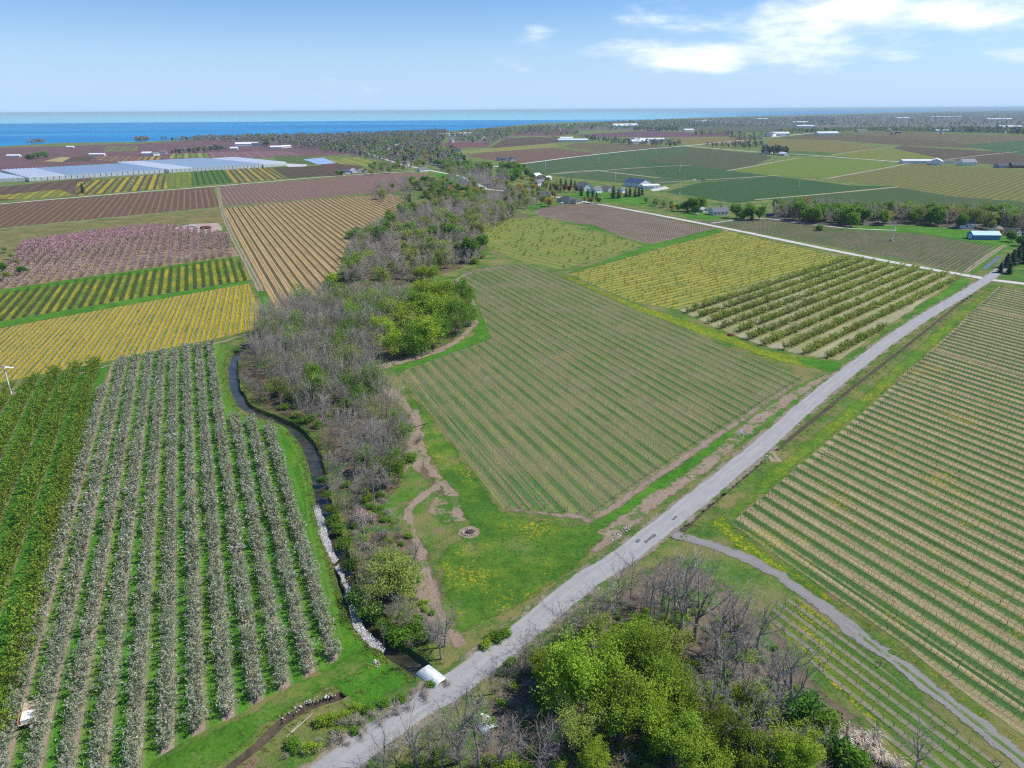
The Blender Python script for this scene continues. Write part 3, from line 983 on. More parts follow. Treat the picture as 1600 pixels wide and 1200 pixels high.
sheet('grass_verge', PP([(1520, 430), (1546, 410), (1575, 385), (1566, 382), (1512, 424)]), m_verge, 2, (), .3, soft=1.0)
sheet('grass_verge', PP([(1560, 432), (1590, 412), (1700, 380), (1760, 470), (1600, 442)]), grass_mat('house lawn', (.04, .12, .015), (.09, .2, .03), dryness=.2), 2, (), .3, soft=1.0)
sheet('lawn', PP([(820, 322), (850, 316), (900, 316), (870, 320), (830, 330)]), m_verge, 3, (), .4, soft=1.6)
sheet('lawn', PP([(875, 305), (920, 298), (1000, 306), (1050, 316), (1010, 322), (930, 314)]), m_verge, 3, (), .4, soft=1.6)
sheet('lawn', PP([(680, 270), (740, 272), (735, 280), (690, 285)]), m_verge, 3, (), .4, soft=1.6)
sheet('lawn', PP([(1062, 334), (1090, 330), (1130, 340), (1110, 345), (1080, 342)]), m_verge, 3, (), .4, soft=1.6)

m_farfloor = soil_mat('far wood floor', (.16, .145, .12), (.11, .105, .085), (.06, .09, .035), .3, .15)
for q in ([(252, 221), (330, 217), (440, 214), (560, 212), (640, 208), (700, 206), (690, 212), (600, 220), (520, 230), (480, 234), (430, 224), (330, 221)],
          [(480, 234), (540, 226), (640, 212), (700, 210), (690, 224), (690, 236), (716, 242), (730, 256), (770, 262), (750, 274), (700, 268), (670, 257), (600, 256), (560, 246), (540, 242)],
          [(690, 212), (760, 204), (850, 198), (960, 192), (1050, 188), (1100, 187), (1200, 184), (1330, 180), (1450, 177), (1560, 174.5), (1700, 173), (1700, 200), (1500, 201), (1340, 200), (1180, 199), (1080, 200), (960, 204), (870, 205), (800, 214), (760, 226), (720, 222)],
          [(690, 292), (700, 272), (735, 272), (790, 276), (800, 296), (842, 326), (780, 316), (700, 322), (668, 316), (665, 300)],
          [(1205, 345), (1290, 355), (1340, 352), (1440, 352), (1500, 359), (1640, 372), (1640, 350), (1560, 343), (1400, 336), (1300, 331), (1205, 332)]):
    sheet('woodland_floor', PP(q), m_farfloor, 2, (), 1.0, step=8)

# bare earth: headlands, heaps of dirt, worn ground by the wood
sheet('bare_dirt', PP([(780, 792), (905, 801), (922, 808), (1100, 686), (1252, 591), (1262, 592), (1190, 640), (1100, 704), (960, 800), (925, 818), (880, 820), (905, 812), (786, 800)]), m_bare, 4, (), .3, soft=1.3)
sheet('bare_dirt', PP([(640, 648), (660, 660), (672, 700), (650, 760), (628, 790), (620, 740), (634, 690)]), m_bare, 2, (), .6, soft=1.3)
sheet('bare_dirt', PP([(584, 574), (600, 566), (640, 556), (700, 541), (700, 548), (640, 566), (604, 577)]), m_bare, 4, (), .4, soft=1.3)
sheet('bare_dirt', PP([(596, 612), (640, 650), (650, 640), (630, 616), (606, 600)]), m_bare, 2, (), .5, soft=1.3)
sheet('bare_dirt', PP([(640, 905), (676, 880), (690, 920), (700, 975), (712, 1004), (680, 1010), (650, 960)]), m_bare, 2, (), .5, soft=1.3)
sheet('bare_dirt', PP([(918, 860), (940, 838), (985, 818), (992, 828), (960, 850), (926, 872)]), m_bare, 4, (), .4, soft=1.3)
sheet('bare_dirt', PP([(680, 770), (720, 775), (722, 810), (690, 822), (660, 800)]), soil_mat('thin turf', (.34, .26, .18), (.20, .16, .10), (.06, .15, .02), .6), 3, (), .6, soft=1.3)
sheet('bare_dirt', PP([(268, 356), (300, 350), (342, 348), (350, 360), (320, 366), (290, 362)]), soil_mat('pale dirt', (.46, .38, .32), (.33, .25, .2)), 4, (), .6, soft=1.3)

m_rubble_bed = soil_mat('limestone chippings', (.50, .49, .46), (.33, .32, .29), (.10, .15, .04), .25)
sheet('rubble_bed', PP([(488, 790), (499, 788), (513, 836), (529, 876), (521, 884), (502, 850)]), m_rubble_bed, 5, (), .15, soft=.4)
sheet('rubble_bed', PP([(522, 886), (530, 880), (548, 918), (560, 960), (572, 985), (603, 1012), (600, 1022), (574, 1010), (550, 980), (537, 918)]), m_rubble_bed, 5, (), .15, soft=.4)
# tracks
ribbon('dirt_track', PP([(1298, 588), (1260, 606), (1190, 652), (1110, 722), (1040, 770), (985, 812), (945, 838)]), 4.6, m_path, 5, .55, soft=0.95)
ribbon('dirt_track', PP([(648, 640), (654, 680), (666, 720), (690, 755), (708, 780), (716, 815)]), 3.0, m_path, 5, .55, soft=0.62)
ribbon('dirt_track', PP([(690, 755), (660, 775), (640, 800), (650, 850), (668, 900), (690, 960), (720, 1010)]), 2.7, m_path, 4, .55, soft=0.56)
ribbon('dirt_track', PP([(592, 574), (650, 555), (705, 538), (738, 510), (742, 485), (730, 462), (712, 440), (740, 425), (790, 418)]), 3.5, m_path, 5, .55, soft=0.73)
ribbon('dirt_track', PP([(340, 292), (348, 330), (362, 366), (385, 410), (408, 455)]), 4.6, m_track, 4, .4, 4, soft=0.95)
ribbon('dirt_track', PP([(-60, 326), (0, 319), (170, 304), (335, 291), (500, 277), (600, 270), (660, 268)]), 5.0, m_road2, 6, .3, 10)
ribbon('dirt_track', PP([(-60, 365), (0, 358), (170, 341), (344, 325), (480, 312)]), 4.9, m_track, 6, .3, 8, soft=1.01)
ribbon('dirt_track', PP([(100, 590), (180, 569), (250, 555), (340, 536), (385, 522)]), 2.2, m_track, 3, .4, soft=0.45)
ribbon('dirt_track', PP([(352, 540), (345, 556), (350, 600), (372, 648), (425, 662), (458, 690), (478, 745), (490, 830), (510, 920), (530, 1000)]), 2.7, road_mat('mown wheel track', (.12, .22, .03), (.08, .18, .02), (.06, .16, .018), .6, (.06, .17, .02)), 3, .2, soft=0.56)
ribbon('dirt_track', PP([(1192, 697), (1206, 712), (1214, 722)]), 4.3, m_track, 6, .2, soft=0.90)
# the gravel lane by the small vineyard
ribbon('gravel_lane', PP([(1040, 832), (1100, 848), (1150, 866), (1215, 897), (1290, 952), (1380, 1020)]), 3.7, m_lane, 5, .4, soft=.7)
ribbon('gravel_lane', PP([(1340, 990), (1380, 1020), (1490, 1103), (1640, 1222)]), 3.7, m_lane2, 6, .4, soft=.7)
# roads
ribbon('road_shoulder', PP([(380, 1320), (560, 1170), (750, 1040), (910, 912), (1000, 850), (1180, 705), (1300, 601), (1420, 511), (1540, 438), (1600, 394), (1650, 362)]), 8.4, soil_mat('road shoulder', (.30, .26, .20), (.19, .16, .11), (.08, .15, .03), .55), 6, .35, soft=.8)
ribbon('road', PP([(380, 1320), (560, 1170), (750, 1040), (910, 912), (1000, 850), (1180, 705), (1300, 601), (1420, 511), (1540, 438), (1600, 394), (1650, 362)]), 5.5, m_road, 8, .14)
ribbon('side_road', PP([(760, 296), (830, 302), (900, 313), (1000, 331), (1130, 356), (1330, 397), (1450, 420), (1520, 432), (1545, 437), (1580, 441), (1640, 449)]), 6.4, m_road2, 7, .2, 3)
ribbon('side_road', PP([(560, 232), (585, 243), (625, 256), (680, 268), (720, 276), (760, 296)]), 7, m_road2, 7, .3, 8)
ribbon('side_road', PP([(760, 262), (830, 254), (900, 245), (1000, 234), (1070, 228), (1120, 223), (1165, 219)]), 9, m_road2, 7, .3, 12)
ribbon('side_road', PP([(1070, 228), (1190, 238), (1260, 242), (1340, 248), (1420, 254)]), 8, m_road2, 8, .3, 12)
ribbon('dirt_track', PP([(1205, 214), (1260, 209), (1300, 205)]), 14, m_road2, 7, .3, 12)
for q in ([(860, 272), (920, 268), (1000, 262), (1080, 258)], [(1136, 267), (1180, 259), (1246, 247)], [(1030, 285), (1120, 280), (1216, 274)], [(1180, 312), (1300, 302), (1404, 292)], [(1292, 279), (1370, 265), (1426, 254)], [(1300, 242), (1350, 235), (1400, 230)], [(1480, 249), (1540, 242), (1590, 237)], [(780, 213), (830, 213), (880, 217)], [(860, 272), (900, 268), (930, 266)], [(928, 266), (980, 272), (1030, 278)]):
    ribbon('dirt_track', PP(q), 6, road_mat('field road', (.34, .30, .2), (.27, .25, .16), (.2, .2, .1), .2), 7, .5, 12)
ribbon('dirt_track', PP([(1112, 349), (1150, 344), (1200, 342), (1260, 350), (1330, 357), (1400, 360)]), 4.3, m_road2, 6, .25, 4, soft=0.90)
ribbon('dirt_track', PP([(1508, 426), (1530, 410), (1570, 383)]), 4.1, m_track, 6, .25, 4, soft=0.84)
ribbon('puddle_ditch', PP([(1536, 421), (1548, 412), (1562, 401)]), 2.6, plain('ditch water', (.09, .11, .13), .45, .5, .2, .3, 0, False), 6, .3, 3)
ribbon('dirt_track', PP([(1130, 362), (1145, 358)]), 4.1, m_track, 6, .2, 4, soft=0.84)
# old repairs in the road surface
for cx, cy, w, l in ((1016, 842, .8, 4.4), (997, 846, .7, 1.6), (1054, 810, .7, 2.0)):
    c = P(cx, cy)
    d = Vector((math.cos(DIRR), math.sin(DIRR)))
    q = Vector((-d.y, d.x))
    sheet('road_patch', [c - d * l / 2 - q * w / 2, c + d * l / 2 - q * w * .3, c + d * l / 2 + q * w / 2, c - d * l / 2 + q * w * .4], m_patch, 10, (), .12, step=.5)
# ------------------------------------------------------------------ plant materials
m_bark = leaf_mat('grey bark', [(0, (.15, .125, .105)), (.5, (.27, .235, .205)), (1, (.40, .36, .32))], 0, .2, .9)
m_twig = leaf_mat('grey twigs', [(0, (.205, .182, .145)), (.5, (.34, .308, .25)), (1, (.47, .43, .355))], 0, .22, .9)
m_twigp = leaf_mat('brown grey twigs', [(0, (.195, .17, .142)), (.5, (.31, .275, .232)), (1, (.42, .378, .322))], 0, .2, 1.0)
m_pale = leaf_mat('pale twigs', [(0, (.34, .31, .27)), (.5, (.46, .42, .38)), (1, (.58, .53, .48))], 0, .15)
m_darkbark = leaf_mat('dark bark', [(0, (.045, .036, .03)), (1, (.12, .095, .08))], 0, .2)
m_lime = leaf_mat('lime leaves', [(0, (.095, .16, .012)), (.5, (.185, .26, .022)), (1, (.275, .35, .045))], .48, .16)
m_green = leaf_mat('fresh leaves', [(0, (.06, .125, .012)), (.5, (.105, .195, .02)), (1, (.17, .265, .034))], .45, .22)
m_deep = leaf_mat('deep leaves', [(0, (.025, .075, .01)), (.5, (.05, .125, .018)), (1, (.09, .18, .028))], .4, .2)
m_budding = leaf_mat('budding leaves', [(0, (.115, .145, .03)), (.5, (.175, .215, .045)), (1, (.24, .28, .07))], .4, .22)
m_gold = leaf_mat('golden leaves', [(0, (.15, .12, .02)), (.5, (.25, .19, .03)), (1, (.34, .28, .06))], .35, .2)
m_conifer = leaf_mat('conifer needles', [(0, (.010, .028, .013)), (.6, (.022, .052, .022)), (1, (.045, .085, .035))], .1, .25)
m_blossom = leaf_mat('white blossom', [(0, (.05, .085, .02)), (.25, (.13, .16, .065)), (.5, (.215, .235, .15)), (.8, (.29, .295, .235)), (1, (.37, .37, .32))], .35, .16)
m_orchard = leaf_mat('orchard leaves', [(0, (.05, .095, .008)), (.5, (.10, .165, .014)), (.85, (.155, .22, .02)), (1, (.22, .20, .06))], .3, .18)
m_bush = leaf_mat('bush leaves', [(0, (.08, .115, .018)), (.5, (.16, .20, .034)), (.85, (.24, .27, .05)), (1, (.30, .24, .10))], .35, .22)
m_pinkb = leaf_mat('peach blossom', [(0, (.17, .10, .10)), (.5, (.37, .19, .235)), (1, (.45, .29, .335))], .3, .15)
m_pinkd = leaf_mat('faded blossom', [(0, (.14, .11, .07)), (.5, (.27, .19, .17)), (1, (.36, .27, .255))], .25, .2)
m_straw = leaf_mat('dry straw', [(0, (.30, .24, .17)), (.5, (.46, .39, .31)), (1, (.66, .60, .54))], .2, .15)
m_redleaf = leaf_mat('dark red leaves', [(0, (.05, .018, .02)), (.5, (.11, .035, .035)), (1, (.17, .07, .06))], .25, .2)


# ------------------------------------------------------------------ plant shapes
def rotate_about(d, ang, rg):
    ax = d.orthogonal().normalized()
    ax = Matrix.Rotation(rg.uniform(0, 6.283), 3, d) @ ax
    return (Matrix.Rotation(ang, 3, ax) @ d).normalized()


def grow(rg, segs, tips, p, d, L, r, lev, S):
    n = S['nseg'][lev]
    for i in range(n):
        d = (d + Vector(rg.normal(size=3)) * S['wig'][lev] + Vector((0, 0, S['up'][lev]))).normalized()
        q = p + d * (L / n) * rg.uniform(.85, 1.15)
        r2 = r * (1 - S['taper'][lev] / n)
        segs.append((p, q, r, r2, lev))
        p, r = q, r2
        if lev < S['max'] and (i + 1) / n > S['first'][lev]:
            for _ in range(S['kids'][lev]):
                a = R(rg.uniform(*S['ang'][lev]))
                grow(rg, segs, tips, p, rotate_about(d, a, rg), L * S['ratio'][lev] * rg.uniform(.7, 1.2), max(r * S['thin'][lev], S['rmin']), lev + 1, S)
    tips.append((p, d, lev))


def skeleton(rg, S, base=None, d0=None):
    segs, tips = [], []
    grow(rg, segs, tips, Vector(base or (0, 0, 0)), Vector(d0 or (0, 0, 1)), S['L'], S['r'], 0, S)
    return segs, tips


TALL = dict(L=9.5, r=.24, max=3, nseg=(5, 3, 2, 1), wig=(.05, .10, .14, .2), up=(.05, .13, .10, .05), taper=(.75, .7, .7, .8), first=(.30, .2, .2, 0), kids=(3, 2, 3, 0), ang=((28, 50), (24, 48), (22, 55)), ratio=(.50, .52, .60), thin=(.48, .5, .5), rmin=.030)
VASE = dict(TALL, L=7.0, r=.26, first=(.25, .1, .1, 0), kids=(3, 2, 3, 0), ang=((35, 65), (26, 55), (25, 60)), ratio=(.70, .55, .58), up=(.03, .10, .06, .02))
POLE = dict(TALL, L=12.5, r=.20, nseg=(6, 2, 2, 1), first=(.40, .2, .2, 0), kids=(3, 2, 2, 0), ang=((22, 42), (20, 40), (20, 45)), ratio=(.30, .55, .6))
FARB = dict(TALL, max=3, nseg=(4, 2, 2, 1), kids=(3, 3, 3, 0), first=(.2, .1, .1, 0), rmin=.06)
BIG = dict(TALL, L=10.5, r=.42, nseg=(6, 4, 2, 2), first=(.30, .2, .1, 0), kids=(2, 2, 2, 0), ang=((26, 52), (28, 55), (25, 60)), ratio=(.62, .50, .55), thin=(.55, .5, .5), up=(.03, .14, .08, .02), wig=(.07, .16, .2, .25), rmin=.035)
BRUSH = dict(L=2.2, r=.05, max=2, nseg=(3, 2, 1), wig=(.15, .2, .25), up=(.05, .05, .05), taper=(.6, .6, .8), first=(0, 0, 0), kids=(3, 3, 0), ang=((25, 60), (25, 60)), ratio=(.6, .6), thin=(.6, .6), rmin=.028)


def wood_mesh(name, mats, segs, lev_from, lev_to, rg, sides=(6, 4, 3, 3), tint=(.2, .8)):
    mb = MB()
    for a, b, r0, r1, lev in segs:
        if lev_from <= lev <= lev_to:
            tt = rg.uniform(*tint)
            if lev >= 3:
                mb.prism(a, b, r0, 0, 3, tt)
            else:
                mb.prism(a, b, r0, r1, sides[lev], tt)
    return mb


def leaf_cloud(mb, tips, per, spread, size, rg, tint=(0, 1), lift=0.0, aspect=.6, levs=(2, 3), up=.3, flat=1.0):
    for p, d, lev in tips:
        if lev in levs:
            for _ in range(per):
                o = Vector(rg.normal(size=3)) * spread
                o.z = o.z * flat + lift
                mb.card(p + o, size * rg.uniform(.6, 1.35), rg, up, min(1, max(0, rg.normal(.5, .22))) if tint == (0, 1) else rg.uniform(*tint), aspect)


SPECIES = {}          # name: list of (trunk mesh builder, trunk mats, crown mesh builder, crown mats, height)


def species(name, kind_trunk, kind_crown, n, make):
    out = []
    for i in range(n):
        rg = np.random.default_rng(abs(hash_name(name)) + i)
        tr, tm, cr, cm = make(rg, i)
        allz = [v[2] for v in tr.v + cr.v]
        h = max(allz)
        out.append(dict(tr=tr, cr=cr, tm=tm, cm=cm, h=h, trunk=tr.mesh(kind_trunk, tm), crown=cr.mesh(kind_crown, cm), both=None))
    SPECIES[name] = out


def hash_name(s):
    return sum((i + 3) * ord(c) for i, c in enumerate(s)) * 7919


def merged(sp):
    if sp['both'] is None:
        mb = MB()
        tr, cr = sp['tr'], sp['cr']
        mb.v = tr.v + cr.v
        k = len(tr.v)
        mb.f = tr.f + [tuple(i + k for i in f) for f in cr.f]
        mb.t = tr.t + cr.t
        mb.mi = [0] * len(tr.f) + [1] * len(cr.f)
        sp['both'] = mb.mesh('tree', [sp['tm'], sp['cm']])
    return sp['both']


def mk_bare(S, twig, sides=(6, 4, 3, 3)):
    def make(rg, i):
        s = dict(S, L=S['L'] * rg.uniform(.9, 1.1))
        segs, tips = skeleton(rg, s)
        return wood_mesh('', None, segs, 0, 1, rg, sides), m_bark, wood_mesh('', None, segs, 2, 3, rg, sides), twig
    return make


def mk_leafy(S, leaf, per, spread, size, levs=(2, 3), bark=None, squash=1.0, aspect=.6, keep_twigs=True):
    def make(rg, i):
        segs, tips = skeleton(rg, dict(S, L=S['L'] * rg.uniform(.9, 1.1)))
        tr = wood_mesh('', None, segs, 0, 2 if keep_twigs else 1, rg)
        cr = MB()
        leaf_cloud(cr, tips, per, spread, size, rg, levs=levs, aspect=aspect, flat=squash)
        return tr, bark or m_bark, cr, leaf
    return make


species('tall', 'trunk', 'crown', 4, mk_bare(TALL, m_twig))
species('vase', 'trunk', 'crown', 3, mk_bare(VASE, m_twigp))
species('pole', 'trunk', 'crown', 3, mk_bare(POLE, m_twig))
species('big', 'trunk', 'crown', 4, mk_bare(BIG, m_twig, (8, 5, 4, 3)))
species('farbare', 'trunk', 'crown', 4, mk_bare(FARB, m_twigp, (4, 3, 3, 3)))
species('fargrey', 'trunk', 'crown', 2, mk_bare(FARB, m_twig, (4, 3, 3, 3)))
species('pale', 'trunk', 'crown', 2, mk_bare(dict(FARB, up=(.05, .2, .2, .1)), m_pale, (4, 3, 3, 3)))
species('budding', 'trunk', 'crown', 3, mk_leafy(TALL, m_budding, 2, .35, .17, levs=(3,)))
species('leafing', 'trunk', 'crown', 3, mk_leafy(dict(VASE, L=6.2), m_green, 9, .55, .30, levs=(3,)))
species('lime', 'trunk', 'crown', 3, mk_leafy(dict(VASE, L=6.0), m_lime, 9, .6, .30, levs=(3,)))
species('willow', 'trunk', 'crown', 2, mk_leafy(dict(VASE, L=3.6, r=.32, ratio=(.95, .6, .6), ang=((40, 75), (30, 60), (30, 70))), m_budding, 8, .45, .22, levs=(3,), bark=m_darkbark))
species('fargreen', 'trunk', 'crown', 3, mk_leafy(dict(FARB, L=5.5, r=.3, ratio=(.6, .55, .6), first=(.2, .1, .1, 0)), m_green, 7, .7, .46, levs=(2, 3), keep_twigs=False))
species('fardeep', 'trunk', 'crown', 2, mk_leafy(dict(FARB, L=5.0, r=.3, ratio=(.6, .55, .6), first=(.15, .1, .1, 0)), m_deep, 7, .7, .46, levs=(2, 3), keep_twigs=False))
species('fargold', 'trunk', 'crown', 2, mk_leafy(dict(FARB, L=5.5, r=.3, ratio=(.6, .55, .6), first=(.2, .1, .1, 0)), m_gold, 6, .6, .4, levs=(2, 3), keep_twigs=False))
species('farbud', 'trunk', 'crown', 2, mk_leafy(dict(FARB, L=6.0), m_budding, 4, .5, .34, levs=(3,)))
species('redtree', 'trunk', 'crown', 1, mk_leafy(dict(FARB, L=4.5, r=.3, ratio=(.6, .55, .6), first=(.2, .1, .1, 0)), m_redleaf, 6, .6, .4, levs=(2, 3), keep_twigs=False))


def make_maple(rg, i):
    S = dict(VASE, L=(8.0, 9.5, 7.0, 10.0, 8.0)[i], r=.34, kids=((4, 3, 3, 0), (3, 3, 3, 0), (4, 3, 3, 0), (3, 2, 3, 0), (3, 3, 2, 0))[i], first=(.2, .1, .1, 0), ratio=(.58, .52, .55), ang=((35, 75), (26, 60), (25, 65)))
    segs, tips = skeleton(rg, S)
    cr = MB()
    for p, d, lev in tips:
        if lev >= 2:
            # clumps of leaves: each twig end carries a loose spray with its own shade
            sh = rg.normal(0, .10)
            for _ in range(11 if lev == 3 else 6):
                o = Vector(rg.normal(size=3)) * .5
                cr.card(p + o, rg.uniform(.15, .30), rg, .6, min(1, max(0, rg.normal(.52, .2) + sh)), .75)
    return wood_mesh('', None, segs, 0, 2, rg), m_darkbark, cr, (m_lime, m_lime2, m_lime2, m_lime, m_budding)[i]


m_lime2 = leaf_mat('yellow green leaves', [(0, (.085, .135, .01)), (.5, (.15, .215, .02)), (1, (.22, .29, .035))], .45, .2)
species('maple', 'trunk', 'crown', 5, make_maple)


def make_conifer(rg, i):
    H = 11.0
    tr, cr = MB(), MB()
    tr.prism((0, 0, 0), (0, 0, H * .5), .28, .16, 6, .4)
    tr.prism((0, 0, H * .5), (0, 0, H), .16, 0, 5, .4)
    z = .9
    while z < H - .3:
        rad = 3.2 * (1 - z / H) ** .85 + .25
        n = 9
        for k in range(n):
            a = rg.uniform(0, 6.283)
            L = rad * rg.uniform(.7, 1.12)
            d = Vector((math.cos(a), math.sin(a), 0))
            q = Vector((-d.y, d.x, 0))
            p = Vector((0, 0, z + rg.uniform(-.15, .15)))
            e = p + d * L + Vector((0, 0, -.18 * L))
            for j in range(4):
                u = .25 + .75 * j / 3
                c = p.lerp(e, u)
                w = .55 * L * (1.05 - u) * .6 + .16
                for s in (-1, 1):
                    cr.poly((c - d * .25, c + d * .35 + Vector((0, 0, -.05)), c + q * s * w + d * .30 + Vector((0, 0, -.22 * w - .1)), c + q * s * w * .55 - d * .12), rg.uniform(0, 1))
        z += .42
    return tr, m_darkbark, cr, m_conifer


species('conifer', 'trunk', 'crown', 2, make_conifer)


def make_tuft(rg, i):
    tr, cr = MB(), MB()
    for k in range(14):
        a = rg.uniform(0, 6.283)
        p = Vector((rg.normal(0, .3), rg.normal(0, .3), 0))
        e = p + Vector((math.cos(a) * .3, math.sin(a) * .3, rg.uniform(.3, .7)))
        w = Vector((-math.sin(a), math.cos(a), 0)) * .09
        cr.poly((p - w, p + w, e), rg.uniform(0, 1))
    tr.poly(((-.05, 0, 0), (.05, 0, 0), (0, 0, .1)))
    return tr, m_budding, cr, m_budding


def make_orchard(leaf, nleaf, size, aspect, H=3.4, rad=1.75, bark=None, twigtint=(.2, .7)):
    def make(rg, i):
        tr, cr = MB(), MB()
        bk = bark or m_bark
        tr.prism((0, 0, 0), (.03, 0, .65), .10, .085, 5, .3)
        ends = []
        for k in range(6):
            a = k * 1.047 + rg.uniform(-.3, .3)
            d = Vector((math.cos(a) * rg.uniform(.6, 1.0), math.sin(a) * rg.uniform(.7, 1.1), rg.uniform(.9, 1.4))).normalized()
            p = Vector((.03, 0, .6))
            r = .06
            for s in range(3):
                d = (d + Vector(rg.normal(size=3)) * .14).normalized()
                q = p + d * rad * .5
                tr.prism(p, q, r, r * .7, 3, rg.uniform(*twigtint))
                for _ in range(4):
                    e = q + (d * .4 + Vector(rg.normal(size=3)) * .75 + Vector((0, 0, .35))) * rad * .32
                    ends.append((q, e))
                p, r = q, r * .7
        for a, b in ends:
            cr.prism(a, b, .022, 0, 3, rg.uniform(0, .3))
        for _ in range(nleaf):
            a, b = ends[rg.integers(len(ends))]
            c = a.lerp(b, rg.uniform(.2, 1.15)) + Vector(rg.normal(size=3)) * .17
            cr.card(c, size * rg.uniform(.6, 1.4), rg, .2, min(1, max(0, rg.normal(.55, .27))), aspect)
        return tr, bk, cr, leaf
    return make


species('blossom', 'trunk', 'crown', 4, make_orchard(m_blossom, 430, .18, .42, 3.1, 1.27))
species('pear', 'trunk', 'crown', 4, make_orchard(m_orchard, 420, .22, .5, 3.6, 2.05, m_darkbark))
species('bush', 'trunk', 'crown', 4, make_orchard(m_bush, 230, .26, .55, 2.8, 1.55, m_darkbark))
species('bushgreen', 'trunk', 'crown', 1, make_orchard(m_green, 300, .28, .6, 2.8, 1.5, m_darkbark))
species('sapling', 'trunk', 'crown', 2, make_orchard(m_bush, 120, .24, .55, 2.8, 1.1, m_darkbark))
species('peach', 'trunk', 'crown', 2, make_orchard(m_pinkb, 110, .36, .5, 3.0, 1.7))
species('peachdull', 'trunk', 'crown', 2, make_orchard(m_pinkd, 90, .34, .5, 3.0, 1.6))
# coarser ones for the many that stand farther off
species('grass_tuft', 'root', 'blades', 2, lambda rg, i: make_tuft(rg, i))
species('blossom_low', 'trunk', 'crown', 3, make_orchard(m_blossom, 200, .26, .44, 3.1, 1.27))
species('pear_low', 'trunk', 'crown', 2, make_orchard(m_orchard, 170, .32, .55, 3.6, 2.05, m_darkbark))
species('bush_low', 'trunk', 'crown', 2, make_orchard(m_bush, 110, .36, .55, 2.8, 1.55, m_darkbark))
species('peach_low', 'trunk', 'crown', 2, make_orchard(m_pinkb, 55, .5, .5, 3.0, 1.7))
species('peachdull_low', 'trunk', 'crown', 2, make_orchard(m_pinkd, 45, .5, .5, 3.0, 1.6))


def make_shrub(leaf, n, size, H=1.0):
    def make(rg, i):
        tr, cr = MB(), MB()
        for k in range(7):
            segs, tips = skeleton(rg, dict(BRUSH, L=1.5 * H), (rg.normal(0, .3), rg.normal(0, .3), 0), Vector((rg.normal(0, .5), rg.normal(0, .5), 1)).normalized())
            for a, b, r0, r1, lev in segs:
                (tr if lev < 2 else cr).prism(a, b, r0, r1 if lev < 2 else 0, 3, rg.uniform(.1, .9))
            if leaf is not None:
                leaf_cloud(cr, tips, n, .28, size, rg, levs=(1, 2))
        return tr, m_bark, cr, leaf or m_twigp
    return make


species('shrub', 'stem', 'foliage', 3, make_shrub(m_green, 3, .2))
species('limeshrub', 'stem', 'foliage', 2, make_shrub(m_lime, 3, .2))
species('deepshrub', 'stem', 'foliage', 2, make_shrub(m_deep, 4, .2))
species('brush', 'stem', 'foliage', 3, make_shrub(None, 0, 0, 1.2))
species('pinkshrub', 'stem', 'foliage', 1, make_shrub(m_pinkd, 3, .16))


def make_straw(rg, i):
    tr, cr = MB(), MB()
    for k in range(120):
        a = rg.uniform(0, 6.283)
        l = rg.uniform(.9, 2.1)
        o = rg.uniform(.25, 1.0)
        p = Vector((math.cos(a), math.sin(a), 0)) * .15
        q = Vector((math.cos(a) * l * o * .6, math.sin(a) * l * o * .6, l * .75))
        e = Vector((math.cos(a) * l * o * 1.15, math.sin(a) * l * o * 1.15, l * (.75 - .35 * o)))
        w = Vector((-math.sin(a), math.cos(a), 0)) * .035
        cr.poly((p - w, p + w, q + w, q - w), rg.uniform(0, 1))
        cr.poly((q - w, q + w, e), rg.uniform(0, 1))
    tr.prism((0, 0, 0), (0, 0, .25), .3, .2, 6, .3)
    return tr, m_straw, cr, m_straw


species('straw', 'root', 'blades', 2, make_straw)

COUNT = {}
BARE = []            # bare trees are placed last: the largest in view one by one, the rest joined


def tree(lst, sp, name, p, cat, group, h, parts=True, squash=1.0, var=None):
    if name == 'bare_tree':
        BARE.append((h / frame_dist(p), lst, sp, p, group, h, parts, squash))
    else:
        lst.append((plant(sp, name, p, '', cat, group, h, parts, None, squash, var), p))


def place_bare(limit):
    BARE.sort(key=lambda b: -b[0] if seen(b[3], 20) else 1)
    for _, lst, sp, p, group, h, parts, squash in BARE[:limit]:
        lst.append((plant(sp, 'bare_tree', p, '', 'tree', group, h, parts, None, squash), p))
    items = []
    for _, lst, sp, p, group, h, parts, squash in BARE[limit:]:
        v = random.randrange(len(SPECIES[sp]))
        k = h / SPECIES[sp][v]['h']
        items.append((sp, v, p.x, p.y, random.uniform(0, 6.28), k * squash, k))
    o = bake('bare_trees_beyond', items)
    o['label'], o['category'] = 'more bare brown trees of the woods farther off', 'trees'


def plant(sp, name, p, label, cat, group=None, h=None, parts=True, rz=None, squash=1.0, var=None, z=0.0):
    lst = SPECIES[sp]
    i = COUNT.get(sp, 0)
    COUNT[sp] = i + 1
    s = lst[i % len(lst)] if var is None else lst[var]
    k = (h / s['h']) if h else random.uniform(.88, 1.14)
    rz = random.uniform(0, 6.283) if rz is None else rz
    sc = (k * squash, k * squash, k)
    if parts:
        o = thing(name, label, cat, (p[0], p[1], z), rz, group, sc)
        link(s['trunk'].name.split('.')[0], s['trunk'], o)
        link(s['crown'].name.split('.')[0], s['crown'], o)
    else:
        o = tag(link(name, merged(s), None, (p[0], p[1], z), rz, sc), label, cat, group)
    return o


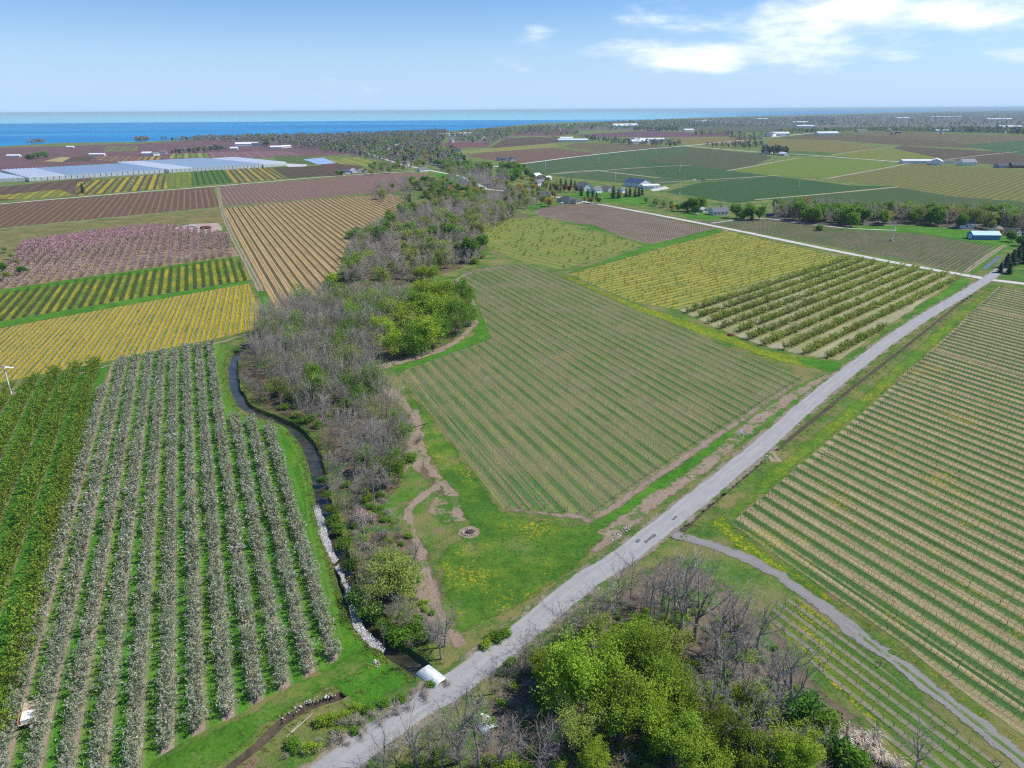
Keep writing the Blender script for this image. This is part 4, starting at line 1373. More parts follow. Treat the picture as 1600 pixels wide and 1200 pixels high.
def bake(name, items, mats_of=None):
    """Many small plants joined into one object: items = (species, variant, x, y, rz, sx, sz)."""
    V, LI, LT, T, MI = [], [], [], [], []
    mats, nv, cache = [], 0, {}
    for sp, var, x, y, rz, sx, sz in items:
        key = (sp, var)
        if key not in cache:
            s = SPECIES[sp][var]
            ms = []
            for mm in (s['tm'], s['cm']):
                if mm not in mats:
                    mats.append(mm)
                ms.append(mats.index(mm))
            v = np.array(s['tr'].v + s['cr'].v, dtype=np.float64)
            k = len(s['tr'].v)
            fs = s['tr'].f + [tuple(i + k for i in f) for f in s['cr'].f]
            cache[key] = (v, np.concatenate([np.array(f) for f in fs]), np.array([len(f) for f in fs]), np.array(s['tr'].t + s['cr'].t), np.array([ms[0]] * len(s['tr'].f) + [ms[1]] * len(s['cr'].f)))
        v, li, lt, tt, mi = cache[key]
        c, q = math.cos(rz), math.sin(rz)
        w = np.empty_like(v)
        w[:, 0] = (v[:, 0] * c - v[:, 1] * q) * sx + x
        w[:, 1] = (v[:, 0] * q + v[:, 1] * c) * sx + y
        w[:, 2] = v[:, 2] * sz
        V.append(w)
        LI.append(li + nv)
        LT.append(lt)
        # each plant keeps its own shade
        T.append(np.clip(tt + random.uniform(-.12, .12), 0, 1))
        MI.append(mi)
        nv += len(v)
    return raw_mesh(name, np.concatenate(V), np.concatenate(LI), np.concatenate(LT), np.concatenate(T), np.concatenate(MI), mats)


def raw_mesh(name, V, LI, LT, T, MI, mats):
    me = bpy.data.meshes.new(name)
    me.vertices.add(len(V))
    me.vertices.foreach_set('co', V.astype(np.float32).ravel())
    me.loops.add(len(LI))
    me.loops.foreach_set('vertex_index', LI.astype(np.int32))
    me.polygons.add(len(LT))
    st = np.concatenate([[0], np.cumsum(LT)[:-1]]).astype(np.int32)
    me.polygons.foreach_set('loop_start', st)
    me.polygons.foreach_set('loop_total', LT.astype(np.int32))
    me.polygons.foreach_set('material_index', MI.astype(np.int32))
    for mm in mats:
        me.materials.append(mm)
    a = me.attributes.new('tint', 'FLOAT', 'FACE')
    a.data.foreach_set('value', T.astype(np.float32))
    me.update(calc_edges=True)
    o = link(name, me)
    o['kind'] = 'stuff'
    return o
# ------------------------------------------------------------------ orchards and vineyards
def frame_dist(p):
    return math.hypot(math.hypot(p.x, p.y), CAM_H)


def orchard(F, sp, gap, spec, low, name, cat, label, group, limit, h=(.9, 1.12), along=.25, miss=.03, kfrom=None, kto=None, low_name=None, low_label='', parts=True, pick=None, pad=60, rowfix=None):
    poly, fr = F
    spots = []
    for k, y0, y1 in row_spans(poly, fr, sp):
        if (kfrom is not None and k < kfrom) or (kto is not None and k > kto):
            continue
        n = int((y1 - y0 - 1.5) / gap)
        for i in range(n + 1):
            y = y0 + 1.2 + i * gap + random.uniform(-along, along)
            w = to_world(fr, k * sp + random.uniform(-.15, .15), y)
            if not seen(w, pad) or random.random() < miss:
                continue
            spots.append((frame_dist(w), k, i, w))
    ks = sorted({s[1] for s in spots})
    first = {k: min(s[2] for s in spots if s[1] == k) for k in ks}
    spots.sort(key=lambda s: s[0])
    near, rest = spots[:limit], spots[limit:]
    made = []
    for d, k, i, w in near:
        s_ = pick(w, spec) if pick else spec
        var = random.randrange(len(SPECIES[s_]))
        H = SPECIES[s_][var]['h'] * random.uniform(*h)
        o = plant(s_, name, w, '', cat, group, H, parts, None, random.uniform(.92, 1.1), var)
        made.append((o, k, i - first[k] + 1, w))
    items = []
    for d, k, i, w in rest:
        s_ = pick(w, low) if pick else low
        var = random.randrange(len(SPECIES[s_]))
        s = random.uniform(*h)
        items.append((s_, var, w.x, w.y, random.uniform(0, 6.28), s * random.uniform(.92, 1.1), s))
    if items:
        o = bake(low_name, items)
        o['label'], o['category'] = low_label, cat
    return made, ks


made, ks = orchard(F_blossom, SP_O, 1.55, 'blossom', 'blossom_low', 'blossoming_tree', 'tree', '', 'white blossoming trees of the orchard by the creek', 300, (.74, 1.16), miss=.035, low_name='blossoming_trees_beyond', low_label='farther white blossoming trees joined up in long orchard rows')
for o, k, i, w in made:
    o['label'] = f'white blossoming tree, {nth(i)} from the road end of the {nth(max(ks) - k + 1)} row from the creek'
made, ks = orchard(F_green, 6.2, 2.3, 'pear', 'pear_low', 'orchard_tree', 'tree', '', 'olive green trees in the orchard beside the blossom', 300, miss=.02, low_name='orchard_trees_beyond', low_label='farther olive green orchard trees in long rows', pad=40)
for o, k, i, w in made:
    o['label'] = f'olive green orchard tree, {nth(i)} from the road end, {nth(max(ks) - k + 1)} row from the blossom rows'
def bush_pick(w, s):
    return s if random.random() > .05 or s != 'bush' else 'bushgreen'


made, ks = orchard(F_shrub, 8.3, 2.15, 'bush', 'bush_low', 'fruit_bush', 'bush', '', 'pruned fruit bushes by the crossroads', 300, (.75, 1.1), .4, .05, low_name='fruit_bushes_beyond', low_label='farther pruned olive green fruit bushes in rows', parts=False, pick=bush_pick)
for o, k, i, w in made:
    o['label'] = f'olive green fruit bush, {nth(i)} along the {nth(k - min(ks) + 1)} bush row from the road verge'


def peach_pick(w, s):
    x, y = px_of(w)
    base = 412 - x * .12
    up = (base - y) / 60 + random.gauss(0, .22)
    pink = s if s in ('peach', 'peach_low') else s
    return pink if up > .25 else pink.replace('peach', 'peachdull')


made, ks = orchard(F_pink, 5.2, 3.4, 'peach', 'peach_low', 'peach_tree', 'tree', '', 'pink flowering peach trees', 300, (.8, 1.15), .5, .08, low_name='peach_trees_beyond', low_label='pink flowering peach orchard beyond the green striped field', parts=False, pick=peach_pick, pad=20)
for o, k, i, w in made:
    o['label'] = f'pink flowering peach tree, {nth(i)} along the {nth(max(ks) - k + 1)} peach row from the tan vineyard track'
made, ks = orchard(F_sapl, 7.0, 5.5, 'sapling', 'sapling', 'young_fruit_tree', 'sapling', '', 'young trees in the yellow green field by the wood', 290, (.4, .95), 1.6, .62, low_name='young_trees_beyond', low_label='farther young trees in the yellow green field', parts=False)
for o, k, i, w in made:
    o['label'] = f'young green fruit tree, {nth(i)} along the {nth(k - min(ks) + 1)} sapling row from the brown vineyard'
# the low rows of the yellow green orchard next to the bushes
made, ks = orchard(F_mixed, 4.2, 3.2, 'bush_low', 'bush_low', 'low_fruit_tree', 'tree', '', None, 0, (.22, .42), .5, .5, low_name='low_orchard_rows', low_label='low scattered fruit trees in the yellow green orchard')
made, ks = orchard(F_dark, 4.4, 1.9, 'pear_low', 'pear_low', 'low_fruit_tree', 'tree', '', None, 0, (.28, .42), .3, .05, low_name='espalier_rows', low_label='low dark rows of trained fruit trees in the striped field', pad=10)

m_vine = leaf_mat('vine wood', [(0, (.075, .055, .045)), (.5, (.13, .095, .08)), (1, (.20, .15, .12))], 0, .2)
m_post = leaf_mat('vineyard posts', [(0, (.20, .155, .125)), (.5, (.30, .25, .21)), (1, (.42, .38, .34))], 0, .15)
m_wire = plain('trellis wire', (.35, .34, .33), .5, .4, .1, 1, .6)


def vine_row(L, gap, post_gap, lod, rg, h=1.75, end_rail=True, tall=0.0):
    v, ps, wi = MB(), MB(), MB()
    y = .6
    while y < L - .3:
        if rg.random() < .07:
            y += gap
            continue
        x = rg.normal(0, .06)
        t0 = rg.uniform(.1, .8)
        v.prism((x, y, 0), (x + rg.normal(0, .05), y + rg.normal(0, .08), .85), .045, .035, 3, t0)
        for s in (-1, 1):
            e = (x + rg.normal(0, .04), y + s * gap * .5, .95 + rg.normal(0, .06))
            v.prism((x, y, .82), e, .028, .016, 3, t0)
            if lod < 1:
                for j in range(2):
                    c = Vector((x, y, .84)).lerp(Vector(e), rg.uniform(.2, 1))
                    v.prism(c, c + Vector((rg.normal(0, .10), rg.normal(0, .12), rg.uniform(.25, .7))), .014, 0, 3, rg.uniform(.3, 1))
        y += gap * rg.uniform(.93, 1.07)
    n = max(2, int(L / post_gap) + 1)
    jig = rg.uniform(-.45, .45) * post_gap
    for i in range(n):
        end = i in (0, n - 1)
        yy = L * i / (n - 1) + (0 if end else jig)
        lean = (-.25 if i == 0 else .25) if end else rg.normal(0, .02)
        ps.prism((0, yy, 0), (rg.normal(0, .03), yy + lean, (h + tall * (i % 2)) * (1.02 if end else rg.uniform(.95, 1.04))), .07 if end else .034, .06 if end else .03, 4, rg.uniform(.1, .9), True)
        if end and end_rail:                       # brace of the end post
            ps.prism((0, yy + (1.1 if i == 0 else -1.1), 0), (0, yy + lean * .6, h * .75), .045, .04, 4, rg.uniform(.4, 1))
    for z in ((.95, 1.5) if lod < 2 else (.95,)):
        wi.prism((0, -.1, z), (0, L + .1, z), .012, .012, 3)
    return v, ps, wi


def vineyard(F, sp, gap, post_gap, group, label, limit=400, lodk=(40, 90), trim=1.0, tall=0.0, h=1.75):
    poly, fr = F
    rows = []
    for k, y0, y1 in row_spans(poly, fr, sp):
        ys = [y for y in np.arange(y0 + trim, y1 - trim, 2.0) if seen(to_world(fr, k * sp, y), 25)]
        if len(ys) < 4:
            continue
        rows.append((k, ys[0], ys[-1]))
    rows.sort()
    seenk = {}
    for k, a, b in rows:
        seenk[k] = seenk.get(k, 0) + 1
        rank = k - rows[0][0]
        lod = 0 if rank < lodk[0] else 1 if rank < lodk[1] else 2
        g = np.random.default_rng(k + 500)
        v, ps, wi = vine_row(b - a, gap, post_gap, lod, g, h, tall=tall)
        w = to_world(fr, k * sp, a)
        lab = label.format(nth(rank + 1))
        if seenk[k] > 1:
            lab = lab.replace('trellised vine row', 'piece of vine row')
        o = thing('vine_row', lab, 'vine row', (w.x, w.y, 0), fr[1] - math.pi / 2, group)
        for nm, mb_, mt in (('vine', v, m_vine), ('post', ps, m_post), ('wire', wi, m_wire)):
            c = link(nm, mb_.mesh(nm, mt), o)
            if nm != 'wire':
                c['kind'] = 'stuff'


vineyard(F_center, 2.35, 1.25, 6.5, 'vine rows of the vineyard between wood and road', 'trellised vine row, {} from the dandelion lawn, in the vineyard beside the wood')
vineyard(F_right, 2.35, 1.25, 6.0, 'vine rows of the tan striped vineyard across the road', 'trellised vine row, {} from the gravel lane, in the tan striped vineyard', tall=.0)
vineyard(F_small, 2.4, 1.9, 9.0, 'rows of old vines between gravel lane and brush', 'row of old stubby vines, {} from the brush, below the gravel lane', tall=.0, h=1.3)


def plain_rows(name, F, sp, gap, label, h=1.0, r=.05, post=8.0):
    """Far rows of vines: stems and the cane line, all in one object."""
    poly, fr = F
    mb = MB()
    for k, y0, y1 in row_spans(poly, fr, sp):
        y = y0 + 1
        ii = 0
        while y < y1 - 1:
            w = to_world(fr, k * sp, y)
            if seen(w, 10):
                w2 = to_world(fr, k * sp, min(y + gap, y1 - .8))
                tt = random.uniform(.1, .9)
                mb.prism((w.x, w.y, 0), (w.x, w.y, h), r, r * .8, 3, tt)
                mb.prism((w.x, w.y, h * .9), (w2.x, w2.y, h * .9 + random.gauss(0, .08)), r * .9, r * .7, 3, tt)
            y += gap
            ii += 1
    o = stuff(link(name, mb.mesh(name, m_vine)), label, 'vines')
    return o


plain_rows('yellow_vineyard_rows', F_yellow, 2.12, 1.6, 'rows of bare vines over yellow dandelions')
plain_rows('tan_vineyard_rows', F_tan, 2.5, 2.4, 'rows of bare vines in the tan cover crop', 1.1, .07)
plain_rows('green_vineyard_rows', F_back, 2.6, 2.4, 'rows of bare vines along the side road', 1.2, .07)
plain_rows('brown_vineyard_rows', F_rb, 2.6, 2.6, 'rows of bare vines in the reddish brown vineyard', 1.2, .07)

# ------------------------------------------------------------------ the wood along the creek
MARKS = [  # things one can find in the photograph, with their pixel on the ground
    ('the creek bend', (385, 635)), ('the upper end of the creek', (368, 560)), ('the willow by the creek', (430, 622)), ('the culvert', (662, 1046)), ('the white rubble bank', (505, 830)),
    ('the fire pit', (733, 832)), ('the bare dirt bank', (640, 700)), ('the vineyard track', (735, 500)), ('the pale dirt heap', (610, 570)), ('the tan vineyard', (490, 478)), ('the tan field corner', (530, 425)),
    ('the pale twiggy thicket', (725, 412)), ('the yellow green field', (800, 345)), ('the far end of the wood', (690, 320)), ('the dark tan strip', (560, 360)), ('the lime green trees', (690, 535)), ('the crooked path', (690, 420)),
    ('the gravel lane', (1110, 850)), ('the road bend of brush', (850, 1010)), ('the small vineyard', (1205, 945)), ('the lower frame brush', (1150, 1180)), ('the big maple', (930, 1120)), ('the outlet pipe', (770, 1150)), ('the lawn corner', (705, 985))]
MARKS = [(n, P(*q)) for n, q in MARKS]
USED = {}


def name_by_mark(items, text, names=None):
    """items: (object, point). Gives each a label that ranks it by its distance to the landmark beside it."""
    by = {}
    for o, p in items:
        n, q = min((m_ for m_ in MARKS if names is None or m_[0] in names), key=lambda m_: (m_[1] - p).length)
        by.setdefault((o.name.split('.')[0], n), []).append(((q - p).length, o))
    for (kind, n), v in by.items():
        v.sort(key=lambda x: x[0])
        for d, o in v:
            key = (text[kind], n)
            USED[key] = USED.get(key, 0) + 1
            o['label'] = f'{text[kind]}, {nth(USED[key])} out from {n}'


Z1 = PP([(398, 545), (420, 505), (470, 486), (540, 478), (610, 470), (650, 490), (600, 540), (585, 590), (618, 640), (640, 690), (632, 740), (606, 790), (585, 800), (556, 760), (535, 712), (508, 678), (468, 655), (430, 612), (400, 575)])
Z2 = PP([(538, 445), (548, 400), (585, 366), (650, 336), (740, 318), (815, 336), (775, 356), (752, 376), (748, 402), (716, 418), (680, 432), (640, 446), (600, 452), (560, 452)])
Z3 = PP([(575, 308), (590, 292), (640, 284), (665, 296), (650, 318), (600, 322)])
def H_PARTS(p):
    return frame_dist(p) < 480


wood = []
g = np.random.default_rng(3)
G1 = 'bare trees of the wood along the creek'
for p in scatter(Z1, 400, 3.2, g):
    x, y = px_of(p)
    edge = x < 560 and y > 600
    r_ = g.random()
    sp = 'tall' if r_ < .42 else 'vase' if r_ < .60 else 'pole' if r_ < .72 else 'big' if r_ < .78 else 'budding' if r_ < .93 else 'leafing'
    nm = {'budding': 'budding_tree', 'leafing': 'leafing_tree'}.get(sp, 'bare_tree')
    H = g.uniform(8, 12.5) if y > 640 else g.uniform(11, 16.5)
    tree(wood, sp, nm, p, 'tree', G1, H)
for p in scatter(Z2, 560, 3.8, g):
    r_ = g.random()
    sp = 'farbare' if r_ < .48 else 'fargrey' if r_ < .78 else 'farbud' if r_ < .93 else 'fargreen'
    nm = {'farbud': 'budding_tree', 'fargreen': 'leafing_tree'}.get(sp, 'bare_tree')
    tree(wood, sp, nm, p, 'tree', G1, g.uniform(11, 17), H_PARTS(p))
# the pale twiggy thicket at the corner of the central vineyard
for p in scatter(PP([(700, 420), (708, 404), (745, 396), (756, 408), (735, 418)]), 16, 3.5, g):
    wood.append((plant('pale', 'pale_bare_tree', p, '', 'tree', G1, g.uniform(9, 12)), p))
# lime and fresh green trees at the field track
for x, y, sp, h in ((612, 560, 'lime', 11), (640, 556, 'leafing', 12), (664, 546, 'lime', 13), (690, 540, 'leafing', 12), (716, 526, 'budding', 11), (712, 520, 'leafing', 12.5), (730, 508, 'leafing', 10), (600, 540, 'lime', 12), (575, 528, 'leafing', 12), (560, 505, 'lime', 13),
                    (625, 515, 'lime', 13), (655, 505, 'leafing', 13), (680, 505, 'lime', 13), (705, 495, 'lime', 13), (722, 480, 'leafing', 12), (690, 475, 'lime', 12), (660, 480, 'lime', 13), (640, 492, 'leafing', 12), (700, 515, 'leafing', 12), (672, 528, 'lime', 11), (545, 480, 'budding', 12), (520, 495, 'budding', 11),
                    (657, 438, 'lime', 8), (676, 440, 'lime', 8.5), (725, 470, 'budding', 10), (590, 505, 'leafing', 11)):
    nm = {'lime': 'lime_green_tree', 'leafing': 'leafing_tree', 'budding': 'budding_tree'}[sp]
    p = P(x, y)
    wood.append((plant(sp, nm, p, '', 'tree', 'green trees of the wood along the creek', h * 1.22, squash=1.15), p))
# bare trees standing free on the strip between creek and lawn
for x, y, sp, h in ((596, 742, 'big', 11), (612, 745, 'big', 12), (625, 752, 'pole', 10), (595, 775, 'pole', 9), (634, 700, 'big', 12), (640, 680, 'vase', 9), (560, 790, 'tall', 9), (570, 840, 'tall', 8), (570, 865, 'pole', 7.5), (625, 845, 'budding', 9), (618, 890, 'budding', 9), (648, 882, 'big', 9),
                    (650, 918, 'vase', 7), (696, 1010, 'big', 11), (690, 1030, 'big', 12), (636, 985, 'vase', 8), (640, 975, 'tall', 7), (545, 800, 'pole', 8), (528, 760, 'tall', 9), (600, 1010, 'pole', 6), (535, 735, 'vase', 8), (575, 715, 'tall', 11), (590, 700, 'tall', 11)):
    p = P(x, y)
    tree(wood, sp, 'budding_tree' if sp == 'budding' else 'bare_tree', p, 'tree', 'trees between creek and lawn', h)
for p in creek_side(-3.4, 2)[::2]:
    if g.random() < .7:
        p = p + Vector((g.normal(0, 1), g.normal(0, 1)))
        sp = ('tall', 'vase', 'pole', 'budding', 'budding')[int(g.integers(5))]
        tree(wood, sp, 'budding_tree' if sp == 'budding' else 'bare_tree', p, 'tree', 'trees between creek and lawn', g.uniform(6, 10))
for x, y, h in ((430, 622, 9), (458, 628, 7), (604, 938, 9.5), (630, 930, 8), (598, 905, 8)):
    p = P(x, y)
    wood.append((plant('willow', 'willow_tree', p, '', 'tree', 'willows on the creek bank', h, squash=1.15), p))
# undergrowth one can tell apart
for x, y, sp, h in ((520, 800, 'shrub', 2.2), (520, 818, 'shrub', 2.4), (530, 832, 'shrub', 2.4), (538, 856, 'shrub', 2.6), (512, 778, 'shrub', 2.0), (505, 755, 'deepshrub', 2), (578, 600, 'limeshrub', 5), (592, 592, 'limeshrub', 4.5), (586, 612, 'shrub', 4), (466, 652, 'limeshrub', 2.5), (480, 660, 'shrub', 3), (445, 640, 'shrub', 2.4), (498, 668, 'shrub', 2.6),
                    (612, 710, 'shrub', 3.5), (600, 690, 'deepshrub', 3.5), (640, 720, 'shrub', 3), (575, 690, 'shrub', 3.6), (620, 660, 'deepshrub', 3), (560, 940, 'deepshrub', 3), (575, 960, 'shrub', 2.8), (625, 1000, 'shrub', 3.4), (650, 990, 'shrub', 3), (590, 965, 'deepshrub', 2.6), (660, 1000, 'shrub', 2.6), (600, 985, 'shrub', 2.2), (548, 890, 'deepshrub', 2.4),
                    (568, 815, 'pinkshrub', 3.2), (556, 822, 'brush', 3), (520, 440, 'limeshrub', 6), (515, 452, 'shrub', 6), (485, 480, 'limeshrub', 5), (555, 372, 'shrub', 8), (742, 412, 'limeshrub', 5), (752, 404, 'shrub', 4), (640, 672, 'brush', 3), (655, 690, 'brush', 2.5), (585, 870, 'brush', 3), (600, 840, 'brush', 3),
                    (610, 960, 'brush', 2.6), (672, 985, 'brush', 3), (645, 1010, 'brush', 2.4), (680, 1000, 'brush', 3.2), (388, 545, 'brush', 2.2), (382, 560, 'brush', 2.2), (395, 536, 'brush', 2)):
    p = P(x, y)
    wood.append((plant(sp, 'brushwood' if sp == 'brush' else 'flowering_shrub' if sp == 'pinkshrub' else 'shrub', p, '', 'shrub', 'shrubs of the wood along the creek', h, squash=1.25), p))

# ------------------------------------------------------------------ trees and brush at the road, lower frame
front = []
for x, y, sp, h in ((898, 1105, 'maple0', 14.5), (868, 1075, 'maple1', 9), (985, 1078, 'maple1', 13), (1030, 1100, 'maple2', 12), (965, 1150, 'maple2', 12), (1010, 1165, 'maple3', 13), (1062, 1135, 'maple0', 9.5), (1050, 1185, 'maple2', 10), (950, 1045, 'maple3', 10), (1000, 1030, 'maple0', 9), (1040, 1050, 'maple4', 10), (900, 1170, 'maple4', 9), (1120, 1190, 'maple1', 10), (930, 1205, 'maple3', 8), (1090, 1225, 'maple2', 10), (1235, 1215, 'maple0', 9), (850, 1060, 'maple2', 6.5), (925, 1010, 'maple4', 8), (1170, 1205, 'maple2', 8)):
    p = P(x, y)
    front.append((plant('maple', 'maple_tree', p, '', 'tree', 'maples below the road', h, var=int(sp[-1])), p))
for x, y, sp, h in ((962, 955, 'big', 13), (930, 978, 'vase', 11), (985, 940, 'tall', 12), (940, 990, 'tall', 12), (1016, 975, 'pole', 15), (1030, 978, 'pole', 16), (1040, 972, 'pole', 15), (1052, 975, 'pole', 14), (1066, 985, 'big', 18), (1085, 1000, 'big', 19), (1072, 965, 'tall', 16), (1120, 1022, 'big', 17), (1135, 1030, 'big', 16), (1150, 1020, 'vase', 13), (1184, 1018, 'big', 14), (1110, 1050, 'tall', 12), (1213, 1122, 'big', 16),
                    (1232, 1120, 'big', 17), (1105, 1135, 'big', 15), (1095, 1125, 'pole', 13), (1428, 1210, 'big', 11), (905, 1010, 'vase', 11), (880, 1022, 'tall', 12), (845, 1045, 'vase', 10), (820, 1050, 'tall', 9), (716, 1192, 'big', 18), (750, 1205, 'big', 15), (690, 1200, 'vase', 11), (652, 1200, 'big', 13), (600, 1215, 'big', 12), (770, 1085, 'vase', 8), (800, 1195, 'tall', 9), (840, 1205, 'vase', 10), (620, 1205, 'budding', 7), (1000, 962, 'vase', 7), (1160, 1060, 'pole', 12), (690, 1155, 'vase', 8), (870, 1185, 'tall', 8), (1200, 1185, 'vase', 8), (590, 1200, 'vase', 6), (1022, 1000, 'tall', 11), (1010, 950, 'tall', 10), (1055, 1010, 'pole', 13), (1130, 1090, 'big', 14), (1165, 1110, 'big', 13), (1118, 1150, 'pole', 13), (1190, 1150, 'tall', 11), (1150, 1180, 'big', 12), (780, 1200, 'vase', 9), (860, 1165, 'vase', 8), (720, 1205, 'tall', 9), (670, 1170, 'vase', 7), (1250, 1200, 'tall', 9), (1275, 1175, 'vase', 7)):
    p = P(x, y)
    tree(front, sp, 'budding_tree' if sp == 'budding' else 'bare_tree', p, 'tree', 'bare trees below the road', h)
g = np.random.default_rng(8)
for p in scatter(PP([(790, 1040), (850, 1010), (900, 985), (960, 930), (1040, 905), (1105, 960), (1180, 1010), (1230, 1080), (1300, 1130), (1350, 1240), (560, 1260), (640, 1190), (720, 1130), (760, 1090)]), 120, 2.2, g):
    x, y = px_of(p)
    r_ = g.random()
    green = 870 < x < 1120
    sp = ('limeshrub' if r_ < .4 else 'shrub' if r_ < .6 else 'brush') if green else ('brush' if r_ < .82 else 'limeshrub')
    if (p - P(770, 1140)).length < 4:
        continue
    front.append((plant(sp, 'brushwood' if sp == 'brush' else 'shrub', p, '', 'shrub', 'brush below the road', g.uniform(1.0, 2.4), squash=1.5), p))
for x, y, sp, h in ((1255, 1120, 'deepshrub', 4.5), (1280, 1135, 'shrub', 4), (1330, 1200, 'shrub', 4), (1305, 1185, 'deepshrub', 3.5), (1185, 1120, 'limeshrub', 5), (1170, 1105, 'limeshrub', 4.5), (1205, 1200, 'limeshrub', 6), (760, 1010, 'limeshrub', 1.8), (775, 1000, 'shrub', 2), (790, 992, 'shrub', 1.8), (1240, 1195, 'limeshrub', 5)):
    p = P(x, y)
    front.append((plant(sp, 'shrub', p, '', 'shrub', 'brush below the road', h, squash=1.2), p))
straws = []
for i, (x, y) in enumerate(((1322, 1148), (1345, 1160), (1352, 1178), (1375, 1188), (1400, 1200), (1318, 1165), (1364, 1160))):
    p = P(x, y)
    straws.append((plant('straw', 'grass_clump', p, f'pale dry grass clump, {nth(i + 1)} down the brush edge by the small vineyard', 'grass clump', 'pale dry grass clumps', None, squash=1.2), p))
items = []
ROADLINE = catmull(PP([(560, 1170), (750, 1040), (910, 912), (1000, 850), (1180, 705), (1300, 601), (1420, 511), (1540, 438)]), 3.0)


def bank_tufts(line, off, n, lo, hi):
    for a, nrm in zip(line, normals2(line)):
        for _ in range(n):
            sd = 1 if g.random() < .5 else -1
            q = a + nrm * sd * (off + abs(g.normal(0, .8))) + Vector((nrm.y, -nrm.x)) * g.normal(0, 1.0)
            if min((q - c).length for c in ROADLINE) < 4.6:
                continue
            items.append(('grass_tuft', int(g.integers(2)), q.x, q.y, g.uniform(0, 6), g.uniform(lo, hi), g.uniform(lo, hi)))


bank_tufts(CREEK, 2.2, 16, .4, .95)
for d in DITCH:
    bank_tufts(d, 1.0, 10, .35, .8)
bank_tufts(BROOK, 1.15, 8, .35, .8)
for p in scatter(PP([(680, 870), (735, 830), (786, 800), (926, 820), (925, 860), (820, 945), (740, 985), (712, 1000), (690, 920)]), 500, .9, g):
    items.append(('grass_tuft', int(g.integers(2)), p.x, p.y, g.uniform(0, 6), g.uniform(.3, .7), g.uniform(.2, .45)))
o = bake('grass_tufts', items)
o['label'], o['category'] = 'tufts of long grass along creek, ditches and lawn', 'grass'
# loose twigs, leaf litter and weeds between the trunks
items = []
for poly, n in ((Z1, 420), (Z2, 300), (PP([(790, 1040), (900, 985), (1040, 905), (1105, 950), (1200, 1000), (1300, 1130), (1350, 1240), (560, 1260), (720, 1130)]), 420), (PP([(540, 760), (590, 760), (640, 840), (690, 1000), (640, 1000), (570, 930)]), 130), (PP([(600, 1100), (690, 1060), (720, 1060), (640, 1110), (560, 1160), (430, 1190), (520, 1110)]), 40)):
    for p in scatter(poly, n, 1.2, g):
        r_ = g.random()
        sp = 'brush' if r_ < .6 else 'shrub' if r_ < .8 else 'limeshrub'
        s = g.uniform(.25, .55)
        items.append((sp, g.integers(len(SPECIES[sp])), p.x, p.y, g.uniform(0, 6), s * 1.3, s))
o = bake('undergrowth', items)
o['label'], o['category'] = 'twigs and weeds growing between the trunks of the wood', 'undergrowth'
# ------------------------------------------------------------------ buildings
def paint(name, c, rough=.7, var=.08):
    return plain(name, c, rough, .25, var, 2.0)


M_WHITE = paint('white siding', (.78, .77, .74))
M_CREAM = paint('cream siding', (.62, .55, .43))
M_GREY = paint('grey siding', (.36, .37, .39))
M_BLUE = paint('blue steel wall', (.10, .27, .50))
M_BRICK = paint('brick wall', (.27, .12, .085), .85, .2)
M_TANW = paint('tan siding', (.45, .36, .27))
M_ROOFG = paint('grey shingle roof', (.17, .17, .185), .9, .2)
M_ROOFD = paint('dark shingle roof', (.085, .09, .105), .9, .2)
M_ROOFB = paint('brown shingle roof', (.20, .145, .12), .9, .2)
M_ROOFW = paint('white metal roof', (.74, .75, .76), .45)
M_ROOFL = paint('pale blue metal roof', (.45, .66, .80), .45)
M_ROOFN = paint('navy metal roof', (.05, .075, .16), .5)
M_PANE = plain('window glass', (.035, .045, .06), .12, .6, .1)
M_TRIM = paint('white trim', (.80, .80, .78))
M_DOOR = paint('dark door', (.10, .085, .08))
M_STEEL = plain('galvanised steel', (.55, .57, .58), .4, .5, .1, 2, .3)
M_CONC = paint('pale concrete', (.50, .48, .45), .9, .15)


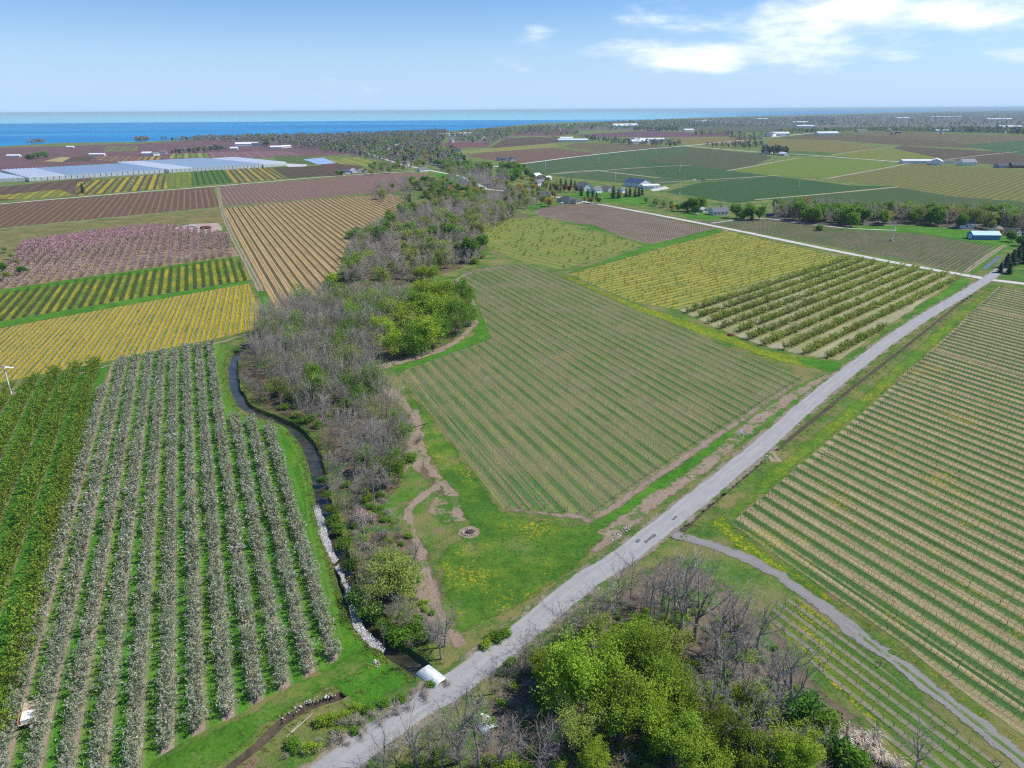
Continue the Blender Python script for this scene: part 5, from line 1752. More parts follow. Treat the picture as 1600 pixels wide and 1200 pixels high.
def building(name, px, py, w, l, h, rh, ang, wall, roof, label, cat, group=None, wins=3, door='door', chimney=False, porch=False, hip=False):
    """Gabled building on the ground: l metres long along ang, w wide, eaves at h, ridge rh above them."""
    c = P(px, py)
    o = thing(name, label, cat, (c.x, c.y, 0), ang, group)
    mb = MB()
    x, y = l / 2, w / 2
    mb.poly(((-x, -y, 0), (x, -y, 0), (x, -y, h), (-x, -y, h)))
    mb.poly(((x, y, 0), (-x, y, 0), (-x, y, h), (x, y, h)))
    ii = x - (y if hip else 0)
    if hip:
        mb.poly(((x, -y, 0), (x, y, 0), (x, y, h), (x, -y, h)))
        mb.poly(((-x, y, 0), (-x, -y, 0), (-x, -y, h), (-x, y, h)))
    else:
        mb.poly(((x, -y, 0), (x, y, 0), (x, y, h), (x, 0, h + rh), (x, -y, h)))
        mb.poly(((-x, y, 0), (-x, -y, 0), (-x, -y, h), (-x, 0, h + rh), (-x, y, h)))
    link('wall', mb.mesh('wall', wall), o)
    ov = .4
    e = x + (ov if not hip else 0)
    k = rh / y
    rf = MB()
    if hip:
        a = [(-x - ov, -y - ov, h - ov * k), (x + ov, -y - ov, h - ov * k), (x + ov, y + ov, h - ov * k), (-x - ov, y + ov, h - ov * k)]
        r0, r1 = (-ii, 0, h + rh), (ii, 0, h + rh)
        for q in ((a[0], a[1], r1, r0), (a[2], a[3], r0, r1), (a[1], a[2], r1), (a[3], a[0], r0)):
            rf.poly(q)
        rf.poly(a[::-1])
    else:
        for s in (-1, 1):
            q = [(-e, 0, h + rh + .12), (e, 0, h + rh + .12), (e, s * (y + ov), h - ov * k + .12), (-e, s * (y + ov), h - ov * k + .12)]
            if s < 0:
                q = q[::-1]
            rf.poly(q[::-1])
            rf.poly([(p[0], p[1], p[2] - .14) for p in q])
            for i in range(4):
                a, b = q[i], q[(i + 1) % 4]
                rf.poly((a, b, (b[0], b[1], b[2] - .14), (a[0], a[1], a[2] - .14)))
    ro = link('roof', rf.mesh('roof', roof), o)
    if chimney:
        cb = MB()
        cb.box(-x * .4, -x * .4 + .8, -.4, .4, h + rh * .3, h + rh + 1.0)
        link('chimney', cb.mesh('chimney', M_BRICK), ro)
    if wins:
        wm = MB()
        wm.box(-.6, .6, -.04, .03, 0, 1.3)
        wme = wm.mesh('window', M_PANE)
        fm = MB()
        for q in ((-.72, -.6, -.06, .02, -.1, 1.42), (.6, .72, -.06, .02, -.1, 1.42), (-.6, .6, -.06, .02, 1.3, 1.42), (-.6, .6, -.06, .02, -.1, 0)):
            fm.box(*q)
        fme = fm.mesh('frame', M_TRIM)
        for s in (-1, 1):
            for i in range(wins):
                xx = -x + l * (i + .5) / wins
                if s < 0 and i == wins // 2 and door == 'door':
                    continue
                for fl in range(2 if h > 4.6 else 1):
                    wo_ = link('window', wme, o, (xx, s * y, 1.0 + fl * 2.7), 0 if s < 0 else math.pi)
                    link('frame', fme, wo_)
        for s in (-1, 1):
            wo_ = link('window', wme, o, (s * x, 0, 1.1), s * math.pi / 2)
            link('frame', fme, wo_)
    db = MB()
    if door == 'door':
        db.box(-.5, .5, -y - .05, -y + .02, 0, 2.1)
        link('door', db.mesh('door', M_DOOR), o)
    elif door == 'garage':
        for xx in (-.28, .28):
            d2 = MB()
            d2.box(x - .03, x + .05, w * xx - 1.4, w * xx + 1.4, 0, 2.4)
            link('garage_door', d2.mesh('garage_door', M_DOOR), o)
    elif door == 'barn':
        db.box(x - .03, x + .06, -2.2, 2.2, 0, min(h, 3.8))
        link('barn_door', db.mesh('barn_door', M_TRIM if wall is not M_WHITE else M_GREY), o)
    if porch:
        pb = MB()
        pb.box(-x * .5, x * .5, -y - 2.2, -y - .02, 2.3, 2.45)
        for xx in (-.48, 0, .48):
            pb.box(x * xx - .08, x * xx + .08, -y - 2.15, -y - 2.0, 0, 2.3)
        link('porch', pb.mesh('porch', M_TRIM), o)
    return o


A1, A2 = DIRR, DIR
GV = 'houses of the roadside village'
building('house', 1122, 335, 10, 15, 3.2, 3.6, A2 + R(80), M_WHITE, M_ROOFG, 'white house with grey gabled roof alone by the side road', 'house', None, 4, chimney=True)
building('garage', 1098, 331, 6, 8, 2.6, 1.6, A2, M_WHITE, M_ROOFW, 'small white outbuilding beside the lone grey roofed house', 'outbuilding', None, 1, 'garage')
building('house', 886, 316, 12, 20, 3.0, 3.2, A2 + R(10), M_CREAM, M_ROOFD, 'dark hip roofed bungalow at the brown vineyard corner', 'house', GV, 4, hip=True, porch=True)
building('house', 900, 318, 8, 11, 2.8, 2.4, A1, M_CREAM, M_ROOFD, 'dark roofed wing in front of the hip roofed bungalow', 'house', GV, 2, 'garage', hip=True)
building('house', 842, 291, 9, 14, 5.2, 3.2, A1, M_WHITE, M_ROOFG, 'tall white two storey house among the trees near the wood', 'house', GV, 3, chimney=True)
building('house', 846, 307, 9, 13, 3.0, 2.6, A2, M_WHITE, M_ROOFG, 'white cottage half hidden behind the golden tree', 'house', GV, 3)
building('house', 822, 297, 8, 14, 3.0, 2.4, A2, M_WHITE, M_ROOFB, 'low white house behind bare trees by the road bend', 'house', GV, 3)
building('house', 838, 279, 9, 12, 4.6, 3.0, A1, M_WHITE, M_ROOFW, 'white house with pale roof behind the leafy trees', 'house', GV, 3)
building('house', 846, 281, 9, 15, 3.2, 3.0, A2, M_TANW, M_ROOFB, 'tan house with brown roof by the dark green field', 'house', GV, 3)
building('garage', 856, 281, 7, 9, 3.0, 2.2, A1, M_WHITE, M_ROOFW, 'white garage at the edge of the dark green field', 'garage', GV, 0, 'garage')
building('house', 850, 312, 9, 13, 3.0, 2.6, A2, M_TANW, M_ROOFB, 'brown roofed house between golden trees', 'house', GV, 3)
building('house', 862, 306, 7, 10, 2.8, 2.2, A1, M_CREAM, M_ROOFB, 'small cream house by the golden tree', 'house', GV, 2)
building('house', 912, 297, 11, 22, 4.8, 4.0, A2, M_WHITE, M_ROOFG, 'large grey roofed house behind the red leaved trees', 'house', GV, 4, chimney=True)
building('house', 931, 301, 9, 13, 3.4, 3.4, A1, M_WHITE, M_ROOFG, 'grey gabled house beside the dark conifers', 'house', GV, 3)
building('house', 950, 298, 9, 16, 3.0, 2.6, A2, M_WHITE, M_ROOFB, 'white bungalow with brown roof beside the tall conifer', 'house', GV, 3)
building('garage', 972, 301, 7, 9, 3.2, 2.4, A1, M_WHITE, M_ROOFG, 'white garage between the two groups of conifers', 'garage', GV, 0, 'garage')
building('barn', 996, 291, 20, 30, 5.0, 4.0, A2 + R(8), M_WHITE, M_ROOFN, 'big white barn with dark metal roof beyond the conifers', 'barn', None, 3, 'barn')
building('barn', 1015, 294, 10, 22, 3.6, 1.2, A1 - R(30), M_WHITE, M_ROOFW, 'long white lean-to shed in front of the dark roofed barn', 'shed', None, 3, 'barn')
building('barn', 1536, 373, 9, 19, 3.4, 2.2, A2 + R(62), M_BLUE, M_ROOFL, 'blue steel shed with pale roof by the crossroads lawn', 'shed', None, 0, 'barn')
building('garage', 1507, 356, 7, 11, 2.8, 2.4, A2 + R(60), M_WHITE, M_ROOFN, 'small white garage with dark roof on the lawn by the trees', 'garage', None, 1, 'garage')
building('house', 1556, 366, 9, 14, 3.0, 2.6, A1, M_WHITE, M_ROOFG, 'white house with grey roof behind the blue shed', 'house', None, 3)
building('house', 1580, 368, 7, 10, 3.0, 2.4, A2, M_WHITE, M_ROOFD, 'small white house among the trees beyond the blue shed', 'house', None, 2)
building('house', 1200, 240, 14, 24, 4, 4, A1, M_WHITE, M_ROOFG, 'white farmhouse beside dark conifers in the far fields', 'house', 'far farm buildings', 2)
building('shed', 1224, 243, 12, 18, 4, 3, A2, M_WHITE, M_ROOFW, 'white shed by the conifer clump in the far fields', 'shed', 'far farm buildings', 2)
building('barn', 1436, 255, 16, 60, 4.5, 2, R(-8), M_WHITE, M_ROOFW, 'long low white packing shed between green fields', 'shed', 'far farm buildings', 0, 'barn')
building('barn', 1462, 257, 18, 30, 6, 4, R(60), M_WHITE, M_ROOFW, 'white gabled barn at the end of the long packing shed', 'barn', 'far farm buildings', 0, 'barn')
building('shed', 1481, 255, 10, 20, 4, 2, R(0), M_WHITE, M_ROOFB, 'small white shed next to the gabled barn', 'shed', 'far farm buildings', 0, 'barn')
building('house', 1510, 258, 16, 26, 5, 5, R(10), M_WHITE, M_ROOFN, 'white house with dark blue roof by the packing shed', 'house', 'far farm buildings', 3)
building('house', 1566, 262, 12, 22, 3.5, 3, R(10), M_GREY, M_ROOFD, 'low dark roofed house at the far field edge', 'house', 'far farm buildings', 3)
building('house', 1590, 262, 14, 26, 4, 4, R(0), M_BRICK, M_ROOFD, 'brown brick house under a golden tree', 'house', 'far farm buildings', 3)
# buildings around the left fields and towards the lake
GL = 'buildings in the lakeside fields'
for px, py, w, l, h, rh, a, wall, roof, label, cat, nm in (
        (538, 272, 9, 16, 3.5, 3, 30, M_WHITE, M_ROOFN, 'white house with dark roof beside the blossoming tree by the track', 'house', 'house'),
        (553, 270, 9, 14, 3.5, 3, 120, M_WHITE, M_ROOFW, 'white house with pale roof on the field track', 'house', 'house'),
        (566, 269, 7, 12, 3, 2, 30, M_WHITE, M_ROOFG, 'small white shed at the end of the track houses', 'shed', 'shed'),
        (660, 268, 9, 15, 3.5, 3, 40, M_WHITE, M_ROOFG, 'white house by the road under bare trees', 'house', 'house'),
        (635, 260, 8, 12, 5, 3, 40, M_WHITE, M_ROOFG, 'narrow white house where the road enters the trees', 'house', 'house'),
        (784, 251, 10, 16, 4, 3, 20, M_GREY, M_ROOFD, 'dark roofed farmhouse at the corner of the brown field', 'house', 'house'),
        (800, 252, 10, 16, 4, 3, 110, M_WHITE, M_ROOFD, 'white farmhouse at the corner of the brown field', 'house', 'house'),
        (712, 237, 12, 22, 4, 4, 20, M_GREY, M_ROOFD, 'dark grey shed in the yellow striped field', 'shed', 'shed'),
        (386, 228, 24, 60, 6, 4, 20, M_WHITE, M_ROOFW, 'white barn complex in front of the lakeside wood', 'barn', 'barn'),
        (404, 229, 18, 34, 6, 4, 20, M_GREY, M_ROOFD, 'dark barn beside the white lakeside barn', 'barn', 'barn'),
        (432, 232, 12, 30, 4, 3, 15, M_WHITE, M_ROOFW, 'low white sheds by the lakeside conifer', 'shed', 'shed'),
        (447, 231, 12, 24, 4, 3, 40, M_WHITE, M_ROOFW, 'white shed at the edge of the lakeside wood', 'shed', 'shed'),
        (366, 234, 10, 18, 4, 3, 10, M_WHITE, M_ROOFW, 'small white shed among the pink orchards', 'shed', 'shed'),
        (340, 233, 10, 40, 4, 3, 10, M_GREY, M_ROOFD, 'long dark low shed behind the conifers', 'shed', 'shed'),
        (230, 242, 10, 20, 4, 3, 10, M_WHITE, M_ROOFW, 'white farmhouse beside the orchard road', 'house', 'house'),
        (243, 243, 10, 16, 4, 3, 60, M_WHITE, M_ROOFG, 'grey roofed farmhouse beside the orchard road', 'house', 'house'),
        (256, 240, 9, 14, 4, 3, 20, M_WHITE, M_ROOFB, 'brown roofed farmhouse by the conifer row', 'house', 'house'),
        (147, 243, 9, 18, 3, 2, 10, M_WHITE, M_ROOFW, 'white shed at the end of the brown strip', 'shed', 'shed'),
        (159, 243, 8, 14, 3, 2, 10, M_WHITE, M_ROOFW, 'second white shed past the brown strip', 'shed', 'shed'),
        (22, 245, 10, 26, 3, 2, 10, M_WHITE, M_ROOFW, 'long white shed near the lakeside hedge', 'shed', 'shed'),
        (110, 231, 9, 18, 3, 2, 10, M_WHITE, M_ROOFW, 'lone white shed in the purple orchards by the lake', 'shed', 'shed'),
        (895, 221, 24, 90, 5, 3, 0, M_WHITE, M_ROOFW, 'long white farm building in the far brown fields', 'barn', 'barn'),
        (885, 219, 20, 40, 6, 4, 0, M_WHITE, M_ROOFW, 'taller white barn behind the long white farm building', 'barn', 'barn'),
        (998, 225, 24, 50, 7, 5, 20, M_WHITE, M_ROOFW, 'white barn with high roof before the far treeline', 'barn', 'barn'),
        (1014, 220, 24, 90, 5, 3, 5, M_WHITE, M_ROOFW, 'long pale packing house behind the far treeline', 'barn', 'barn'),
        (992, 219, 20, 40, 5, 3, 5, M_WHITE, M_ROOFG, 'grey roofed packing house behind the far treeline', 'barn', 'barn'),
        (976, 199, 60, 130, 9, 10, 5, M_WHITE, M_ROOFW, 'large white hall on the far wooded shore', 'hall', 'hall'),
        (1023, 205, 30, 60, 6, 4, 5, M_CREAM, M_ROOFB, 'brownish hall in front of the dark far trees', 'hall', 'hall'),
        (1203, 213, 30, 60, 9, 5, 60, M_WHITE, M_ROOFG, 'grey roofed white barn on the far road', 'barn', 'barn'),
        (1218, 212, 30, 60, 8, 5, 0, M_WHITE, M_ROOFW, 'white barn next to the grey roofed barn on the far road', 'barn', 'barn'),
        (1291, 211, 30, 80, 7, 5, 10, M_WHITE, M_ROOFW, 'white barn alone where the far road ends', 'barn', 'barn'),
        (1250, 193, 40, 90, 8, 5, 0, M_WHITE, M_ROOFW, 'white hall before the far blue wood', 'hall', 'hall'),
        (1257, 199, 36, 90, 7, 4, 10, M_WHITE, M_ROOFW, 'white farm hall in the far pale fields', 'hall', 'hall'),
        (1478, 184, 60, 300, 9, 3, 0, M_WHITE, M_ROOFW, 'very long white hall inside the far blue wood', 'hall', 'hall'),
        (1560, 188, 60, 180, 9, 5, 0, M_WHITE, M_ROOFW, 'pale hall at the border of the far blue wood', 'hall', 'hall'),
        (1408, 186, 50, 120, 9, 5, 0, M_WHITE, M_ROOFW, 'small white hall inside the far blue wood', 'hall', 'hall'),
        (1448, 202, 30, 70, 6, 4, 0, M_WHITE, M_ROOFG, 'grey roofed farm in the far line of trees', 'house', 'house'),
        (1482, 206, 30, 110, 6, 3, 0, M_WHITE, M_ROOFW, 'long white shed in the far line of trees', 'shed', 'shed'),
        (1345, 206, 24, 50, 6, 4, 20, M_CREAM, M_ROOFB, 'tan house in the far line of trees', 'house', 'house'),
        (1075, 205, 24, 46, 6, 4, 20, M_WHITE, M_ROOFW, 'white house in front of the far orchard', 'house', 'house'),
        (1052, 192, 40, 110, 7, 4, 5, M_WHITE, M_ROOFB, 'low brown roofed hall near the far shore', 'hall', 'hall'),
        (1094, 191, 40, 90, 7, 4, 5, M_WHITE, M_ROOFW, 'low white hall near the far shore', 'hall', 'hall'),
        (1190, 187, 50, 110, 8, 4, 0, M_WHITE, M_ROOFW, 'white hall at the far end of the shore', 'hall', 'hall'),
        (1576, 200, 40, 100, 7, 4, 0, M_WHITE, M_ROOFW, 'white shed beside the far dark copse', 'shed', 'shed')):
    building(nm, px, py, w, l, h, rh, R(a), wall, roof, label, cat, GL, 2 if l < 30 else 0, 'barn' if l > 16 else 'door')

# small houses scattered in the trees of the lakeside town
g = np.random.default_rng(21)
hn = 0
TOWNH = []
for poly, n in (([(540, 226), (640, 214), (720, 212), (770, 214), (760, 226), (690, 224), (640, 240), (560, 234)], 22), ([(850, 196), (960, 191), (1090, 188), (1200, 187), (1190, 196), (1000, 200), (870, 203)], 16), ([(1300, 203), (1500, 204), (1600, 206), (1600, 211), (1400, 209)], 8)):
    for p in scatter(PP(poly), n, 25, g):
        x, y = px_of(p)
        wall, roof = [(M_WHITE, M_ROOFG), (M_WHITE, M_ROOFB), (M_CREAM, M_ROOFD), (M_WHITE, M_ROOFW), (M_BRICK, M_ROOFG)][hn % 5]
        hn += 1
        big = 1.6 if y < 206 else 1.1
        TOWNH.append((building('house', x, y, 9 * big, 14 * big, 4.5 * big, 3 * big, g.uniform(0, 3), wall, roof, '', 'house', 'houses of the lakeside town', 0), p, ('white house with grey roof', 'white house with brown roof', 'cream house with dark roof', 'white house with white roof', 'brick house with grey roof')[hn % 5 - 1]))

rank = {}
for o, p, txt in sorted(TOWNH, key=lambda q: (q[1] - P(640, 214)).length):
    rank[txt] = rank.get(txt, 0) + 1
    o['label'] = f'small {txt} among lakeside trees, {nth(rank[txt])} out from the long white greenhouse'

# ------------------------------------------------------------------ glasshouses
m_glass = plain('glasshouse roof', (.40, .50, .60), .35, .5, .12, .15)
m_glassw = plain('whitewashed glasshouse roof', (.70, .74, .78), .4, .4, .06, .15)
m_glasswall = plain('glasshouse wall', (.52, .56, .58), .35, .5, .15, .3)


def glasshouse(a, b, depth_px, bays, h, label, mats=(None,)):
    A, B = P(*a), P(*b)
    D = P(*depth_px, h) - B
    L = (B - A).length
    ang = math.atan2(B.y - A.y, B.x - A.x)
    o = thing('greenhouse', label, 'greenhouse', (A.x, A.y, 0), ang, 'greenhouses by the lakeside fields')
    c, s = math.cos(ang), math.sin(ang)
    dx, dy = D.x * c + D.y * s, -D.x * s + D.y * c
    mb = MB()
    q = [(0, 0), (L, 0), (L + dx, dy), (dx, dy)]
    if dy < 0:
        q = q[::-1]
    for i in range(4):
        p0, p1 = q[i], q[(i + 1) % 4]
        n = 24 if i in (0, 2) else 14
        for k in range(n):                  # wall panels between posts
            u0, u1 = k / n, (k + .9) / n
            xa, ya = p0[0] + (p1[0] - p0[0]) * u0, p0[1] + (p1[1] - p0[1]) * u0
            xb, yb = p0[0] + (p1[0] - p0[0]) * u1, p0[1] + (p1[1] - p0[1]) * u1
            mb.poly(((xa, ya, 0), (xb, yb, 0), (xb, yb, h), (xa, ya, h)))
        mb.poly(((p0[0], p0[1], 0), (p1[0], p1[1], 0), (p1[0] * .999, p1[1] * .999, .8), (p0[0] * .999, p0[1] * .999, .8)))
    link('wall', mb.mesh('wall', m_glasswall), o)
    w = L / bays
    rb = MB()
    for x0, x1, z0, z1 in ((0, w / 2, h, h + 1.6), (w / 2, w, h + 1.6, h)):
        rb.poly(((x0, 0, z0), (x1, 0, z1), (x1 + dx, dy, z1), (x0 + dx, dy, z0)))
    rb.poly(((0, 0, h), (w, 0, h), (w / 2, 0, h + 1.6)))
    rb.poly(((w + dx, dy, h), (dx, dy, h), (w / 2 + dx, dy, h + 1.6)))
    ms = [rb.mesh('roof_bay', m) for m in mats]
    for k in range(bays):
        link('roof_bay', ms[min(len(ms) - 1, k * len(ms) // bays)], o, (k * w, 0, 0))


glasshouse((46, 284), (258, 271), (196, 256), 36, 5.5, 'huge blue glass greenhouse, the one nearest the brown striped fields', (m_glassw, m_glass, m_glass, m_glass))
glasshouse((-60, 288), (40, 283.5), (0, 270), 14, 5.0, 'white roofed greenhouse reaching out of the picture beside the blue one', (m_glassw,))
glasshouse((264, 270.5), (410, 262), (318, 247.5), 24, 5.5, 'second blue glass greenhouse, past the white roofed gap', (m_glassw, m_glass, m_glass, m_glass))
glasshouse((412, 262), (448, 259), (366, 246), 8, 5.5, 'narrow white greenhouse at the end of the blue ones', (m_glassw,))
glasshouse((630, 214), (690, 212.5), (684, 208.5), 24, 6, 'long white greenhouse in the lakeside town', (m_glassw, m_glass))
glasshouse((692, 212.5), (742, 210), (728, 207), 18, 7, 'taller white greenhouse end in the lakeside town', (m_glassw,))
sheet('plastic_cover', PP([(474, 249), (505, 246.5), (526, 255), (497, 257)]), plain('blue plastic cover', (.30, .42, .62), .4, .4, .15, .05, 0, False), 6, (), .5, step=8)
sheet('pale_yard', PP([(440, 255), (480, 257), (478, 260), (452, 261)]), M_CONC, 6, (), .5, step=8)
sheet('pale_yard', PP([(1016, 296), (1040, 291), (1046, 295), (1020, 299)]), M_CONC, 6, (), .4, step=4)


# ------------------------------------------------------------------ wind machines and other things in the fields
def wind_machine_meshes():
    tw, en, hb, bl = MB(), MB(), MB(), MB()
    tw.prism((0, 0, .25), (0, 0, 10.2), .26, .17, 8, .5)
    en.box(-.9, .9, .5, 1.7, .3, 1.7)
    en.box(-1.4, 1.4, -1.1, 2.2, 0, .28)
    en.box(-.25, .25, .1, .5, .5, 1.2)
    hb.prism((0, -.5, 10.25), (0, .55, 10.45), .3, .2, 8, .5, True)
    hb.prism((0, 0, 10.0), (0, 0, 10.4), .3, .3, 8, .5, True)
    for a, b, ta, tb in ((.25, 2.9, .26, .13),):
        k = len(bl.v)
        for x, w_, z in ((.2, .16, .10), (1.2, .24, .06), (2.9, .13, .01)):
            bl.v += [(x, -.05 - z * .4, -w_), (x, .02 - z * .4, -w_ * .6), (x, .05 + z * .4, w_), (x, -.02 + z * .4, w_ * .6)]
        for i in range(2):
            for j in range(4):
                bl.face((k + i * 4 + j, k + i * 4 + (j + 1) % 4, k + i * 4 + 4 + (j + 1) % 4, k + i * 4 + 4 + j))
        bl.face((k + 8, k + 9, k + 10, k + 11))
        bl.face((k + 3, k + 2, k + 1, k))
    return tw.mesh('tower', M_TRIM), en.mesh('engine', paint('engine box', (.35, .33, .30))), hb.mesh('gearbox', M_STEEL), bl.mesh('blade', M_TRIM)


WM = wind_machine_meshes()
for px, py, rz, tilt, label in (
        (18, 617, .6, .3, 'white frost fan tower at the end of the olive orchard rows'), (1394, 377, .3, 1.1, 'tall white frost fan in the vineyard between side road and treeline'),
        (1248, 292, 1.2, .15, 'white frost fan in the dark green field beyond the lone house'), (1062, 304, .8, 1.2, 'frost fan behind the leafy trees of the lone house'),
        (961, 281, .2, .9, 'frost fan behind the tall village conifer'), (935, 255, .6, 1.3, 'frost fan in the green field under the far straight road'),
        (1025, 242, .9, .7, 'frost fan nearest the bend of the far straight road'), (1062, 268, .4, 1.4, 'frost fan in the middle of the dark green fields'),
        (1134, 254, 1.4, .3, 'frost fan in the middle of the grey green field'), (1278, 237, .5, 1.2, 'frost fan in the brown field past the conifer farm'),
        (1322, 232, .8, 1.0, 'frost fan farther out in the long brown fields'), (1476, 249, .7, 1.2, 'frost fan behind the long white packing shed'),
        (1489, 322, .4, .9, 'frost fan rising behind the long treeline'), (1214, 223, .9, 1.0, 'frost fan by the tan field on the far road'), (1079, 219, .3, 1.2, 'frost fan in the far tan field'), (852, 263, .9, 1.1, 'frost fan behind the village garage')):
    c = P(px, py)
    o = thing('wind_machine', label, 'wind machine', (c.x, c.y, 0), rz, 'frost fans in the fields')
    link('tower', WM[0], o)
    link('engine', WM[1], o)
    hub = link('gearbox', WM[2], o)
    for s in (0, math.pi):
        bl = link('blade', WM[3], hub, (0, -.55, 10.3))
        bl.rotation_euler = (-.1, tilt + s, 0)


def lathe(mb, prof, n=24, tint=.5):
    k = len(mb.v)
    for r_, z in prof:
        for i in range(n):
            a = 2 * math.pi * i / n
            mb.v.append((r_ * math.cos(a), r_ * math.sin(a), z))
    for j in range(len(prof) - 1):
        for i in range(n):
            mb.face((k + j * n + i, k + j * n + (i + 1) % n, k + (j + 1) * n + (i + 1) % n, k + (j + 1) * n + i), tint)


def pipe(a, b, z, r_, label, bevel):
    """Corrugated culvert pipe from a to b with its end at a cut to the slope."""
    A, B = P(*a), P(*b)
    L = (B - A).length
    o = tag(bpy.data.objects.new('culvert_pipe', None), label, 'culvert', 'ends of the culvert under the road')
    mb = MB()
    prof = []
    zz = 0.0
    n = int(L / .24)
    for i in range(n + 1):
        prof.append((r_ + (.10 if i % 2 else 0), L * i / n))
    inner = [(q[0] - .13, q[1]) for q in prof]
    lathe(mb, prof, 28)
    lathe(mb, inner[::-1], 28)
    # slanted mouth: the upper half is set back
    out = []
    for x, y, q in mb.v:
        cut = max(0.0, (y + r_) / (2 * r_)) * bevel
        out.append((x, y, q + cut * (1 - q / L)))
    mb.v = out
    me = mb.mesh('culvert_pipe', plain('corrugated galvanised pipe', (.50, .54, .56), .5, .4, .3, .8, .1), True)
    me.polygons.foreach_set('use_smooth', [False] * len(me.polygons))
    o = tag(bpy.data.objects.new('culvert_pipe', me), label, 'culvert', 'ends of the culvert under the road')
    COL.objects.link(o)
    d = Vector((B.x - A.x, B.y - A.y, 0)).normalized()
    up = Vector((0, 0, 1))
    side = up.cross(d)
    M = Matrix((( side.x, up.x, d.x, A.x), (side.y, up.y, d.y, A.y), (side.z, up.z, d.z, z), (0, 0, 0, 1)))
    o.matrix_world = M


pipe((650, 1038), (690, 1070), -1.0, 1.8, 'big pale corrugated culvert mouth where the creek meets the road', 2.2)
pipe((776, 1150), (748, 1122), -.9, 1.7, 'corrugated culvert outlet hidden in the brush below the road', 1.2)

# fire pit: a ring of stones
def rock(rg, r_, flat=.6):
    mb = MB()
    n = 7
    k = 0
    prof = ((.45, 0), (1.0, .35), (.85, .75), (.35, 1.0))
    for q, z in prof:
        for i in range(n):
            a = 2 * math.pi * i / n
            j = rg.uniform(.8, 1.2)
            mb.v.append((q * j * r_ * math.cos(a), q * j * r_ * math.sin(a), z * r_ * 2 * flat * rg.uniform(.9, 1.1)))
    tt = rg.uniform(.1, .9)
    for j in range(3):
        for i in range(n):
            mb.face((j * n + i, j * n + (i + 1) % n, (j + 1) * n + (i + 1) % n, (j + 1) * n + i), tt)
    mb.face(tuple(3 * n + i for i in range(n)), tt)
    return mb


m_rock = leaf_mat('pale stone', [(0, (.30, .28, .25)), (.5, (.47, .45, .42)), (1, (.62, .60, .57))], 0, .1)
m_rockw = leaf_mat('white limestone', [(0, (.30, .29, .27)), (.5, (.46, .45, .43)), (1, (.62, .61, .59))], 0, .1)
g = np.random.default_rng(5)
stones = [rock(g, .27).mesh('stone', leaf_mat('sooty stone', [(0, (.16, .13, .10)), (.5, (.28, .24, .20)), (1, (.42, .38, .33))], 0, .2)) for _ in range(5)]
c = P(733, 832)
o = thing('fire_pit', 'ring of pale stones around black ashes on the lawn', 'fire pit', (c.x, c.y, 0), R(20))
ash = MB()
ash.v = [(math.cos(i * .628) * 1.1, math.sin(i * .628) * 1.0, .05 + .02 * (i % 2)) for i in range(10)] + [(.1, 0, .30)]
for i in range(10):
    ash.face((i, (i + 1) % 10, 10))
link('ash', ash.mesh('ash', soil_mat('ash', (.10, .085, .07), (.03, .027, .025), None, 0, 2)), o)
for i in range(22):
    a = 2 * math.pi * i / 22
    q = 1.5 / max(abs(math.cos(a)) + abs(math.sin(a)), .1) ** .45
    link('stone', stones[i % 5], o, (q * math.cos(a) * 1.08, q * math.sin(a), .02), a * 3, (1.25, 1, .75))
sheet('fire_pit_apron', [Vector((c.x + math.cos(i * .7) * (2.5 + .2 * (i % 2)), c.y + math.sin(i * .7) * (2.3 + .2 * (i % 3)))) for i in range(9)], m_bare, 5, (), .2)

# wagon left among the blossom
c = P(50, 1120)
o = thing('farm_wagon', 'flat wooden farm wagon with a white load among the blossom rows', 'wagon', (c.x, c.y, 0), DIR - math.pi / 2)
m_plank = plain('weathered planks', (.52, .40, .29), .85, .2, .25, 3)
for i in range(7):
    b = MB()
    b.box(-1.25 + i * .36, -1.25 + i * .36 + .33, -2.6, 2.6, .95, 1.02 + .01 * (i % 2))
    link('plank', b.mesh('plank', m_plank), o)
b = MB()
b.box(-1.35, -1.27, -2.4, 1.0, 1.0, 1.65)
link('side_board', b.mesh('side_board', plain('orange brown board', (.50, .25, .13), .8, .2, .15, 3)), o)
b = MB()
b.box(-.9, .95, -2.4, -.4, 1.03, 1.75)
link('load', b.mesh('load', M_WHITE), o)
for sx in (-1.05, 1.05):
    for yy in (-1.7, 1.7):
        b = MB()
        b.prism((sx - .12, yy, .42), (sx + .12, yy, .42), .42, .42, 12, .5, True)
        b.prism((sx + .12, yy, .42), (sx - .12, yy, .42), .42, .42, 12, .5, True)
        link('wheel', b.mesh('wheel', M_DOOR), o)
b = MB()
b.prism((0, 2.6, .8), (0, 4.0, .5), .06, .05, 4)
link('drawbar', b.mesh('drawbar', M_DOOR), o)

# small sign on the track verge, posts and poles at the road
c = P(1158, 681)
o = thing('sign', 'small white sign on posts on the grass by the dirt track', 'sign', (c.x, c.y, 0), R(20))
for s in (-.7, .7):
    b = MB()
    b.box(s - .06, s + .06, -.06, .06, 0, 2.1)
    link('post', b.mesh('post', M_TRIM), o)
b = MB()
b.box(-.6, .6, -.03, .03, .95, 1.95)
link('board', b.mesh('board', M_TRIM), o)


def pole(px, py, h, label, rz):
    c = P(px, py)
    o = thing('utility_pole', label, 'pole', (c.x, c.y, 0), rz, 'wooden poles at the roads')
    b = MB()
    b.prism((0, 0, 0), (0, 0, h), .16, .10, 8, .5, True)
    link('post', b.mesh('post', m_plank), o)
    b = MB()
    b.box(-1.2, 1.2, -.06, .06, h - .9, h - .75)
    for x in (-1.1, -.4, .4, 1.1):
        b.prism((x, 0, h - .75), (x, 0, h - .5), .05, .04, 5, .5, True)
    link('crossarm', b.mesh('crossarm', m_plank), o)


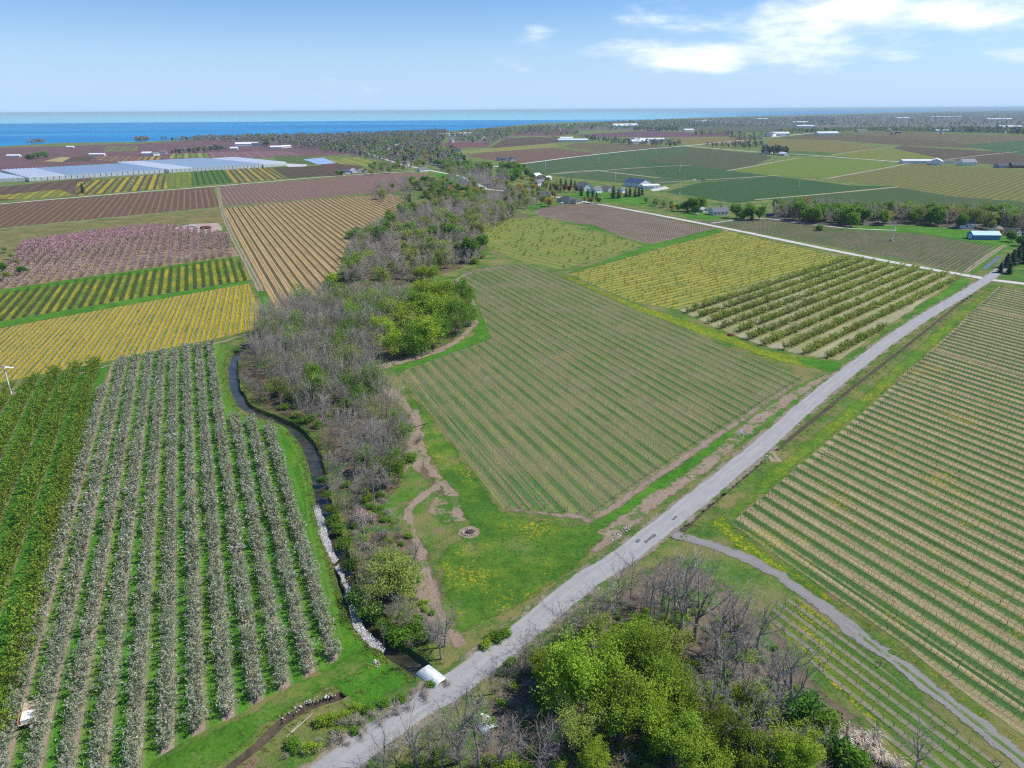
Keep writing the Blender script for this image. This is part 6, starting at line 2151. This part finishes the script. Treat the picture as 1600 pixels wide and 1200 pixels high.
pole(1517, 433, 10.5, 'wooden utility pole at the crossroads', DIR)
pole(941, 313, 9, 'wooden utility pole by the bungalow on the side road', DIR)
pole(1322, 370, 8, 'wooden pole on the field track before the treeline', DIR)
for i, (px, py, label) in enumerate(((1453, 411, 'short white marker post on the side road verge'), (1512, 439, 'short white marker post at the crossroads corner'), (1197, 719, 'white marker post at the field crossing of the ditch'), (1188, 655, 'white marker post along the dirt track'))):
    c = P(px, py)
    o = thing('marker_post', label, 'post', (c.x, c.y, 0), 0, 'white marker posts')
    b = MB()
    b.box(-.1, .1, -.1, .1, 0, 1.3)
    b.box(-.16, .16, -.13, .13, 1.3, 1.42)
    link('post', b.mesh('post', M_TRIM), o)


def vehicle(px, py, rz, body, label, l=4.6, h=1.5, van=False):
    c = P(px, py)
    o = thing('parked_car', label, 'vehicle', (c.x, c.y, 0), rz, 'vehicles at farms and tracks')
    b = MB()
    w = .9
    prof = [(-l / 2, .35), (-l / 2, h * .62), (-l * .38, h), (l * .30 if van else l * .12, h), (l * .32 if van else l * .26, h * .62), (l / 2, h * .52), (l / 2, .35)]
    n = len(prof)
    for s in (-w, w):
        for x, z in prof:
            b.v.append((x, s * (.86 if z > h * .8 else 1), z))
    b.face(tuple(range(n)))
    b.face(tuple(range(2 * n - 1, n - 1, -1)))
    for i in range(n):
        b.face((i, n + i, n + (i + 1) % n, (i + 1) % n))
    link('body', b.mesh('body', body), o)
    gl = MB()
    for s in (-1, 1):
        gl.poly(((-l * .34, s * w * .97, h * .66), (l * .2, s * w * .97, h * .66), (l * .1, s * w * .9, h * .95), (-l * .33, s * w * .9, h * .95)))
    link('window', gl.mesh('window', M_PANE), o)
    wm = MB()
    wm.prism((0, -.1, 0), (0, .1, 0), .33, .33, 10, .5, True)
    wm.prism((0, .1, 0), (0, -.1, 0), .33, .33, 10, .5, True)
    wme = wm.mesh('wheel', M_DOOR)
    for x in (-l * .3, l * .3):
        for s in (-w + .05, w - .05):
            link('wheel', wme, o, (x, s, .33))


vehicle(1203, 338, R(5), paint('blue van paint', (.06, .11, .28), .3), 'dark blue van parked at the treeline past the lone house', 6.5, 2.6, True)
vehicle(1085, 282, R(20), paint('white car paint', (.75, .75, .75), .3), 'white pickup on the track through the green fields', 5.4, 1.9, True)
vehicle(1099, 281, R(20), paint('black car paint', (.03, .03, .035), .3), 'dark car behind the white pickup on the field track', 5.0, 1.7)
vehicle(1088, 336, R(-30), paint('silver car paint', (.5, .5, .52), .3), 'silver car on the drive of the lone house')
vehicle(878, 318, R(60), paint('white sedan paint', (.75, .75, .75), .3), 'white car parked at the hip roofed bungalow')
vehicle(864, 314, R(70), paint('grey car paint', (.2, .2, .22), .3), 'grey car by the village bungalows')
vehicle(958, 303, R(60), paint('red car paint', (.3, .03, .03), .3), 'dark red car by the brown roofed bungalow')

# rubble along the creek bank and other loose stone
m_rockg = leaf_mat('grey field stone', [(0, (.20, .18, .15)), (.5, (.32, .29, .25)), (1, (.46, .43, .39))], 0, .2)


def rubble(name, outlines, mat, label, rr=(.09, .22)):
    V, LI, LT, T = [], [], [], []
    nv = 0
    pro = [rock(g, 1.0, .55) for _ in range(6)]
    for poly, n in outlines:
        for p in scatter(poly, n, .25, g, 6):
            q = pro[g.integers(6)]
            s = g.uniform(*rr)
            a = g.uniform(0, 6.28)
            v = np.array(q.v) * s
            x = v[:, 0] * math.cos(a) - v[:, 1] * math.sin(a) + p.x
            y = v[:, 0] * math.sin(a) + v[:, 1] * math.cos(a) + p.y
            V.append(np.stack([x, y, v[:, 2] - s * .2 + .03], 1))
            LI.append(np.concatenate([np.array(f) for f in q.f]) + nv)
            LT.append(np.array([len(f) for f in q.f]))
            T.append(np.full(len(q.f), g.uniform(0, 1)))
            nv += len(v)
    V, LI, LT, T = map(np.concatenate, (V, LI, LT, T))
    o = raw_mesh(name, V, LI, LT, T, np.zeros(len(LT)), [mat])
    o['label'], o['category'] = label, 'rubble'


rubble('bank_rubble', [(PP([(489, 792), (498, 790), (512, 836), (528, 876), (520, 882), (503, 850)]), 1200), (PP([(538, 918), (548, 918), (560, 960), (572, 985), (602, 1012), (600, 1020), (575, 1008), (552, 980)]), 1100)], m_rockw, 'white limestone rubble laid along the creek bank')
rubble('loose_rubble', [(PP([(436, 1120), (480, 1092), (530, 1080), (534, 1086), (486, 1100), (442, 1128)]), 30), (PP([(582, 1032), (592, 1032), (594, 1042), (586, 1044)]), 14), (PP([(584, 570), (640, 556), (690, 543), (640, 560), (600, 576)]), 60), (PP([(950, 836), (985, 820), (985, 828), (956, 846)]), 50),
                        (PP([(1100, 980), (1150, 990), (1180, 1030), (1130, 1020)]), 30), (PP([(276, 352), (300, 350), (310, 356), (290, 358)]), 40), (PP([(372, 545), (390, 530), (400, 545), (380, 556)]), 50), (PP([(640, 640), (668, 660), (660, 690), (645, 670)]), 40)], m_rockg, 'loose pale stones and broken concrete in the grass', (.08, .28))
m_heap = soil_mat('mulch heap', (.16, .05, .04), (.09, .035, .03))
for px, py, r_, label, mt in ((322, 357, 4.5, 'dark red heap of mulch on the pale dirt by the pink orchard', m_heap), (300, 354, 3.5, 'pale heap of rubble beside the dark red mulch', m_rockw), (1142, 524, 1.6, 'small reddish heap on the dandelion verge of the bush orchard', m_heap)):
    c = P(px, py)
    mb = rock(g, r_, .22)
    tag(link('heap', mb.mesh('heap', mt), None, (c.x, c.y, 0)), label, 'heap')
for i, (a, b, r_, label) in enumerate((((1112, 985), (1160, 1012), .3, 'dark fallen trunk in the brush by the small vineyard'), ((1096, 1004), (1140, 986), .22, 'fallen limb lying across the dark trunk'), ((1130, 1002), (1170, 990), .2, 'fallen limb pointing to the small vineyard'), ((455, 1146), (488, 1116), .09, 'longer of two pale boards lying by the brook'), ((448, 1152), (470, 1128), .08, 'shorter of two pale boards lying by the brook'), ((625, 676), (668, 662), .16, 'dark log on the bare dirt bank'), ((1052, 958), (1062, 930), .12, 'pale leaning dead stem in the brush'))):
    A, B = P(*a), P(*b)
    mb = MB()
    mb.prism((A.x, A.y, r_), (B.x, B.y, r_ * 1.4), r_, r_ * .6, 7, .3, True)
    if r_ > .15:
        for u in (.35, .6, .8):
            q = Vector((A.x, A.y, r_)).lerp(Vector((B.x, B.y, r_ * 1.4)), u)
            mb.prism(q, q + Vector((g.normal(0, .8), g.normal(0, .8), g.uniform(.4, 1.2))), r_ * .35, 0, 4, .4)
    tag(link('fallen_log', mb.mesh('fallen_log', m_darkbark if r_ > .15 else m_pale)), label, 'log', 'logs and boards on the ground')
# ------------------------------------------------------------------ trees farther off
MARKS += [(n, P(*q)) for n, q in (('the lone grey roofed house', (1122, 338)), ('the crossroads', (1540, 437)), ('the blue shed', (1536, 376)), ('the frost fan by the treeline', (1394, 377)), ('the dark blue van', (1203, 340)), ('the dark hip roofed bungalow', (886, 320)), ('the big dark roofed barn', (996, 296)),
                                  ('the tall village conifer', (960, 308)), ('the white two storey house', (842, 295)), ('the road bend', (760, 296)), ('the purple vineyard', (664, 275)), ('the field track houses', (545, 272)), ('the far end of the treeline', (1600, 350)), ('the garage on the lawn', (1507, 360)), ('the road to the lake', (680, 268)),
                                  ('the brown vineyard corner', (834, 328)), ('the huge greenhouse', (260, 272)), ('the small marsh clump', (610, 318)))]
FARMARKS = tuple(n for n, _ in MARKS[24:])
far_trees = []
g = np.random.default_rng(77)
NAMES = {'fargreen': 'leafing_tree', 'fardeep': 'dark_green_tree', 'fargold': 'golden_tree', 'farbud': 'budding_tree', 'farbare': 'bare_tree', 'fargrey': 'bare_tree', 'pale': 'pale_bare_tree', 'conifer': 'conifer_tree', 'redtree': 'red_leaved_tree', 'limeshrub': 'shrub', 'shrub': 'shrub'}


def far_tree(sp, p, h, squash=1.0, group='trees around the village and the roads'):
    tree(far_trees, sp, NAMES[sp], p, 'tree' if 'shrub' not in sp else 'shrub', group, h, False, squash)


def grove(px, n, mind, mix, hr, squash=1.0, group='trees around the village and the roads'):
    sp = [m_[0] for m_ in mix]
    w = np.array([m_[1] for m_ in mix], float)
    w /= w.sum()
    for p in scatter(PP(px), n, mind, g):
        far_tree(sp[g.choice(len(sp), p=w)], p, g.uniform(*hr), squash, group)


# treeline behind the vineyard on the side road
GT = 'trees of the long treeline behind the side road'
grove([(1210, 344), (1290, 353), (1340, 350), (1440, 350), (1500, 357), (1500, 346), (1400, 338), (1300, 333), (1210, 334)], 150, 4.6, (('fargreen', .27), ('farbare', .36), ('fargrey', .14), ('farbud', .2), ('fargold', .03)), (11, 17), 1.05, GT)
grove([(1500, 352), (1560, 360), (1640, 370), (1640, 352), (1560, 345), (1500, 344)], 60, 5, (('fargreen', .27), ('farbare', .36), ('fargrey', .14), ('farbud', .2), ('fargold', .03)), (12, 18), 1.05, GT)
for x, y, sp, h, s in ((1168, 343, 'fargreen', 15, 1.2), (1150, 341, 'fargreen', 13, 1.1), (1186, 343, 'fargreen', 13, 1.1), (1174, 345, 'conifer', 9, 1.2), (1160, 345, 'fardeep', 8, 1.2), (1080, 331, 'fargreen', 14, 1.1), (1094, 329, 'fargreen', 13, 1.1), (1068, 330, 'fargreen', 11, 1.1), (1074, 333, 'conifer', 9, 1), (1086, 334, 'fardeep', 8, 1.2), (1100, 327, 'farbud', 12, 1), (1125, 325, 'farbare', 11, 1), (1140, 330, 'farbare', 10, 1),
                        (1280, 360, 'shrub', 5, 1.4), (1380, 352, 'fargreen', 13, 1.2), (1330, 354, 'fargreen', 12, 1.2), (1560, 372, 'fargold', 8, 1.2), (1580, 378, 'fargreen', 9, 1.1), (1590, 384, 'fardeep', 8, 1.2), (1548, 360, 'farbud', 9, 1.1)):
    far_tree(sp, P(x, y), h, s, GT)
for x, y, h in ((1571, 418, 9), (1580, 414, 10), (1588, 408, 10), (1594, 402, 11), (1604, 396, 11), (1600, 412, 9), (1612, 404, 11), (1562, 426, 6.5), (1576, 428, 7)):
    far_tree('conifer', P(x, y), h, 1.35, 'dark conifers at the crossroads')
# village
for x, y, h in ((958, 310, 14), (966, 310, 10), (908, 306, 11), (918, 309, 10), (926, 310, 9), (932, 311, 8), (984, 307, 11), (992, 308, 10), (998, 307, 11), (978, 308, 10), (1003, 305, 9), (860, 298, 9), (876, 292, 11), (870, 294, 9), (884, 291, 10), (892, 291, 10), (898, 293, 9), (640, 316, 8)):
    far_tree('conifer', P(x, y), h, 1.1, 'dark conifers of the village')
for x, y, h in ((868, 300, 9), (880, 300, 10), (890, 300, 9), (900, 300, 8)):
    far_tree('redtree', P(x, y), h, 1.2)
for x, y, sp, h, s in ((857, 323, 'fargold', 10, 1.2), (848, 320, 'farbud', 11, 1), (838, 318, 'farbare', 12, 1.1), (822, 310, 'fargold', 12, 1.1), (812, 300, 'fargold', 11, 1), (778, 290, 'fargold', 10, 1.2), (770, 288, 'fargold', 9, 1), (816, 283, 'fargold', 9, 1.1), (796, 280, 'fargreen', 15, 1.2), (808, 278, 'fargreen', 14, 1.1), (825, 276, 'fargreen', 13, 1.1), (800, 285, 'fardeep', 10, 1.1),
                        (913, 317, 'farbud', 8, 1.2), (922, 318, 'fargold', 7, 1.2), (935, 318, 'fargreen', 7, 1.1), (970, 309, 'fargold', 6, 1.2), (703, 317, 'fargreen', 11, 1.2), (696, 316, 'fargreen', 10, 1.2), (752, 306, 'fargreen', 11, 1.2), (744, 307, 'fargold', 11, 1.1), (720, 305, 'fardeep', 9, 1.2), (680, 300, 'fargreen', 11, 1.2), (672, 298, 'fargreen', 10, 1.2), (662, 296, 'fardeep', 10, 1),
                        (1025, 322, 'farbare', 8, 1.2), (1040, 325, 'farbare', 8, 1.2), (1050, 328, 'fargold', 6, 1.2), (1010, 318, 'farbud', 7, 1.2), (1060, 330, 'fargreen', 8, 1.2), (706, 300, 'fargold', 10, 1.0), (585, 268, 'farbud', 9, 1), (527, 274, 'farbud', 9, 1.5), (535, 274, 'fargreen', 8, 1.4), (515, 274, 'farbud', 7, 1.2), (730, 322, 'fargreen', 9, 1.2), (790, 318, 'farbud', 9, 1.2), (655, 330, 'farbud', 9, 1), (556, 370, 'fardeep', 8, 1)):
    far_tree(sp, P(x, y), h, s)
grove([(690, 292), (700, 272), (735, 272), (790, 276), (800, 296), (770, 302), (730, 300)], 80, 5.5, (('pale', .45), ('farbare', .40), ('farbud', .15)), (13, 19))
grove([(790, 300), (830, 306), (842, 326), (820, 332), (780, 316)], 46, 5, (('farbare', .6), ('farbud', .3), ('fargold', .1)), (8, 13))
grove([(575, 308), (592, 292), (640, 286), (662, 298), (648, 318), (600, 324)], 60, 4.6, (('farbare', .7), ('pale', .1), ('farbud', .2)), (9, 13), 1.1)
grove([(665, 300), (700, 296), (760, 306), (750, 318), (700, 322), (668, 316)], 64, 6, (('fargreen', .36), ('farbud', .34), ('farbare', .22), ('fargold', .08)), (7, 12), 1.3)
grove([(568, 276), (640, 268), (668, 264), (664, 256), (600, 258), (570, 266)], 70, 6, (('farbare', .65), ('farbud', .25), ('fargreen', .1)), (8, 12), 1.1)
grove([(670, 256), (720, 262), (770, 264), (750, 272), (700, 268)], 70, 6, (('fargreen', .4), ('farbare', .4), ('farbud', .2)), (10, 14), 1.1)
grove([(800, 300), (830, 284), (870, 284), (880, 300), (860, 318), (830, 316)], 34, 7, (('fargreen', .3), ('farbud', .3), ('farbare', .3), ('fargold', .1)), (6, 12), 1.1)
grove([(640, 290), (700, 284), (706, 300), (664, 304)], 30, 6.5, (('fargreen', .4), ('farbud', .35), ('farbare', .25)), (8, 13), 1.2)
grove([(785, 262), (830, 268), (836, 280), (800, 290), (780, 280)], 24, 7, (('fargreen', .55), ('farbud', .25), ('farbare', .2)), (9, 15), 1.1)
grove([(1005, 316), (1060, 326), (1064, 330), (1010, 321)], 16, 4.5, (('farbare', .6), ('farbud', .4)), (5, 9), 1.1)
for x, y, sp, h, s in ((130, 302, 'conifer', 12, 1.1), (207, 297, 'fargrey', 17, 1.3), (38, 430, 'fardeep', 6, 1.3), (15, 438, 'farbud', 6, 1.4), (5, 425, 'fardeep', 6, 1.4), (30, 415, 'farbud', 5, 1.4), (20, 405, 'farbud', 5, 1.4), (8, 395, 'farbud', 5, 1.4), (45, 250, 'fardeep', 12, 1.4), (52, 249, 'fargreen', 13, 1.4), (60, 248, 'fargreen', 14, 1.4), (70, 247, 'fargreen', 15, 1.4)):
    far_tree(sp, P(x, y), h, s)
place_bare(298)
name_by_mark(wood, {'bare_tree': 'bare grey tree', 'budding_tree': 'tree with thin budding leaves', 'leafing_tree': 'fresh green leafy tree', 'lime_green_tree': 'bright lime green tree', 'pale_bare_tree': 'pale grey bare tree', 'willow_tree': 'low spreading willow in yellow green leaf', 'shrub': 'round green shrub', 'brushwood': 'bare brown brushwood', 'flowering_shrub': 'shrub in faded pink flower'})
name_by_mark(front, {'maple_tree': 'maple in bright yellow green leaf', 'bare_tree': 'tall bare roadside tree', 'budding_tree': 'roadside tree with thin budding leaves', 'shrub': 'green bush in the brush', 'brushwood': 'bare brown bush'}, ('the gravel lane', 'the road bend of brush', 'the small vineyard', 'the lower frame brush', 'the big maple', 'the outlet pipe'))
name_by_mark(far_trees, {'leafing_tree': 'green tree in young leaf', 'dark_green_tree': 'dark green tree', 'golden_tree': 'golden yellow tree', 'budding_tree': 'tree in pale olive bud', 'bare_tree': 'distant bare brown tree', 'pale_bare_tree': 'pale whitish bare tree', 'conifer_tree': 'dark conifer', 'red_leaved_tree': 'dark red leaved tree', 'shrub': 'low green shrub'}, FARMARKS)


def make_blob(leaf, n, rx, rz, zc, size):
    def make(rg, i):
        tr, cr = MB(), MB()
        tr.prism((0, 0, 0), (0, 0, zc), .3, .15, 3, .3)
        for _ in range(n):
            d = Vector(rg.normal(size=3))
            d.normalize()
            d *= rg.uniform(.45, 1) ** .6
            cr.card((d.x * rx, d.y * rx, zc + d.z * rz), size * rg.uniform(.7, 1.4), rg, .4, min(1, max(0, rg.normal(.5, .25))), .75)
        return tr, m_bark, cr, leaf
    return make


m_farbare = leaf_mat('far bare crowns', [(0, (.19, .172, .16)), (.5, (.28, .255, .23)), (1, (.37, .335, .30))], 0, .25)
species('blobgrey', 'trunk', 'crown', 3, make_blob(m_farbare, 34, 3.6, 4.2, 7.5, 1.1))
species('blobgreen', 'trunk', 'crown', 3, make_blob(m_green, 34, 3.8, 4.0, 7.0, 1.2))
species('blobdeep', 'trunk', 'crown', 2, make_blob(m_conifer, 46, 2.6, 5.0, 7.0, 1.2))
species('blobgold', 'trunk', 'crown', 2, make_blob(m_gold, 46, 3.6, 3.8, 6.8, 1.2))


def woods(name, label, zones):
    items = []
    for px, n, mind, mix, (s0, s1) in zones:
        sp = [m_[0] for m_ in mix]
        w = np.array([m_[1] for m_ in mix], float)
        w /= w.sum()
        for p in scatter(PP(px), n, mind, g, 12):
            k = sp[g.choice(len(sp), p=w)]
            s = g.uniform(s0, s1)
            items.append((k, int(g.integers(len(SPECIES[k]))), p.x, p.y, g.uniform(0, 6.28), s * 1.15, s))
    o = bake(name, items)
    o['label'], o['category'] = label, 'wood'


GREYMIX = (('blobgrey', .76), ('blobgreen', .16), ('blobdeep', .05), ('blobgold', .03))
TOWN = (('blobgrey', .46), ('blobgreen', .34), ('blobdeep', .12), ('blobgold', .08))
DARKM = (('blobdeep', .6), ('blobgrey', .3), ('blobgreen', .1))
woods('lakeside_wood', 'grey wood along the lake shore beyond the orchards', [
    ([(252, 221), (330, 217), (440, 214), (560, 212), (640, 208), (700, 206), (690, 212), (600, 220), (520, 230), (480, 234), (430, 224), (330, 221)], 1500, 6, GREYMIX, (.9, 1.5)),
    ([(212, 222.5), (232, 222), (230, 220.5), (214, 221)], 26, 6, GREYMIX, (1.1, 1.6)), ([(42, 226), (70, 224.5), (66, 222.5), (44, 224)], 24, 6, GREYMIX, (.8, 1.2)),
    ([(265, 240), (300, 236), (330, 234), (360, 233), (355, 236), (310, 240), (270, 243)], 40, 9, DARKM, (.7, 1.2)), ([(416, 230), (424, 230), (424, 228), (416, 228)], 5, 8, DARKM, (1.3, 1.7))])
woods('town_wood', 'mixed trees between the houses of the lakeside town', [
    ([(480, 234), (540, 226), (640, 212), (700, 210), (690, 224), (690, 236), (716, 242), (730, 256), (670, 257), (600, 256), (560, 246), (540, 242)], 1150, 7, TOWN, (.8, 1.35)),
    ([(690, 212), (760, 204), (850, 198), (870, 204), (800, 214), (760, 226), (720, 222)], 520, 9, TOWN, (.9, 1.5)), ([(700, 236), (712, 236), (712, 234), (700, 234)], 6, 6, DARKM, (.8, 1.2))])
woods('far_copses', 'far hedges and copses between the fields', [
    ([(905, 214), (985, 222), (1062, 224), (1062, 230), (990, 229), (920, 221)], 150, 11, (('blobgrey', .6), ('blobdeep', .3), ('blobgreen', .1)), (.8, 1.2)),
    ([(1100, 229), (1190, 226), (1192, 233), (1120, 232)], 60, 10, (('blobgrey', .6), ('blobdeep', .3), ('blobgreen', .1)), (.8, 1.2)),
    ([(1140, 216), (1192, 218), (1190, 222), (1150, 221)], 40, 12, GREYMIX, (.9, 1.3)), ([(1190, 241), (1230, 243), (1228, 239), (1195, 238)], 30, 8, (('blobdeep', .6), ('blobgrey', .4)), (1.0, 1.6)),
    ([(1210, 211), (1340, 206), (1500, 207), (1640, 211), (1640, 206), (1500, 203), (1340, 203), (1220, 207)], 620, 14, TOWN, (1.0, 1.6)), ([(1480, 207), (1640, 214), (1640, 206), (1500, 203)], 120, 18, DARKM, (1.2, 1.9)),
    ([(990, 205), (1060, 207), (1060, 203), (990, 202)], 90, 15, DARKM, (1.1, 1.6)), ([(840, 208), (900, 206), (905, 211), (850, 212)], 50, 14, TOWN, (.9, 1.4)),
    ([(1080, 212), (1200, 214), (1200, 210), (1090, 208)], 60, 20, TOWN, (1, 1.4)), ([(1386, 213), (1400, 212), (1400, 214)], 4, 10, DARKM, (.8, 1.2))])
woods('far_shore_wood', 'far blue grey wood on the lake horizon', [
    ([(850, 199), (960, 192), (1050, 188), (1100, 190), (1090, 200), (960, 204), (870, 205)], 800, 12, TOWN, (1.1, 1.7)),
    ([(1050, 188), (1200, 184), (1300, 184), (1310, 197), (1180, 199), (1080, 200)], 1300, 15, GREYMIX, (1.0, 1.4)),
    ([(1240, 184), (1330, 180), (1450, 177), (1560, 174.5), (1700, 173), (1700, 200), (1500, 201), (1340, 200), (1250, 194)], 5200, 16, GREYMIX, (1.0, 1.6))])
# ------------------------------------------------------------------ the air
mb = MB()
mb.box(-60000, 60000, -900, 60000, -6, 97)
me = mb.mesh('haze', [])
m = bpy.data.materials.new('haze')
m.use_nodes = True
nt = m.node_tree
nt.nodes.clear()
out = nt.nodes.new('ShaderNodeOutputMaterial')
vol = nt.nodes.new('ShaderNodeVolumePrincipled')
vol.inputs['Color'].default_value = (.66, .88, 1.0, 1)
vol.inputs['Density'].default_value = 5.5e-5
nt.links.new(vol.outputs[0], out.inputs['Volume'])
me.materials.clear()
me.materials.append(m)
stuff(link('haze', me), 'pale blue haze over the fields and the lake', 'haze')
